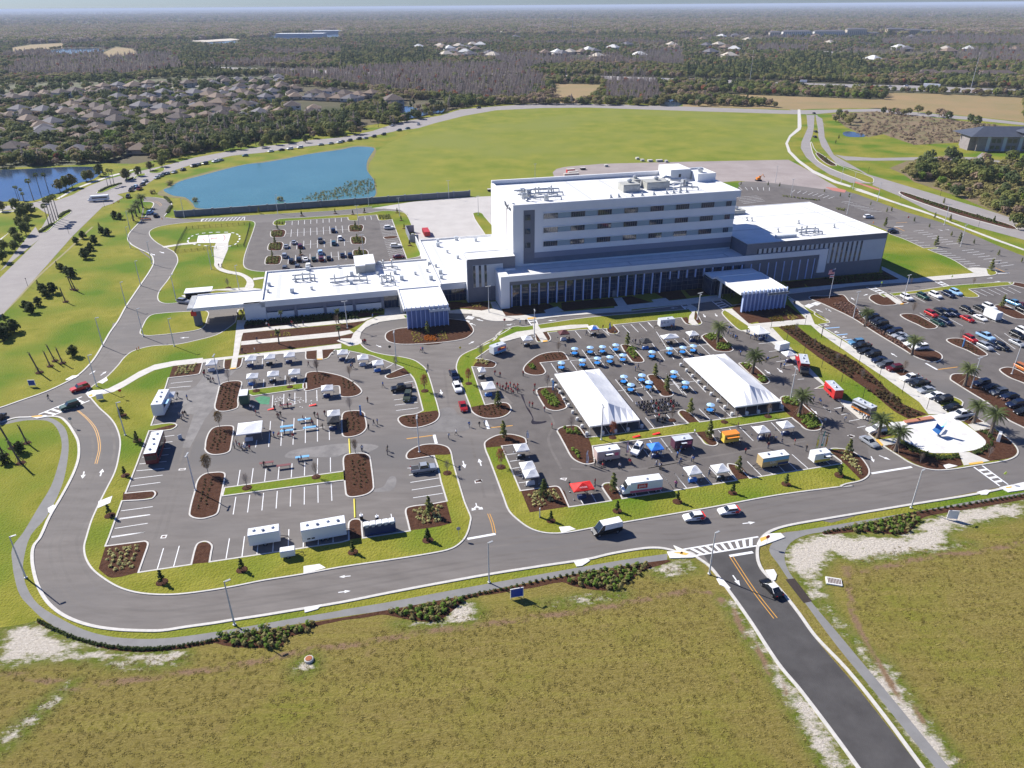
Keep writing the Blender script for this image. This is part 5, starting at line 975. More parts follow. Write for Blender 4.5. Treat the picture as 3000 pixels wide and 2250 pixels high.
SUBURB=Zone("W -400,420 -400,245 0,243 250,240 400,232 800,222 850,250 1090,268 1105,300 960,345 700,372 560,388 420,440 300,470 -400,500")
CLEAR=[Zone(s)for s in("W -700,2600 -700,560 0,490 300,478 400,440 530,405 700,350 850,328 1000,330 1150,372 1330,318 1480,306 2200,312 2450,322 2700,330 3000,360 3600,400 3600,2600","R 70,310 200,285 420,275 430,305 300,328 80,340","R 280,330 420,312 640,310 700,330 560,350 400,358","R 650,345 750,303 850,313 910,350 700,378","R 1190,268 1500,247 1570,255 1540,288 1350,296","R 1690,255 1760,228 1960,222 2212,205 2212,250 1900,262","R 1210,438 1500,432 2212,445 2212,475 1500,470 1230,455","S 1240,478 1400,482 2212,505 T 0,500 500,520 1000,536 2212,575 2212,618 1300,590 900,590 700,560 0,540 S 2000,540 1650,520 1280,500","S 1370,543 1700,548 1690,590 1600,660 1370,668","T -20,612 60,600 300,606 700,622 1300,645 1330,598 1700,608 2212,630 2212,830 960,740","S 380,650 660,640 700,700 380,780","S 2050,610 2212,610 2212,700 2050,700 T 0,610 40,620 0,690","T 1180,435 1560,455 1560,480 1180,460","T 790,325 1260,350 1240,362 790,345","T 1130,275 1260,280 1255,302 1140,300")]
FARB=[Zone(s)for s in("S 610,300 700,290 960,290 1000,370 950,380 650,375","S 1310,345 1700,330 1700,400 1600,410 1300,370","S 1740,290 2212,280 2212,330 1760,330","T 60,300 420,300 500,340 330,400 120,365","T 240,235 560,225 640,205 1370,190 1640,200 1650,240 1300,270 800,262 260,262","T 860,310 1280,320 1500,310 1800,330 1850,370 1300,380 1250,350","T 1180,380 1240,380 1240,420 1170,420","S 1000,200 1170,200 1170,260 1010,240","T 1560,435 2200,450 2200,500 1560,480","R 40,600 100,560 0,620")]
CYP=[Zone(s)for s in("S -60,470 200,450 500,430 1100,430 1300,520 1330,600 1200,660 700,640 0,560 R 1900,520 1700,480 2212,470","S 1700,520 1750,490 1960,490 2050,560 2070,660 1960,680 1720,660","R 40,480 150,400 600,360 1100,350 1200,430 1180,460 800,500 60,500","S 1000,365 1640,365 1640,400 1200,460 1000,410","S 1900,340 2212,335 2212,440 1950,420","T 480,300 820,300 800,340 480,340","T 1280,260 2212,215 2212,300 1300,300","T 1750,330 2212,320 2212,420 1750,400")]
DARKZ=[Zone(s)for s in("T 640,360 860,340 1180,360 1180,460 1000,540 620,520","R 980,460 1220,445 1690,490 1680,520 980,505","S 0,320 560,330 560,440 0,450","R 1180,310 1360,310 1360,430 1180,430","T 0,440 640,440 640,530 0,500","R 0,560 430,560 430,640 0,660")]
random.seed(21)
BUCK={}
def put(kind,p,far=False):BUCK.setdefault((kind,far),[]).append(p)
NEARTREES=[]
def seed_ring(r0,r1,sp,far):
 n=int(.5*1.36*(r1*r1-r0*r0)/(sp*sp))
 for i in range(n):
  r=math.sqrt(random.uniform(r0*r0,r1*r1));a=random.uniform(PI/2-.68,PI/2+.68);x,y=r*math.cos(a),r*math.sin(a);px,py=px_of(x,y)
  if px<-60 or px>3060 or py>700:continue
  if any(z.has(px,py)for z in CLEAR):continue
  if SUBURB.has(px,py):continue
  if any(z.has(px,py)for z in FARB)and random.random()<.72:continue
  c=mnoise.noise(Vector((x*.0035,y*.0035,0)));c2=mnoise.noise(Vector((x*.013,y*.013,7)));u=random.random()
  if far:
   k='bare' if c>.36 else('dark' if c2>.28 and u<.8 else('olive' if c<-.05 and u<.5 else('oak' if u<.6 else 'olive')))
   put(k,(x,y,-.6),True);continue
  if any(z.has(px,py)for z in CYP):k='cypress' if u<.88 else('oak','bright','olive','red')[int(u*1000)%4]
  elif any(z.has(px,py)for z in DARKZ):k=('dark','oak','olive','oak','oak','olive','pine')[int(u*1000)%7]
  elif r>1100 and c>.30:k='cypress' if u<.75 else 'brown'
  elif c2>.22:k='dark' if u<.25 else('pine' if u<.32 else 'oak')
  elif c2<-.25:k='brown' if u<.5 else 'olive'
  else:k=('oak','olive','olive','brown','dark','oak','olive','brown','bright','cypress','red','olive')[int(u*1000)%12]if(int(u*1000)%12)<9 or random.random()<.5 else 'oak'
  put(k,(x,y,-.3))
seed_ring(430,900,5.6,False);seed_ring(900,1500,6.4,False);seed_ring(1500,2700,10,False);seed_ring(2700,5200,24,True);seed_ring(5200,15000,80,True);seed_ring(15000,40000,300,True)
NAMES={'oak':'green oaks','olive':'olive-coloured oaks','dark':'dark evergreens','pine':'tall pines','bright':'bright green young trees','red':'reddish maples','brown':'brown half-bare trees','cypress':'leafless grey cypresses','bare':'far leafless woods'}
def flush_woods():
 for(k,far),P in BUCK.items():
  if far:scatter('woodland',FC[k],P,.9,1.6,NAMES.get(k,k)+' covering the plain up to the horizon')
  else:
   h=len(P)//2
   for j in range(2):scatter('woodland',FT[k][j],P[:h]if j==0 else P[h:],.5,.92,NAMES[k]+' scattered through the far woods')
# ================================================================ HAZE
def haze(density):
 b=MB();b.box(-71000,-500,-1.7,71000,71000,93);o=b.build('haze',None);o['kind']='stuff';o['label']='thin blue daylight haze over the whole plain';o['category']='haze'
 m=bpy.data.materials.new('haze');m.use_nodes=True;n=m.node_tree.nodes;n.remove(n["Principled BSDF"]);v=n.new("ShaderNodeVolumePrincipled")
 v.inputs["Color"].default_value=(.72,.82,1.0,1);v.inputs["Density"].default_value=density;v.inputs["Anisotropy"].default_value=.0
 m.node_tree.links.new(v.outputs[0],n["Material Output"].inputs["Volume"]);o.data.materials.clear();o.data.materials.append(m);return o
# ================================================================ PLANTS NEAR THE HOSPITAL
def frond(mb,c,az,L,rise,droop,wd,seg=5):
 d=Vector((math.cos(az),math.sin(az),0));s=Vector((-d.y,d.x,0));vs=[];fs=[]
 for i in range(seg+1):
  t=i/seg;p=Vector(c)+d*L*t*(1-.15*t)+Vector((0,0,rise*L*t-droop*L*t*t));ww=wd*math.sin(PI*min(1,.12+t*.85))
  vs+=[p-s*ww-Vector((0,0,ww*.5)),p,p+s*ww-Vector((0,0,ww*.5))]
 for i in range(seg):o=i*3;fs+=[(o,o+1,o+4,o+3),(o+1,o+2,o+5,o+4)]
 mb.add(vs,fs)
def feather(mb,c,az,L,rise,droop,wd,n=16):
 """pinnate frond made of separate leaflets"""
 d=Vector((math.cos(az),math.sin(az),0));s=Vector((-d.y,d.x,0));vs=[];fs=[]
 P=lambda t:Vector(c)+d*L*t*(1-.15*t)+Vector((0,0,rise*L*t-droop*L*t*t))
 for i in range(n):
  t=.12+.86*i/n;p=P(t);q=P(min(1,t+.05));ww=wd*math.sin(PI*min(1,.15+t*.8))
  for sg in(-1,1):
   tip=p+s*sg*ww+(q-p)*2.2-Vector((0,0,ww*.35));o=len(vs);vs+=[p,q,tip];fs.append((o,o+1,o+2))
 mb.add(vs,fs);mb.tube([P(0),P(.5),P(1)],[.05,.03,.01],3,False)
def mk_phoenix(seed):
 rnd=random.Random(seed);t=thing('palm_tree','x','palm');b=MB();b.tube([(0,0,0),(.05,0,1),(.1,.05,3.2),(.1,.1,4.9)],[.48,.36,.33,.42],8);b.build('trunk',M_BARK,t)
 b=MB()
 for i in range(46):
  a=i*2.399;e=i/46;feather(b,(.1,.1,4.9),a,rnd.uniform(2.7,3.3),1.15-e*1.25,.75-.25*e,.5)
 b.build('crown',L_PALM,t)
 b=MB()
 for k in range(4):a=k*PI/2+.4;b.tube([(1.5*math.cos(a),1.5*math.sin(a),0),(.3*math.cos(a),.3*math.sin(a),2.1)],.05,4)
 b.build('stakes',mat('timber',(.30,.22,.15),.9),t);return t
def mk_wash(seed,h=9.5):
 rnd=random.Random(seed);t=thing('palm_tree','x','palm');b=MB();b.tube([(0,0,0),(.1,0,h*.5),(.2,.1,h)],[.24,.17,.15],6);b.build('trunk',M_BARKG,t);b=MB()
 for i in range(26):
  a=i*2.399;e=i/26;el=1.1-e*1.7;L=1.15;c=Vector((.2,.1,h));d=Vector((math.cos(a)*math.cos(el),math.sin(a)*math.cos(el),math.sin(el)));s=d.cross(Vector((0,0,1))).normalized();u=s.cross(d)
  p=c+d*L*.7;vs=[c,p-s*.12];n_=6
  vs=[c+d*.5]+[p+d*.75*math.cos(q*.42-1.05)+s*.75*math.sin(q*.42-1.05)+u*(.12 if q%2 else-.05)-Vector((0,0,.25))for q in range(n_)]
  b.add(vs,[(0,q,q+1)for q in range(1,n_)])
 b.build('crown',L_PALM,t);b=MB();b.lathe([(.2,-1.1),(.42,-.5),(.3,0)],6,(.2,.1,h));b.build('dead_fronds',L_BROWN,t);return t
def mk_sabal(h,leafy,lean,seed,stakes=True):
 rnd=random.Random(seed);t=thing('palm_tree','x','palm');b=MB();b.tube([(0,0,0),(lean*.5,0,h*.5),(lean,0,h)],[.2,.17,.19],6);b.build('trunk',M_BARK,t);b=MB();n=22 if leafy else 6
 for i in range(n):frond(b,(lean,0,h),i*2.399,rnd.uniform(.8,1.25)*(1 if leafy else .55),1.3-i/n*1.5 if leafy else 1.6,.7,.28 if leafy else .1,4)
 b.build('crown',L_PALM,t)
 if stakes:
  b=MB()
  for k in range(4):a=k*PI/2;b.tube([(1.1*math.cos(a),1.1*math.sin(a),0),(.15*math.cos(a)+lean*.3,.15*math.sin(a),1.6)],.045,4)
  b.build('stakes',MATS['timber']if 'timber' in MATS else mat('timber',(.30,.22,.15),.9),t)
  b=MB();b.lathe([(.95,.0),(.9,.06),(.4,.12),(.05,.14)],10);b.build('mulch_ring',M_MULCH,t)
 return t
def mk_tree(h0,h1,r,nb,nl,s,lm,seed,tr=.14,bark=M_BARK,ring=False,limbs=4,cone=0,cat='tree',name='tree'):
 rnd=random.Random(seed);t=thing(name,'x',cat);b=MB();crown(b,h0,h1,r,nb,nl,s,rnd,cone);b.build('crown',lm,t)
 b=MB();trunk(b,h0+(h1-h0)*.45,tr,0,limbs,rnd,None,r*.6);b.build('trunk',bark,t)
 if ring:b=MB();b.lathe([(1.0,.0),(.95,.08),(.45,.16),(.05,.18)],12);b.build('mulch_ring',M_MULCH,t)
 return t
def mk_bare(h,r,lm,seed,n=46,ring=False,leaf=0):
 rnd=random.Random(seed);t=thing('tree','x','tree');b=MB();b.tube([(0,0,0),(0,0,h*.35),(.05,.05,h*.9)],[.07,.055,.02],5)
 tw=MB()
 for i in range(n):
  z=h*(.3+.65*i/n);a=i*2.4+rnd.uniform(-.3,.3);L=r*(1.1-.75*abs(i/n-.35)*1.5)*rnd.uniform(.7,1.1);p0=Vector((0,0,z));p1=p0+Vector((L*math.cos(a),L*math.sin(a),L*1.1))
  (b if i%3==0 else tw).tube([p0,p0.lerp(p1,.5)+Vector((0,0,-.05)),p1],[.025,.018,.006],3,False)
  for q in range(3):m_=p0.lerp(p1,.4+.2*q);tw.tube([m_,m_+Vector((rnd.uniform(-.35,.35),rnd.uniform(-.35,.35),.45))],[.014,.006],3,False)
  if leaf:blob(tw,tuple(p0.lerp(p1,.75)),.3,.3,.3,leaf,.13,rnd,.1)
 b.build('trunk',M_BARKG,t);tw.build('crown',lm,t)
 if ring:b=MB();b.lathe([(.95,.0),(.9,.07),(.4,.15),(.05,.17)],12);b.build('mulch_ring',M_MULCH,t)
 return t
def row(proto,s,label,cat='tree',group=None,z=LZ,smin=.9,smax=1.1,order=True,sm=None,rz=None):
 """place copies at pixel-found ground points; labels count along the row from the left of the photo"""
 P=[p for p,_ in pts(s,z)];protos=proto if isinstance(proto,list)else[proto]
 rank=sorted(range(len(P)),key=lambda i:px_of(P[i].x,P[i].y)[0]);pos={i:k for k,i in enumerate(rank)}
 for i,p in enumerate(P):
  lb=label if len(P)==1 else label.replace('#',ordn(pos[i]))
  protos[i%len(protos)].place(p,random.uniform(0,6.28)if rz is None else rz,random.uniform(smin,smax),lb,cat,group if len(P)>1 else None)
random.seed(5)
PHX=[Proto(mk_phoenix(1)),Proto(mk_phoenix(2))];WSH=[Proto(mk_wash(3)),Proto(mk_wash(4,10.3))]
SBL=[Proto(mk_sabal(3.9,True,.1,5,False))];SBS=[Proto(mk_sabal(4.8,False,-.5,6)),Proto(mk_sabal(5.4,False,-.9,7))]
MAG=[Proto(mk_tree(.7,2.6,.75,8,26,.17,L_MAG,8+i,.05,ring=True,limbs=3,cone=1))for i in range(2)]
HOL=[Proto(mk_tree(.6,4.4,1.25,11,34,.24,L_OAK,12+i,.09,limbs=3,cone=1))for i in range(2)]
BAR=[Proto(mk_bare(3.9,1.1,L_BARE,15,50)),Proto(mk_bare(3.4,1.0,L_BROWN,16,46))];BARM=[Proto(mk_bare(3.0,.8,L_BARE,17,36,True)),Proto(mk_bare(3.3,.9,L_BROWN,18,36,True))]
REDT=[Proto(mk_bare(4.2,1.1,L_RED,19,56,True,4))];ORG=[Proto(mk_bare(4.6,1.25,leafmat('leaves_rust',(.14,.085,.03),(.2,.13,.05)),20,56,False,6))]
CLU=[Proto(mk_tree(.5,3.6,2.0,10,44,.32,L_MAG,22+i,.16))for i in range(2)]
SOAK=[Proto(mk_tree(2.2,7.5,3.6,12,56,.5,L_OLIVE,26,.24)),Proto(mk_tree(2.2,7.8,3.8,12,60,.5,L_OAK,27,.26))]
POAK=[Proto(mk_tree(1.2,6.2,2.2,9,36,.42,L_DARK,28,.12,cone=0))]
row(PHX,"G 745,380 1120,712 1625,1160 K 628,490 820,630",'date palm, # from the left along the food court side of the garden strip','palm','date palms along the garden strip')
row(PHX,"H 490,572 1000,882 1570,1215 K 1665,330 1850,445",'date palm, # from the left along the east drive near the blue sculpture','palm','date palms along the east drive')
row(PHX,"A 866,600 885,572 905,548 925,515",'date palm, # of four in the bed by the west gate','palm','date palms by the west gate',smin=.95)
row(WSH,"i 745,1450 785,1430 825,1405 860,1375 890,1345",'tall slim fan palm, # of five in the median hedge by the canal junction','palm','fan palms in the first median',z=.15)
row(WSH,"i 515,1080 615,965 735,930",'tall slim fan palm, # of three standing on the canal bank','palm','fan palms on the canal bank')
row(WSH,"i 1640,862 1690,842 1735,832",'tall fan palm, # of three in the far median by the bus','palm','fan palms in the far median',smin=.75,smax=.85)
row(WSH,"i 365,1090 400,1180 300,1060 270,1050",'fan palm, # of four growing among the oaks at the far left','palm','fan palms among the oaks',smin=.6,smax=.75)
row(SBL,"d 1218,905 1955,910 1185,1185 1970,1135",'small cabbage palm, # from the left in the garden beds before the west wing','palm','cabbage palms in the garden beds')
row(SBS,"D 325,270 355,236 405,250 255,312",'bare staked palm trunk, # from the left in the group on the west lawn','palm','staked palms on the west lawn',rz=TH)
row(SBS,"D 175,770 80,800 25,850 135,900",'bare staked palm trunk, # from the left inside the curve of the footpath','palm','staked palms in the path curve',z=.0,rz=TH)
row(SBS,"A 470,1045 490,1050 425,1125",'leaning staked palm trunk, # from the left beside the lawn shrubs','palm','staked palms by the lawn shrubs',rz=TH)
row([CLU[0],BAR[1]],"D 480,205",'small round young tree beside the staked palm trunks');row(CLU,"D 135,830 30,900",'small dark tree, # of two between staked palms in the path curve',z=0,smin=.7,smax=.8,group='small trees in the path curve')
row(CLU,"A 780,590 745,585 700,695 665,690 538,715 495,750 612,750 590,790 550,845 575,820 470,965 440,955 400,925 300,1095 345,1070 285,1075 205,1195 250,1150 170,1175 50,1345 95,1320 20,1370 30,1330",'round dark evergreen, # from the left across the west lawn','tree','dark evergreens on the west lawn',smin=.8,smax=1.15)
row(HOL,"A 645,650 372,905 250,1030 35,1260",'pointed brownish cypress, # from the left among the west lawn evergreens','tree','pointed trees on the west lawn',smin=.55,smax=.7)
row(MAG,"D 890,755 812,980 712,1240 795,590 O 1050,455 1568,375 P 75,260 565,182 N 1340,1250",'slim staked magnolia, # from the left on the lawn round the first car park','tree','young magnolias round the first car park')
row(MAG,"I 1505,1095 2155,995 790,1200 J 908,900 1485,805 2060,705 K 215,900",'slim staked magnolia, # from the left on the verge before the second car park','tree','young magnolias before the second car park')
row(HOL,"F 1612,415 1912,745 2035,905 J 655,300 965,670 2160,470 I 275,300 710,940 1460,870 G 445,1150 N 1360,910 E 2060,880 1300,100",'leafy green young tree, # from the left in the islands round the food court','tree','leafy young trees in the islands',smin=.8,smax=1.05)
row(HOL,"D 780,595 885,770",'thin green tree, # of two on the strip by the buses','tree','thin trees by the buses',smin=.55,smax=.65)
row(ORG,"D 1425,680 1345,965 M 1290,370",'rusty-leaved tree, # from the left at the west islands','tree','rusty trees at the west islands',smin=.85,smax=1.0)if False else row(ORG,"D 1425,670 1350,970",'rusty-leaved tree, # of two at the islands beside the buses','tree','rusty trees by the buses')
row(BAR,"L 755,530 1895,395 M 490,390 N 405,120 E 110,515 460,580 465,940 520,1380 960,490 F 870,490 750,870 835,1000 I 1008,240 E 320,20 1880,370 H 1010,440 1520,740 910,1080",'leafless young tree, # from the left among the car park islands','tree','leafless young trees in the islands')
row(BARM,"M 990,570 1885,430 L 1110,640 1545,590 N 1595,380 G 1290,1180 820,1240 255,1220 A 1480,1035",'leafless sapling in a mulch ring, # from the left on the grass strips','tree','leafless saplings on the grass strips')
row(REDT,"E 1270,720 1745,640 I 250,620 1455,300",'small red-leaved maple, # from the left round the entrance drive','tree','red maples round the entrance drive')
row(BAR,"G 1590,275 1790,415 2030,590 H 190,955 455,1150 K 765,80 1830,700 1090,760 H 985,130 1660,130",'thin leafless sapling, # from the left along the long garden strip','tree','saplings along the garden strip',smin=.6,smax=.75)
row(HOL,"C 1310,640 1640,765 1790,745 1995,920 H 1970,370",'conical dark tree, # from the left in the east car park islands','tree','conical trees in the east car park',smin=.9,smax=1.05)
row(HOL,"C 377,370 553,372 627,380 918,415 1020,445 1078,450 1217,500 1352,540 1322,545 1740,700 1885,750 2045,825 2195,870 1597,645 h 775,740",'small dark tree, # from the left lining the east perimeter drive','tree','small trees along the perimeter drive',smin=.42,smax=.55)
row(HOL,"C 1632,585 1730,605 1690,490 2015,610 990,100 1010,70",'small round tree, # from the left beside the divided road','tree','small trees by the divided road',smin=.6,smax=.75)
row(HOL,"f 455,290 425,455 395,610 1375,280 1395,430 1425,590 240,100",'dark conical tree, # from the left in the planted islands of the staff car park','tree','conical trees in the staff car park',smin=.6,smax=.8)
row(MAG,"f 740,130 1135,100 1342,115 1480,90 1865,95 1912,185 1948,280 2012,480 730,590",'small slim tree, # from the left around the staff car park lawn','tree','slim trees round the staff car park',smin=.85,smax=1.0)
row(SOAK,"A 390,410 430,395 470,385 560,345 590,340 650,310",'round street oak, # from the left between the canal and the divided street','tree','street oaks by the canal',z=0,smin=.75,smax=1)
row(SOAK,"A 820,330 900,310 975,275 1050,250 1700,130 1790,110 1870,100 1980,95 i 40,1240 255,1235 1920,770",'spreading street oak, # from the left along the lake street','tree','street oaks along the lake street',z=0,smin=.65,smax=.9)
row([SOAK[1]],"i 300,1480 420,1440 370,1330 480,1300 230,1640 400,1600 D -40,-60 A 130,760 100,800 20,870 30,800 170,560 140,590",'large green oak, # from the left beside the street at the far left','tree','oaks at the far left',z=0,smin=.55,smax=.75)
for P_ in PHX+WSH+SBL+SBS+MAG+HOL+BAR+BARM+REDT+ORG+CLU:P_.done()
# ---- hedges and planting masses
def mass(name,label,P,lm,r,h,n,s,jit=.3,rnd=random.Random(4),cat='planting',kind='stuff'):
 b=MB()
 for p in P:blob(b,(p.x+rnd.uniform(-jit,jit),p.y+rnd.uniform(-jit,jit),p.z+h*.5),r*rnd.uniform(.8,1.2),r*rnd.uniform(.8,1.2),h*.55,n,s,rnd,.2)
 o=b.build(name,lm);return tag(o,label,cat,kind=kind)
def fillp(s,sp,z=LZ,rowed=True):
 P=P2(s);u=[to_uv(p)for p in P];x0,x1=min(a[0]for a in u),max(a[0]for a in u);y0,y1=min(a[1]for a in u),max(a[1]for a in u);out=[]
 y=y0+sp/2
 while y<y1:
  x=x0+sp/2
  while x<x1:
   if pip(x,y,u):out.append(uv(x,y,z))
   x+=sp
  y+=sp
 return out
b1="L 60,440 100,320 340,300 330,400 200,430";
mass('grass_clumps','pale variegated grass clumps in the beds of the car park corners',fillp(b1,1.0)+fillp("O 700,240 900,215 870,370 720,390 690,340",1.15)+fillp("N 1150,860 1520,790 1560,1010 1250,1050 1180,960",1.05)+fillp("I 570,890 830,850 880,980 620,1060 560,1000",1.05)+fillp("K 200,640 300,650 440,780 460,890 420,870 280,740",1.0)+fillp("E 1850,380 1960,400 1950,440 1830,420",.9),L_VARI,.38,.5,14,.2)
mass('grass_clumps','yellow flowering clumps in the roundabout and garden beds',fillp("E 1110,80 1210,90 1240,190 1150,200",1.0)+fillp("E 1420,80 1500,80 1540,165 1430,175",1.0)+fillp("d 1070,1060 1340,1040 1340,1080 1070,1095",.9)+fillp("e 1690,1130 1800,1120 1810,1150 1700,1160",.8)+fillp("G 1440,60 1500,40 1620,130 1540,150",.9),leafmat('leaves_flower',(.30,.30,.05),(.5,.42,.1)),.3,.35,10,.16)
mass('flower_bed','orange-red flower patch in the roundabout garden',fillp("E 1270,125 1390,120 1400,180 1280,188",.5),leafmat('leaves_orange',(.35,.08,.01),(.5,.16,.02)),.3,.3,10,.15)
mass('flower_bed','green and red flower patch before the fins canopy',fillp("G 1290,120 1420,90 1490,150 1330,160",.55)+fillp("G 1420,215 1590,200 1590,235 1480,250",.55),leafmat('leaves_greenred',(.12,.18,.02),(.3,.10,.03)),.3,.3,10,.15)
tuf=[]
for s in("L 640,580 850,540 840,880 650,870","L 560,1150 730,1150 720,1300 540,1370","M 520,20 680,0 660,80 560,100","M 430,440 560,430 500,700 430,900 370,880","N 350,200 520,190 550,570 370,570","E 440,960 560,960 580,1170 420,1160","E 60,540 240,560 200,620 60,650","E 1050,1000 1380,970 1300,1060 1100,1080","E 1820,890 2120,870 2080,980 1880,980","F 700,510 900,500 920,550 720,570","H 970,460 1100,490 1200,570 1120,570","H 1440,730 1560,720 1740,860 1640,860","E 370,590 540,630 520,720 400,700"):tuf+=fillp(s,1.15)
mass('tufts','small brown tufts planted in rows in the mulched islands',tuf,leafmat('tuft_brown',(.06,.05,.02),(.12,.10,.04)),.26,.3,10,.15)
shr=[]
for s in("G 600,300 740,290 800,345 640,355","G 720,400 880,390 910,450 760,470","G 990,610 1080,610 1120,660 1050,660","G 1170,740 1290,760 1290,810 1200,810","G 1430,970 1600,990 1620,1080 1460,1040","G 1590,1170 1780,1160 1870,1290 1720,1320","F 540,620 620,610 630,670 560,680","F 690,900 760,890 890,1040 860,1080 760,1050","I 930,210 1060,200 1110,280 960,270","I 1040,430 1090,430 1110,530 1060,510","F 1600,440 1680,440 1740,540 1680,560"):shr+=fillp(s,1.05)
mass('shrubs','rounded green shrubs in the islands round the food court',shr,L_BRIGHT,.5,.7,26,.22)
hed=fillp("H 0,770 380,960 880,1400 820,1420 400,1080 0,850",1.5)+fillp("G 1420,230 1640,260 2212,640 2212,800 1900,560 1500,290",1.5)+fillp("K 500,-20 700,-20 1080,250 960,280 800,170",1.5)
mass('shrub_rows','reddish brown shrub rows in the long garden strip',hed,leafmat('leaves_loropetalum',(.07,.045,.025),(.13,.11,.04)),.6,.6,22,.24)
mass('median_hedge','low flowering hedge under the palms of the east median',fillp("H 130,340 260,320 380,360 480,520 350,470",.9)+fillp("H 380,480 500,520 900,790 1000,850 860,790 600,620",.8)+fillp("H 1640,1180 1800,1240 2100,1400 2000,1400",.9),leafmat('leaves_pinkish',(.10,.09,.04),(.30,.17,.14)),.42,.6,20,.2)
mass('wall_planting','dark shrubs massed along the foot of the hospital walls',fillp("d 1060,850 2212,780 2212,860 1060,940",1.0)+fillp("e 190,1160 540,1130 560,1200 200,1240",1.0)+fillp("d 760,890 1040,880 1040,930 740,960",1.1)+fillp("c 700,1110 1360,1040 1500,1110 800,1170",1.3),L_MAG,.5,.75,20,.24)
mass('plaza_hedge','low clipped hedge curving round the white plaza',fillp("K 900,540 960,560 1150,660 1350,690 1500,680 1500,715 1350,735 1130,700 950,610",.7)+fillp("K 1650,650 1750,610 1830,560 1830,490 1720,420 1780,410 1880,480 1880,560 1800,640 1680,680",.7)+fillp("K 740,390 830,430 800,460 740,430",.8),L_MAG,.4,.6,20,.2)
mass('path_hedge','row of dark shrubs along the footpath across the foreground',[p for s in("O 250,705 400,785 600,850 800,885 950,890 1100,880 1400,830","P 760,560 1100,490 1500,405 1950,345","Q 920,355 1200,300 1500,230 1900,165 2212,115")for pl_ in[op(s,10)]for p in pl_],L_MAG,.32,.5,24,.16,.1)
wed=fillp("O 1400,810 2030,700 2050,745 1960,790 1840,830 1800,880 1600,880 1430,850",1.05,0)+fillp("P 310,630 800,540 810,570 700,640 620,705 470,700 330,670",1.05,0)+fillp("P 1600,380 1980,340 1960,385 1880,440 1800,500 1680,500 1450,465",1.05,0)+fillp("Q 1040,320 1500,250 1530,280 1460,350 1380,365 1100,345",1.05,0)
mass('wedge_planting','wedges of leafy shrubs and grasses below the footpath',wed[::2],L_BRIGHT,.5,.9,26,.24);mass('wedge_planting','darker olive shrubs mixed into the wedges below the footpath',wed[1::2],L_OLIVE,.5,.8,24,.24)
mass('yard_hedge','clipped hedge in the street medians at the left',[p for s in("i 610,1560 700,1500 800,1440","i 900,1330 980,1270 1060,1240","i 1520,940 1640,880 1830,825","A 1085,550 1110,510","A 1070,450 1105,485")for p in op(s,8)],L_DARK,.9,.9,60,.3,.1)
mass('reeds','green reeds standing in the shallow corner of the lake',fillp("A 1960,460 2020,430 2150,400 2212,385 B 60,340 120,345 200,330 215,400 150,430 0,450 A 2100,480",1.7,.05)[::1],L_OLIVE,.6,.7,6,.3,2.4);mass('reeds','small bank bushes at the lake corners',P2("A 1100,370 1105,360 990,425 1270,475 1820,470"),L_OLIVE,2.0,2.2,90,.4)
mass('bed_planting','green planting in the islands of the staff car park',[p for s in("f 385,320 525,315 520,375 390,375","f 360,460 500,460 495,530 360,530","f 330,620 480,620 475,695 330,695","f 1310,255 1450,255 1450,305 1320,305","f 1330,390 1475,390 1475,455 1345,455","f 1355,550 1500,550 1510,615 1375,615","f 1640,130 1780,120 1790,170 1650,175","f 430,205 540,205 530,235 430,235","g 700,345 1100,395 1080,400 720,355","g 1280,480 1380,490 1380,510 1300,500")for p in fillp(s,1.2)],L_OAK,.5,.6,16,.25)
mass('divided_road_planting','low dark planting in the medians of the divided road',fillp("C 1420,420 1600,475 2000,595 2140,645 2000,615 1600,495",1.6)+fillp("C 870,170 920,190 990,245 930,225",2),L_MAG,.6,.5,14,.3)
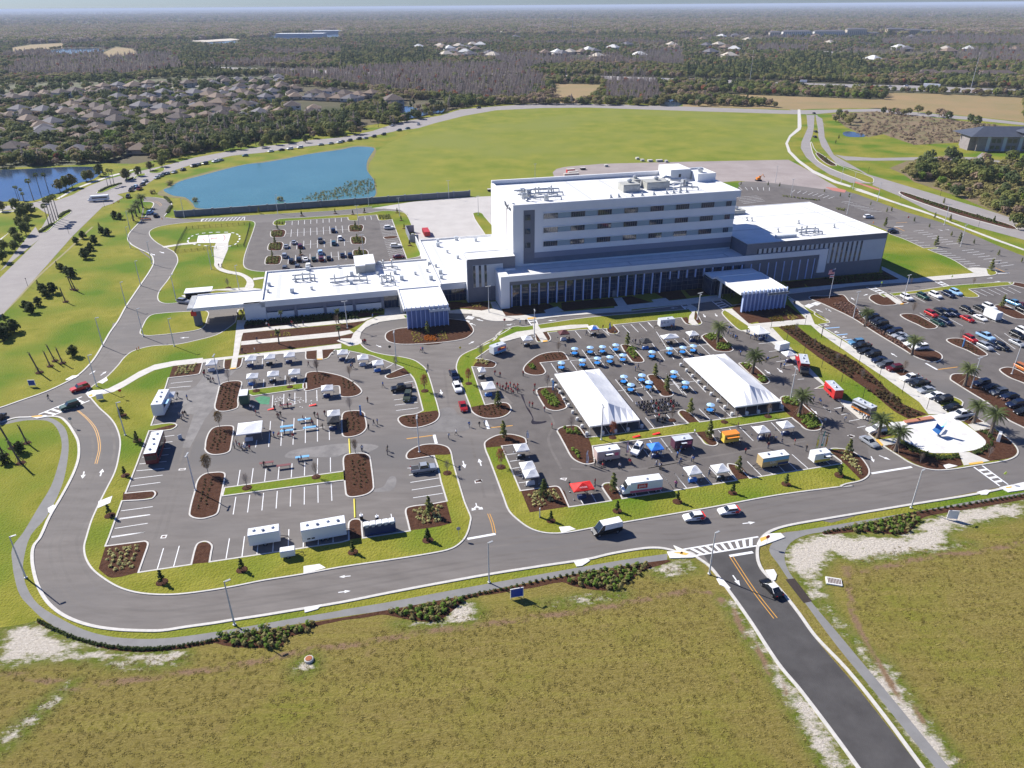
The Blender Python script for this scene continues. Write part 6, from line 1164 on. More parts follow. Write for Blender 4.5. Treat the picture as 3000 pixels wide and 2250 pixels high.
# ================================================================ SUBURB
M_RF=[mat('roof_brown',(.10,.075,.065),.9,(.14,.105,.09),.8),mat('roof_grey',(.12,.115,.125),.9,(.16,.15,.165),.8),mat('roof_tan',(.19,.135,.10),.9,(.23,.165,.12),.8),mat('roof_umber',(.065,.048,.045),.9,(.10,.075,.07),.8)]
M_HW=[mat('stucco_cream',(.50,.44,.36),.9),mat('stucco_grey',(.42,.42,.43),.9),mat('stucco_sand',(.46,.36,.26),.9),mat('stucco_white',(.62,.61,.58),.9)]
RN=['brown','grey','tan','umber'];WN_=['cream','grey','sand','white']
def mk_house(two,k):
 t=thing('house','x','house');H_=5.6 if two else 3.0;mw=M_HW[k];mr=M_RF[k]
 b=MB();b.box(-7,-8,0,7,8,H_);b.box(-7.003,-13,0,-.5,-8.003,2.9);b.build('wall',mw,t)
 def hip(x0,y0,x1,y1,z,pitch,e=.6):
  r=MB();x0-=e;y0-=e;x1+=e;y1+=e;w_,d_=x1-x0,y1-y0;k_=min(w_,d_)/2;hh=k_*pitch
  c=[(x0,y0,z),(x1,y0,z),(x1,y1,z),(x0,y1,z)]
  if w_>d_:r.add(c+[(x0+k_,y0+k_,z+hh),(x1-k_,y0+k_,z+hh)],[(0,1,5,4),(1,2,5),(2,3,4,5),(3,0,4),(3,2,1,0)])
  else:r.add(c+[(x0+k_,y0+k_,z+hh),(x0+k_,y1-k_,z+hh)],[(0,1,4),(1,2,5,4),(2,3,5),(3,0,4,5),(3,2,1,0)])
  return r
 r=hip(-7,-8,7,8,H_,.5);r.build('roof',mr,t);r=hip(-7,-13,-.5,-6,2.9,.5);r.build('garage_roof',mr,t)
 b=MB();b.box(-6,-13.1,0,-1.5,-13.01,2.2);b.build('garage_door',M_HW[3],t);b=MB();b.box(1,-8.1,0,2.2,-8.01,2.2);b.build('door',M_DARK,t)
 for x in(3.2,-5,4):
  for zz in((1.0,3.7)if two else(1.0,)):
   for y in(-8.1,8.01):
    b=MB();b.box(x,y,zz,x+1.8,y+.09,zz+1.3);b.build('window',M_GLASS,t)
 return t
HSP=[[Proto(mk_house(two,k))for k in range(4)]for two in(False,True)]
def mk_cage():
 t=thing('pool_enclosure','x','pool screen');b=MB()
 for x in range(6):b.tube([(x*2-5,0,0),(x*2-5,0,2.6),(x*2-5,2,3.4),(x*2-5,7,3.4)],.07,4)
 for p in((0,2.6),(2,3.4),(4.5,3.4),(7,3.4),(0,1.2)):b.tube([(-5,p[0],p[1]),(5,p[0],p[1])],.07,4)
 b.build('frame',M_FRAME,t);b=MB();b.add([(-5,0,0),(5,0,0),(5,0,2.6),(-5,0,2.6),(-5,2,3.35),(5,2,3.35),(5,7,3.35),(-5,7,3.35)],[(0,1,2,3),(3,2,5,4),(4,5,6,7)]);b.build('screen',mat('screen_mesh',(.05,.065,.07),.6),t);return t
CAGE=Proto(mk_cage());DPT=bpy.data
random.seed(33);HOUSES=[]
def house(p,rz,label,group,two=None,k=None):
 if any((p-q).length<15.5 for q in HOUSES):return False
 HOUSES.append(p);two=random.random()<.35 if two is None else two;k=random.randrange(4)if k is None else k
 HSP[two][k].place(Vector((p.x,p.y,.05)),rz,random.uniform(.92,1.1),f"{'two-storey' if two else 'low'} {WN_[k]} house with {RN[k]} roof, "+label,'house',group);return True
cn=0
for x,y,two in((70,410,True),(630,400,False),(1060,400,False),(1500,400,False),(2030,370,False)):
 p=gp('i',x,y+20);cn+=1;HOUSES.append(p+Vector((0,9,0)));k=(3,1,1,0,2)[cn-1]
 HSP[two][k].place(p+Vector((0,12,.05)),PI+.06,1,f"{WN_[k]} house with {RN[k]} hip roof, {ordn(cn-1)} from the left behind the canal lawn",'house','houses behind the canal lawn')
 if cn<5:CAGE.place(p+Vector((0,-5,.05)),.05,1,f"screened pool enclosure, {ordn(cn-1)} from the left above the canal lawn",'pool screen','pool enclosures above the canal')
STR=[("nearest","W 0,440 60,425 160,418 230,405 330,385 420,370 520,352 620,335 700,315"),("second","W -80,390 0,385 100,375 200,362 330,345 450,330 600,312 700,300 800,290"),("third","W -80,355 0,350 200,325 400,300 600,280 850,262"),("fourth","W -80,308 0,300 250,275 500,255 800,240 1000,235"),("cross","W 235,405 170,365 100,340"),("pond","W 640,288 760,290 880,284 1000,288 1080,292"),("belt","W 640,350 740,342 850,334 960,330")]
SR=random.Random(8)
for nm,s in STR:
 pl=op(s,8)
 for side in(1,-1):
  acc=0;n=0;tot=[]
  for a,b_ in zip(pl[:-1],pl[1:]):
   L=(b_-a).length;d=(b_-a)/max(L,1e-6);q=acc
   while q<L:
    p=a+d*q+Vector((-d.y,d.x,0))*side*18;tot.append((p,math.atan2(d.y,d.x)+(0 if side>0 else PI)));q+=17.5
   acc=q-L
  for p,rz in tot:
   x,y=px_of(p.x,p.y)
   if x<-60 or not SUBURB.has(x,y+2)or canal and pip(p.x,p.y,[(c.x,c.y)for c in canal]):continue
   if house(p+Vector((SR.uniform(-1,1),SR.uniform(-1,1),0)),rz+SR.uniform(-.06,.06),f"{ordn(n)} from the left {'behind' if side > 0 else 'before'} the {nm} street",f"houses on the {nm} street"):n+=1
FHS=[Proto(tag(MB().box(-7,-8,0,7,8,3).add([(-8,-9,3),(8,-9,3),(8,9,3),(-8,9,3),(0,-2,7),(0,2,7)],[(0,1,4),(1,2,5,4),(2,3,5),(3,0,4,5)]).build('distant_house',m),'x','house'))for m in(M_HW[0],M_RF[2],M_HW[3],M_RF[1])]
fh=P2("S 640,310 660,320 700,325 720,345 760,310 780,335 800,350 830,365 850,300 870,330 900,300 820,320 680,365 750,375 500,315 960,360 980,372 1320,355 1400,352 1430,360 1480,350 1560,350 1600,335 1640,345 1660,380 1620,395 1760,320 1850,300 2140,300 2160,320 1930,370 1130,250 1050,215 1210,215 1300,200 T 150,305 230,300 280,320 330,330 180,350 300,375 130,265 250,245 340,240 420,270 860,245 1400,320 1450,330 1700,330 1720,345 1850,330 1480,250 950,290 2150,335 1230,400")
for i,p in enumerate(fh):FHS[i%4].place(Vector((p.x,p.y,0)),random.uniform(0,3),1.1 if p.length<1500 else 1.5,f"tiny pale-roofed house among the far trees, {ordn(i)} in the scattered group",'house','tiny houses in the far woods')
for P_ in FHS+[CAGE]:P_.done()
def block(name,label,s,w,d,h,m,roofm,nfl=0,rz=0,grp=None,hipr=True):
 p=P2(s)[0];t=thing(name,label,'building',Vector((p.x,p.y,0)),rz,grp);b=MB();b.box(-w/2,0,0,w/2,d,h);b.build('wall',m,t)
 r=MB();e=1
 if hipr:r.add([(-w/2-e,-e,h),(w/2+e,-e,h),(w/2+e,d+e,h),(-w/2-e,d+e,h),(-w/2+d/2,d/2,h+4),(w/2-d/2,d/2,h+4)],[(0,1,5,4),(1,2,5),(2,3,4,5),(3,0,4)])
 else:r.box(-w/2-.3,-.3,h,w/2+.3,d+.3,h+.6)
 r.build('roof',roofm,t)
 for f_ in range(nfl):
  g=MB();n_=int(w/6)
  for q in range(n_):g.box(-w/2+3+q*6,-.15,1.2+f_*3.2,-w/2+5.2+q*6,-.003,2.8+f_*3.2)
  g.build('window',M_GLASS,t)
for i,(x,w,h,m)in enumerate(((600,34,12,0),(740,86,14,3),(950,92,14,3),(1125,60,19,0),(1230,40,8,2),(1375,50,19,2),(1480,50,16,2),(1590,60,13,1))):
 block('apartment_block',f"long pale apartment block, {ordn(i)} from the left beyond the highway at right",f"T {x},{238-i*1}",w,18,h,M_HW[m],M_RF[1],4 if w>45 else 3,0,'far apartment blocks')
for i,(x,w)in enumerate(((1600,70),(1780,100),(2040,110))):block('apartment_house',f"low brown-roofed apartment house, {ordn(i)} from the left behind the highway trees",f"T {x},{505+i*3}",w*.42,16,6,M_HW[2],M_RF[0],2,-.05,'low apartment houses')
for i,(x,y,w)in enumerate(((1640,225,70),(1790,212,120),(1940,240,160),(2120,218,110))):block('warehouse',f"far flat white warehouse, {ordn(i)} from the left on the horizon at left",f"R {x},{y}",w,60,10,M_HW[3],M_ROOF,0,0,'far warehouses',False)
block('warehouse','small far white warehouse right of the others',"S 90,206",90,50,9,M_HW[3],M_ROOF,0,0,None,False)
def mast(name,label,s,h,r=.8,top=False,z=0):
 p=P2(s)[0];t=thing(name,label,'mast',Vector((p.x,p.y,z)));b=MB();b.tube([(0,0,0),(0,0,h)],[r,r*.5],6);b.build('pole',M_HW[1],t);b=MB();b.lathe([(r*1.6,h-.6),(r*1.6,h),(.1,h+.3)],8);b.build('cap',M_HW[3],t)
mast('radio_mast','tall thin pale mast rising from the far woods',"S 1497,205",58,1.6)
mast('highway_light_mast','tall highway lighting mast, left of the two, beside the woods',"T 435,525",36,.35);mast('highway_light_mast','tall highway lighting mast at right beside the highway',"T 1868,572",38,.35)
p=gp('S',340,690);HSP[1][0].place(Vector((p.x,p.y,.05)),.3,1.3,'brown two-storey house by the pond at the bend of the lake street','house')
for k in range(2):
 for P_ in HSP[k]:P_.done()
BZ=Zone("j 60,240 200,225 400,165 700,125 1000,120 1270,130 1270,195 1000,218 700,250 500,282 330,318 200,338 100,300")
random.seed(91);nb_=0
while nb_<900:
 x,y=random.uniform(340,1060),random.uniform(340,480)
 if BZ.has(x,y):
  p=gp('W',x,y);nb_+=1
  if all((p-q).length>9 for q in HOUSES):put(('dark','oak','brown','dark','olive','oak','cypress')[nb_%7],(p.x,p.y,0))
nb_=0
while nb_<1500:
 x,y=random.uniform(-40,860),random.uniform(238,480)
 if SUBURB.has(x,y):
  p=gp('W',x,y);nb_+=1
  if all((p-q).length>8.6 for q in HOUSES):put(('oak','dark','olive','oak','brown','dark','bright')[nb_%7]+'',(p.x,p.y,-.4))
# ================================================================ TREES OF THE SUBURB, THE BELT AND THE SCRUB
FP={k:[Proto(tag(o,'x','tree'))for o in FT[k]]for k in KINDS_}
for k in FP:
 for P_ in FP[k]:o=P_.o.copy();o.name='tree';COL.objects.link(o);P_.o=o
SUBK={'oak':'green oak','olive':'olive oak','dark':'dark evergreen','pine':'tall pine','bright':'bright green tree','red':'reddish maple','brown':'half-bare brown tree','cypress':'leafless grey cypress'}
def grove(P,kinds,where,group,smin,smax,keep=999):
 P=sorted(P,key=lambda p:p.length)
 for p in P[keep:]:put(kinds[random.randrange(len(kinds))],(p.x,p.y,0))
 P=sorted(P[:keep],key=lambda p:px_of(p.x,p.y)[0])
 for i,p in enumerate(P):
  k=kinds[random.randrange(len(kinds))];FP[k][i%2].place(Vector((p.x,p.y,0)),random.uniform(0,6.28),random.uniform(smin,smax),f"{SUBK[k]}, {ordn(i)} from the left {where}",'tree',group)
random.seed(77)
belt=[]
for s,n in(("j 190,330 260,350 330,320 420,300 520,290 620,290 700,262 800,250 900,235 1000,225 1100,215 1200,205 1270,200",46),("j 130,250 200,240 300,280 400,270 500,262 600,250 700,230 850,210 1000,200 1200,180",30)):
 pl=op(s,12)
 for i in range(n):q=pl[int((i+.5)/n*(len(pl)-1))];belt.append(q+Vector((random.uniform(-5,5),random.uniform(-6,6),0)))
belt+=P2("S 470,720 500,715 540,712 560,710 590,705 455,735 610,725 60,700 20,720 0,760")
grove(belt,['dark','oak','brown','dark','olive','oak','brown','pine'],'in the belt between the suburb and the lake street','trees of the belt by the lake street',.5,.8,52)
sub=[]
while len(sub)<120:
 x,y=random.uniform(-40,860),random.uniform(238,470)
 if not SUBURB.has(x,y):continue
 p=gp('W',x,y)
 if all((p-q).length>10 for q in HOUSES)and(y>300 or random.random()<.6):sub.append(p)
grove(sub,['oak','dark','olive','oak','brown','bright','dark'],'between the suburban houses','trees between the suburban houses',.4,.8,14)
grove(P2("A 760,75 720,90 800,60 960,150 i 1780,200 1700,160"),['bright','bright','olive'],'around the lawn behind the canal houses','bright trees behind the canal houses',.8,1.1)
WSP=[Proto(mk_wash(41,6)),Proto(mk_wash(42,7))]
pl=[random.choice(HOUSES)+Vector((random.uniform(-11,11),random.uniform(-11,11),0))for _ in range(38)];pl.sort(key=lambda p:px_of(p.x,p.y)[0])
for i,p in enumerate(pl):WSP[i%2].place(Vector((p.x,p.y,0)),i,random.uniform(.8,1.1),f"garden palm, {ordn(i)} from the left among the suburban houses",'palm','garden palms among the houses')
row(WSP,"S 150,760 165,758 180,755 200,752 220,748 235,745 250,800 300,800 240,825",'small palm, # from the left where the lake street bends by the pond','palm','palms at the street bend',z=0,smin=1,smax=1.3)
for P_ in WSP:P_.done()
scr=P2("T 990,790 1040,780 1070,810 1010,760 1055,750 1090,790 1370,740 1340,735 1390,745 1430,750 1460,745 1525,735 1590,755 1300,740 1690,770 1720,780 1660,760 1860,800 1900,820 C 10,-20 1200,-20")
grove(scr[:-2],['dark','olive','oak','brown'],'on the brown scrub beyond the divided road','trees on the brown scrub',.5,.85,10)
s2=[]
zone=Zone("C 1430,290 1470,230 1560,215 2212,215 2300,215 2300,690 2150,600 1850,450 1560,350")
while len(s2)<75:
 x,y=random.uniform(2640,3030),random.uniform(470,680)
 if zone.has(x,y):s2.append(gp('W',x,y))
s2+=P2("C 1500,340 1520,330 1480,335 1540,340 1770,450 1790,440 1750,440 2175,660 2190,640 2150,630")
grove(s2,['oak','dark','olive','oak','brown','dark','bright'],'in the thicket at the right edge','trees of the right thicket',.35,.62,36)
mass('undergrowth','low green and brown undergrowth in the right-hand thicket',[gp('W',x,y)for x,y in((random.uniform(2620,3030),random.uniform(460,690))for _ in range(1500))if zone.has(x,y)],L_OLIVE,1.8,2.4,14,.8,1)
zs=Zone('T 960,745 1300,722 1600,765 2212,835 2212,900 C 1500,110 1300,40 1200,60 1050,-10')
mass('scrub_bushes','low brown and green scrub beyond the divided road',[gp('W',x,y)for x,y in((random.uniform(2430,3010),random.uniform(325,430))for _ in range(1100))if zs.has(x,y)],L_BROWN,1.5,1.5,9,.7,1)
grove(P2("T 90,595 150,598 190,596 250,600 270,602 340,605 400,605 440,607 480,608 530,612 560,610 600,612 660,615 700,615 740,618 790,620 840,622 900,628 960,632 1010,634 1060,636 1110,638 1160,640 1190,638 1240,630 1295,600 1675,612 1930,625"),['bright','bright','oak','bright','olive'],'in the hedge line beyond the dry field','hedge trees beyond the dry field',.6,.95,22)
for k in FP:
 for P_ in FP[k]:P_.done()
for P_ in SOAK+POAK:P_.done()
# ================================================================ VEHICLES
def paint(name,c,metal=.25,rough=.28):
 return mat('paint_'+name,c,rough,metal=metal,spec=.6)
PC=dict(white=(.78,.78,.77),black=(.012,.013,.016),silver=(.42,.44,.47),grey=(.13,.14,.155),red=(.45,.02,.02),maroon=(.14,.012,.016),blue=(.02,.07,.30),navy=(.012,.022,.06),green=(.015,.06,.045),lightblue=(.12,.30,.48),orange=(.65,.20,.05),olive=(.07,.085,.05),beige=(.45,.40,.32),teal=(.05,.14,.17))
PM={k:paint(k,v,.0 if k in('white','beige')else .3)for k,v in PC.items()}
M_PAINT=mat('car_paint',(.5,.5,.5),.3);M_TYRE=mat('tyre_rubber',(.012,.012,.013),.85);M_RIM=mat('wheel_rim',(.45,.46,.48),.3,metal=.8)
M_CGL=mat('car_glass',(.012,.016,.02),.05,spec=.9);M_HL=mat('headlight_glass',(.7,.72,.75),.1);M_TL=mat('taillight_red',(.35,.01,.01),.2);M_CHAR=mat('charcoal_trim',(.02,.02,.022),.6)
def loft(mb,st,cap=True):
 """stations: list of lists of points of equal length"""
 n=len(st[0]);vs=[p for s in st for p in s];fs=[]
 for i in range(len(st)-1):
  for k in range(n):fs.append((i*n+k,i*n+(k+1)%n,(i+1)*n+(k+1)%n,(i+1)*n+k))
 if cap:fs.append(tuple(range(n))[::-1]);fs.append(tuple((len(st)-1)*n+k for k in range(n)))
 mb.add(vs,fs)
def sect(x,w,zb,zt,r=.05):
 return[(x,-w*.88,zb),(x,-w,zb+.2),(x,-w,zt-r),(x,-w*.965,zt),(x,w*.965,zt),(x,w,zt-r),(x,w,zb+.2),(x,w*.88,zb)]
CARK={'sedan':dict(L=4.7,W=.9,prof=[(-2.35,.5,.72),(-2.2,.3,.98),(-1.3,.22,1.0),(.75,.22,.98),(1.9,.24,.84),(2.3,.3,.66)],cab=(-1.75,-.95,.25,1.05),rz=1.44,wx=(-1.4,1.45),wr=.33),'suv':dict(L=4.7,W=.94,prof=[(-2.33,.5,.9),(-2.25,.32,1.1),(-1.3,.26,1.12),(.9,.26,1.1),(1.95,.28,1.0),(2.3,.36,.8)],cab=(-2.2,-1.95,.3,1.1),rz=1.72,wx=(-1.4,1.45),wr=.37),'hatch':dict(L=4.2,W=.88,prof=[(-2.08,.45,.8),(-2.0,.28,.98),(-1.2,.22,1.0),(.7,.22,.96),(1.7,.24,.82),(2.08,.3,.62)],cab=(-1.95,-1.5,.2,1.05),rz=1.48,wx=(-1.25,1.3),wr=.32),'pickup':dict(L=5.7,W=.98,prof=[(-2.85,.5,1.1),(-2.8,.4,1.15),(-.95,.36,1.15),(1.2,.36,1.15),(2.5,.38,1.1),(2.82,.45,.9)],cab=(-.95,-.7,.75,1.3),rz=1.88,wx=(-1.75,1.8),wr=.42),'van':dict(L=5.9,W=1.0,prof=[(-2.95,.45,1.2),(-2.9,.35,1.35),(-1.3,.3,1.35),(1.4,.3,1.3),(2.4,.3,1.1),(2.9,.4,.85)],cab=(-2.92,-2.85,1.2,2.2),rz=2.5,wx=(-1.9,1.9),wr=.38),'sports':dict(L=4.4,W=.92,prof=[(-2.2,.4,.7),(-2.1,.28,.86),(-1.2,.18,.88),(.6,.18,.84),(1.8,.2,.7),(2.18,.26,.52)],cab=(-1.7,-.9,.1,.95),rz=1.24,wx=(-1.3,1.35),wr=.33)}
def car_parts(k,t=None,one=False,top2=None):
 c=CARK[k];W=c['W'];b=MB();st=[sect(x,W*(.93 if i in(0,len(c['prof'])-1)else 1),zb,zt)for i,(x,zb,zt)in enumerate(c['prof'])];loft(b,st)
 x0,x1,x2,x3=c['cab'];rz=c['rz'];bz=min(z for x,_,z in c['prof']if x0-.3<=x<=x3+.3)-.05;cw=W*.9;rw=W*.74 if k!='van' else W*.86
 if top2:b.cur=2
 b.box(x1,-rw,rz-.07,x2,rw,rz)
 b.tube([(x1,-rw,rz-.04),(x0,-cw,bz)],.05,4);b.tube([(x1,rw,rz-.04),(x0,cw,bz)],.05,4);b.tube([(x2,-rw,rz-.04),(x3,-cw,bz)],.045,4);b.tube([(x2,rw,rz-.04),(x3,cw,bz)],.045,4)
 b.cur=0
 for s in(-1,1):b.box(x3-.3,s*(W+.02)-(.12 if s>0 else 0),bz+.02,x3-.12,s*(W+.02)+(0 if s>0 else .12),bz+.16)
 if k=='pickup':
  b.cur=1;b.box(-2.7,-W*.82,1.1,-1.0,W*.82,1.18);b.cur=0
 g=MB();zt=rz-.03
 g.add([(x0,-cw,bz),(x3,-cw,bz),(x3,cw,bz),(x0,cw,bz),(x1,-rw,zt),(x2,-rw,zt),(x2,rw,zt),(x1,rw,zt)],[(0,1,5,4),(1,2,6,5),(2,3,7,6),(3,0,4,7),(4,5,6,7)])
 if k=='van':b.cur=2 if top2 else 0;b.add([(x0-.02,-cw-.03,bz+.0),(.9,-cw-.03,bz),(.9,cw+.03,bz),(x0-.02,cw+.03,bz),(x1,-rw-.03,zt),(.7,-rw-.03,zt),(.7,rw+.03,zt),(x1,rw+.03,zt)],[(0,1,5,4),(2,3,7,6),(3,0,4,7)]);b.cur=0
 wh=[]
 for x in c['wx']:
  for s in(-1,1):
   w_=MB();r=MB();y=s*(W-.12);w_.tube([(x,y-.12*s*0-.11,c['wr']),(x,y+.11,c['wr'])],c['wr'],12);r.tube([(x,y+.09*s,c['wr']),(x,y+.125*s,c['wr'])],c['wr']*.62,8);wh.append((w_,r))
 li=[]
 xf=c['prof'][-1][0];xb=c['prof'][0][0];zf=c['prof'][-1][2];zb_=c['prof'][0][2]
 for s in(-1,1):
  h=MB();h.box(xf-.22,s*W*.62-.16,zf-.2,xf+.02,s*W*.62+.16,zf-.03);tl=MB();tl.box(xb-.02,s*W*.72-.12,zb_-.02,xb+.14,s*W*.72+.12,zb_+.16);li.append((h,tl))
 if one:
  o=MB();ms=[M_PAINT,M_CHAR,M_PAINT,M_CGL,M_TYRE]
  for src,mi in[(b,None),(g,3)]+[(w_,4)for w_,_ in wh]:
   off=len(o.v);o.v+=src.v;o.f+=[tuple(i+off for i in f)for f in src.f];o.mi+=(src.mi if mi is None else[mi]*len(src.f))
  return o.build('parked_car',ms)
 b.build('body',[M_PAINT,M_CHAR,top2 or M_PAINT],t);g.build('windows',M_CGL,t)
 for w_,r in wh:o=w_.build('wheel',M_TYRE,t);r.build('rim',M_RIM,o)
 for h,tl in li:h.build('headlight',M_HL,t);tl.build('taillight',M_TL,t)
 return t
CP={}
def carproto(k,top2=None,one=False):
 key=(k,top2.name if top2 else None,one)
 if key not in CP:
  nm={'pickup':'pickup_truck','van':'van'}.get(k,'car')
  if one:o=car_parts(k,None,True);o.name=nm
  else:o=thing(nm,'x','car');car_parts(k,o,False,top2)
  CP[key]=Proto(o)
 return CP[key]
KN={'sedan':'sedan','suv':'SUV','hatch':'hatchback','pickup':'pickup','van':'van','sports':'sports car'}
CN=dict(lightblue='light blue')
def car(k,col,s,hd,label,group=None,one=False,top2=None,z=.03):
 """hd: heading in site degrees, or 'px' when s holds rear and front points"""
 q=P2(s)
 if hd=='px':p=(q[0]+q[1])/2;d=q[1]-q[0];rz=math.atan2(d.y,d.x)
 else:p=q[0];rz=TH+R(hd)
 pr=carproto(k,top2,one);m={'car_paint':PM[col]}
 cat={'pickup':'pickup truck','van':'van'}.get(k,'car')
 return pr.place(Vector((p.x,p.y,z)),rz,1,label,cat,group,m)
def cars(rows,hd,where,group,one=False,z=.03):
 """'kind colour F x,y' ...; labels count from the left of the photo"""
 it=[r.split(None,2)for r in rows.split(';')];xs_=[]
 for k,c,s in it:p=P2(s)[0];xs_.append(px_of(p.x,p.y)[0])
 rank=sorted(range(len(it)),key=lambda i:xs_[i])
 for n,i in enumerate(rank):
  k,c,s=it[i];car(k,c,s,(hd if not callable(hd)else hd(i))+random.uniform(-1.8,1.8),f"{CN.get(c, c)} {KN[k]}, {ordn(n)} from the left {where}",group,one,None,z)
car('suv','red',"D 580,408 462,445",'px','red SUV turning at the west junction beside the crosswalk');car('suv','green',"D 528,520 385,565",'px','dark green SUV stopped on the west zebra crossing')
car('van','black',"P 1795,115 1640,150",'px','black van with a white roof driving along the front road',None,False,PM['white'])
car('hatch','white',"Q 130,262 10,275",'px','left of two white hatchbacks with red tails on the front road','white and red hatchbacks',False);car('hatch','white',"Q 355,222 235,235",'px','right of two white hatchbacks with red tails on the front road','white and red hatchbacks')
car('sedan','black',"Q 625,785 518,675",'px','black and white sedan entering the foreground side road',None,False,PM['white'])
car('pickup','navy',"E 1560,520 1620,640",'px','dark pickup first in the entrance lane beside the grass strip');car('suv','white',"E 1595,650 1650,770",'px','white SUV between the pickup and the red sedan on the entrance road');car('sedan','red',"E 1665,850 1705,970",'px','bright red sedan leading the line on the entrance road')
car('pickup','black',"E 1020,715",180,'black pickup parked in the first car park beside the army-green truck');car('suv','olive',"E 1110,720 1060,890",'px','army-green off-road truck with open hatch beside the black pickup')
car('pickup','silver',"N 1290,355",0,'silver pickup parked alone in the stalls by the entrance road')
car('suv','white',"K 610,425",180,'white wagon parked under the palms beside the plaza');car('sedan','silver',"K 450,500 620,610",'px','silver sedan leaving past the white wagon by the plaza')
car('suv','white',"I 1700,425 1675,520",'px','white compact car parked between food trailer and blue canopy')if False else car('suv','white',"I 1755,400 1680,510",'px','white compact car parked between the beige food trailer and the blue canopy')
cars("suv lightblue H 395,770;pickup black H 455,810;sedan black H 490,862;suv black H 575,898;sedan navy H 645,960;suv grey H 705,1010;suv maroon H 805,1050;pickup white H 985,1158;pickup black H 1070,1215;sedan silver H 1150,1285;sedan white H 1245,1345;suv black H 1335,1390;sedan black K 1430,182;pickup white K 1530,262",180,'in the row along the long white walk','cars parked along the long walk')
cars("suv black H 505,460;suv navy H 565,498;suv black H 620,540;suv black H 662,566;sedan black H 727,612;suv navy H 812,650;sedan silver H 862,692;sedan silver H 925,722;sedan white H 995,778;suv white H 1085,822",180,'in the row under the palms of the east median','cars along the palm median')
cars("suv white H 940,282;suv green H 1115,272;suv white H 1250,258;suv navy H 1390,250;suv blue H 1470,228",-90,'in the top row by the yellow-marked crossing','cars in the top row')
cars("suv red H 1205,462;suv black H 1295,448;suv navy H 1370,450;suv navy H 1450,455;sedan green H 1275,552;suv navy H 1355,542;suv black H 1590,420;sedan red H 1595,512;sedan black H 1735,398;suv white H 1835,385;sports white H 1735,500",-90,'in the busy middle rows of the east car park','cars in the middle rows')
cars("suv red H 1630,735;pickup blue H 1790,705;suv silver H 1785,815;sedan navy H 1880,800;suv black H 1960,815;suv black H 2135,692;sedan silver H 2130,775;suv white H 2200,650;pickup lightblue H 2095,345;sedan maroon H 2190,368;suv black H 2195,420;suv orange H 2195,1050",-90,'in the far right rows of the east car park','cars in the far right rows')
cars("suv navy H 1745,1210;sedan black H 1855,1255;suv grey H 1930,1310;sedan navy H 2050,1350;suv navy K 2110,150;sedan black K 2195,225",180,'in the row beside the curved palm island','cars beside the palm island')
cars("suv navy f 1112,318;pickup grey f 962,440;suv white f 1192,408;suv teal f 1120,468;sedan silver f 560,505;sedan silver f 650,458;suv maroon f 725,505;suv silver f 540,615;suv black f 622,680;suv black f 710,662;sedan white f 790,658;sedan green f 885,655;suv blue f 962,578;suv maroon f 972,655;sedan black f 1062,645;sedan navy f 1222,610;suv navy f 1312,612;suv white f 820,735;suv grey f 695,748;suv grey f 545,762",90,'in the staff car park behind the west wing','cars in the staff car park')
cars("suv white f 1770,285;suv white f 1850,500;sedan maroon f 1885,628",0,'in the side stalls of the staff car park','cars in the side stalls')
car('suv','white',"g 1635,585",0,'white SUV alone in the north-east car park');car('suv','navy',"g 1900,745",0,'dark SUV parked behind the corner of the east wing')
car('suv','silver',"A 1150,1130 1240,1140",'px','silver SUV half hidden under the west canopy');car('suv','black',"D -20,640 15,605",'px','black car leaving the picture on the west road')
car('suv','blue',"A 950,570 1000,540",'px','blue SUV at the gate checkpoint');car('suv','black',"A 1005,590 1020,560",'px','black SUV beside the red gate barrier')
lk="hatch teal A 1590,184;sedan silver A 1430,214;suv white A 1395,222;suv black A 1330,236;sedan silver A 1285,243;suv black A 1255,252;sedan black A 1187,276;sedan silver A 1132,292;sedan silver A 1085,300;sedan grey A 1062,305;sedan silver A 1040,316;sedan silver A 1018,328;sedan silver A 942,350;sedan black A 925,372;sedan blue A 880,385;sedan grey A 862,395;pickup maroon A 905,400;suv black A 850,410;suv black A 832,452;sedan white A 1755,156;sedan black A 1825,147;suv white A 1880,140;suv white A 1945,131;sedan silver A 2080,113;sedan silver A 2145,105;suv white A 2200,98;sedan grey B 5,92;suv black B 55,86;suv black B 115,75;sedan silver B 158,70;suv black B 212,60;suv black B 275,46;suv green B 375,20;sedan teal B 430,6;suv silver S 330,818;suv silver S 500,810;suv black S 890,703"
lkp=op("A 800,480 900,380 1000,335 1250,250 1500,195 1700,170 1900,140 2212,98 B 200,62 400,18 S 500,830 620,770 800,720 1000,700",6)
def along(p):
 j=min(range(len(lkp)-1),key=lambda i:(lkp[i]-p).length);d=lkp[j+1]-lkp[j];return math.degrees(math.atan2(d.y,d.x))-13.6+180
it=lk.split(';');cars(lk,lambda i:along(P2(it[i].split(None,2)[2])[0]),'in the queue on the lake street','cars queueing on the lake street',True,.06)
hw="pickup white T 1450,560;sedan silver T 1345,562;sedan black T 1480,582;sedan black T 1595,584;sedan black T 1820,570;sedan black T 1912,580;sedan red T 1890,597;suv grey T 2090,602;sedan silver T 2112,609;sedan white T 1130,557;sedan black T 1060,566;sedan silver T 1925,603;suv black T 2170,590;suv white S 1435,489;sedan black S 1500,494;sedan white S 1480,507;sedan black S 2050,524;sedan white S 2085,514;suv white R 1495,442;suv white R 1620,445;sedan silver R 1645,459;sedan black R 1830,449;suv white R 1900,452;suv grey R 2130,457;suv white R 2160,454"
cars(hw,0-13.6,'on the distant highway','cars on the distant highway',True,.12)
cars("sedan black T 850,738;sedan black C 860,28;sedan black C 856,62",76,'on the divided road far right','cars on the divided road',True,.06)
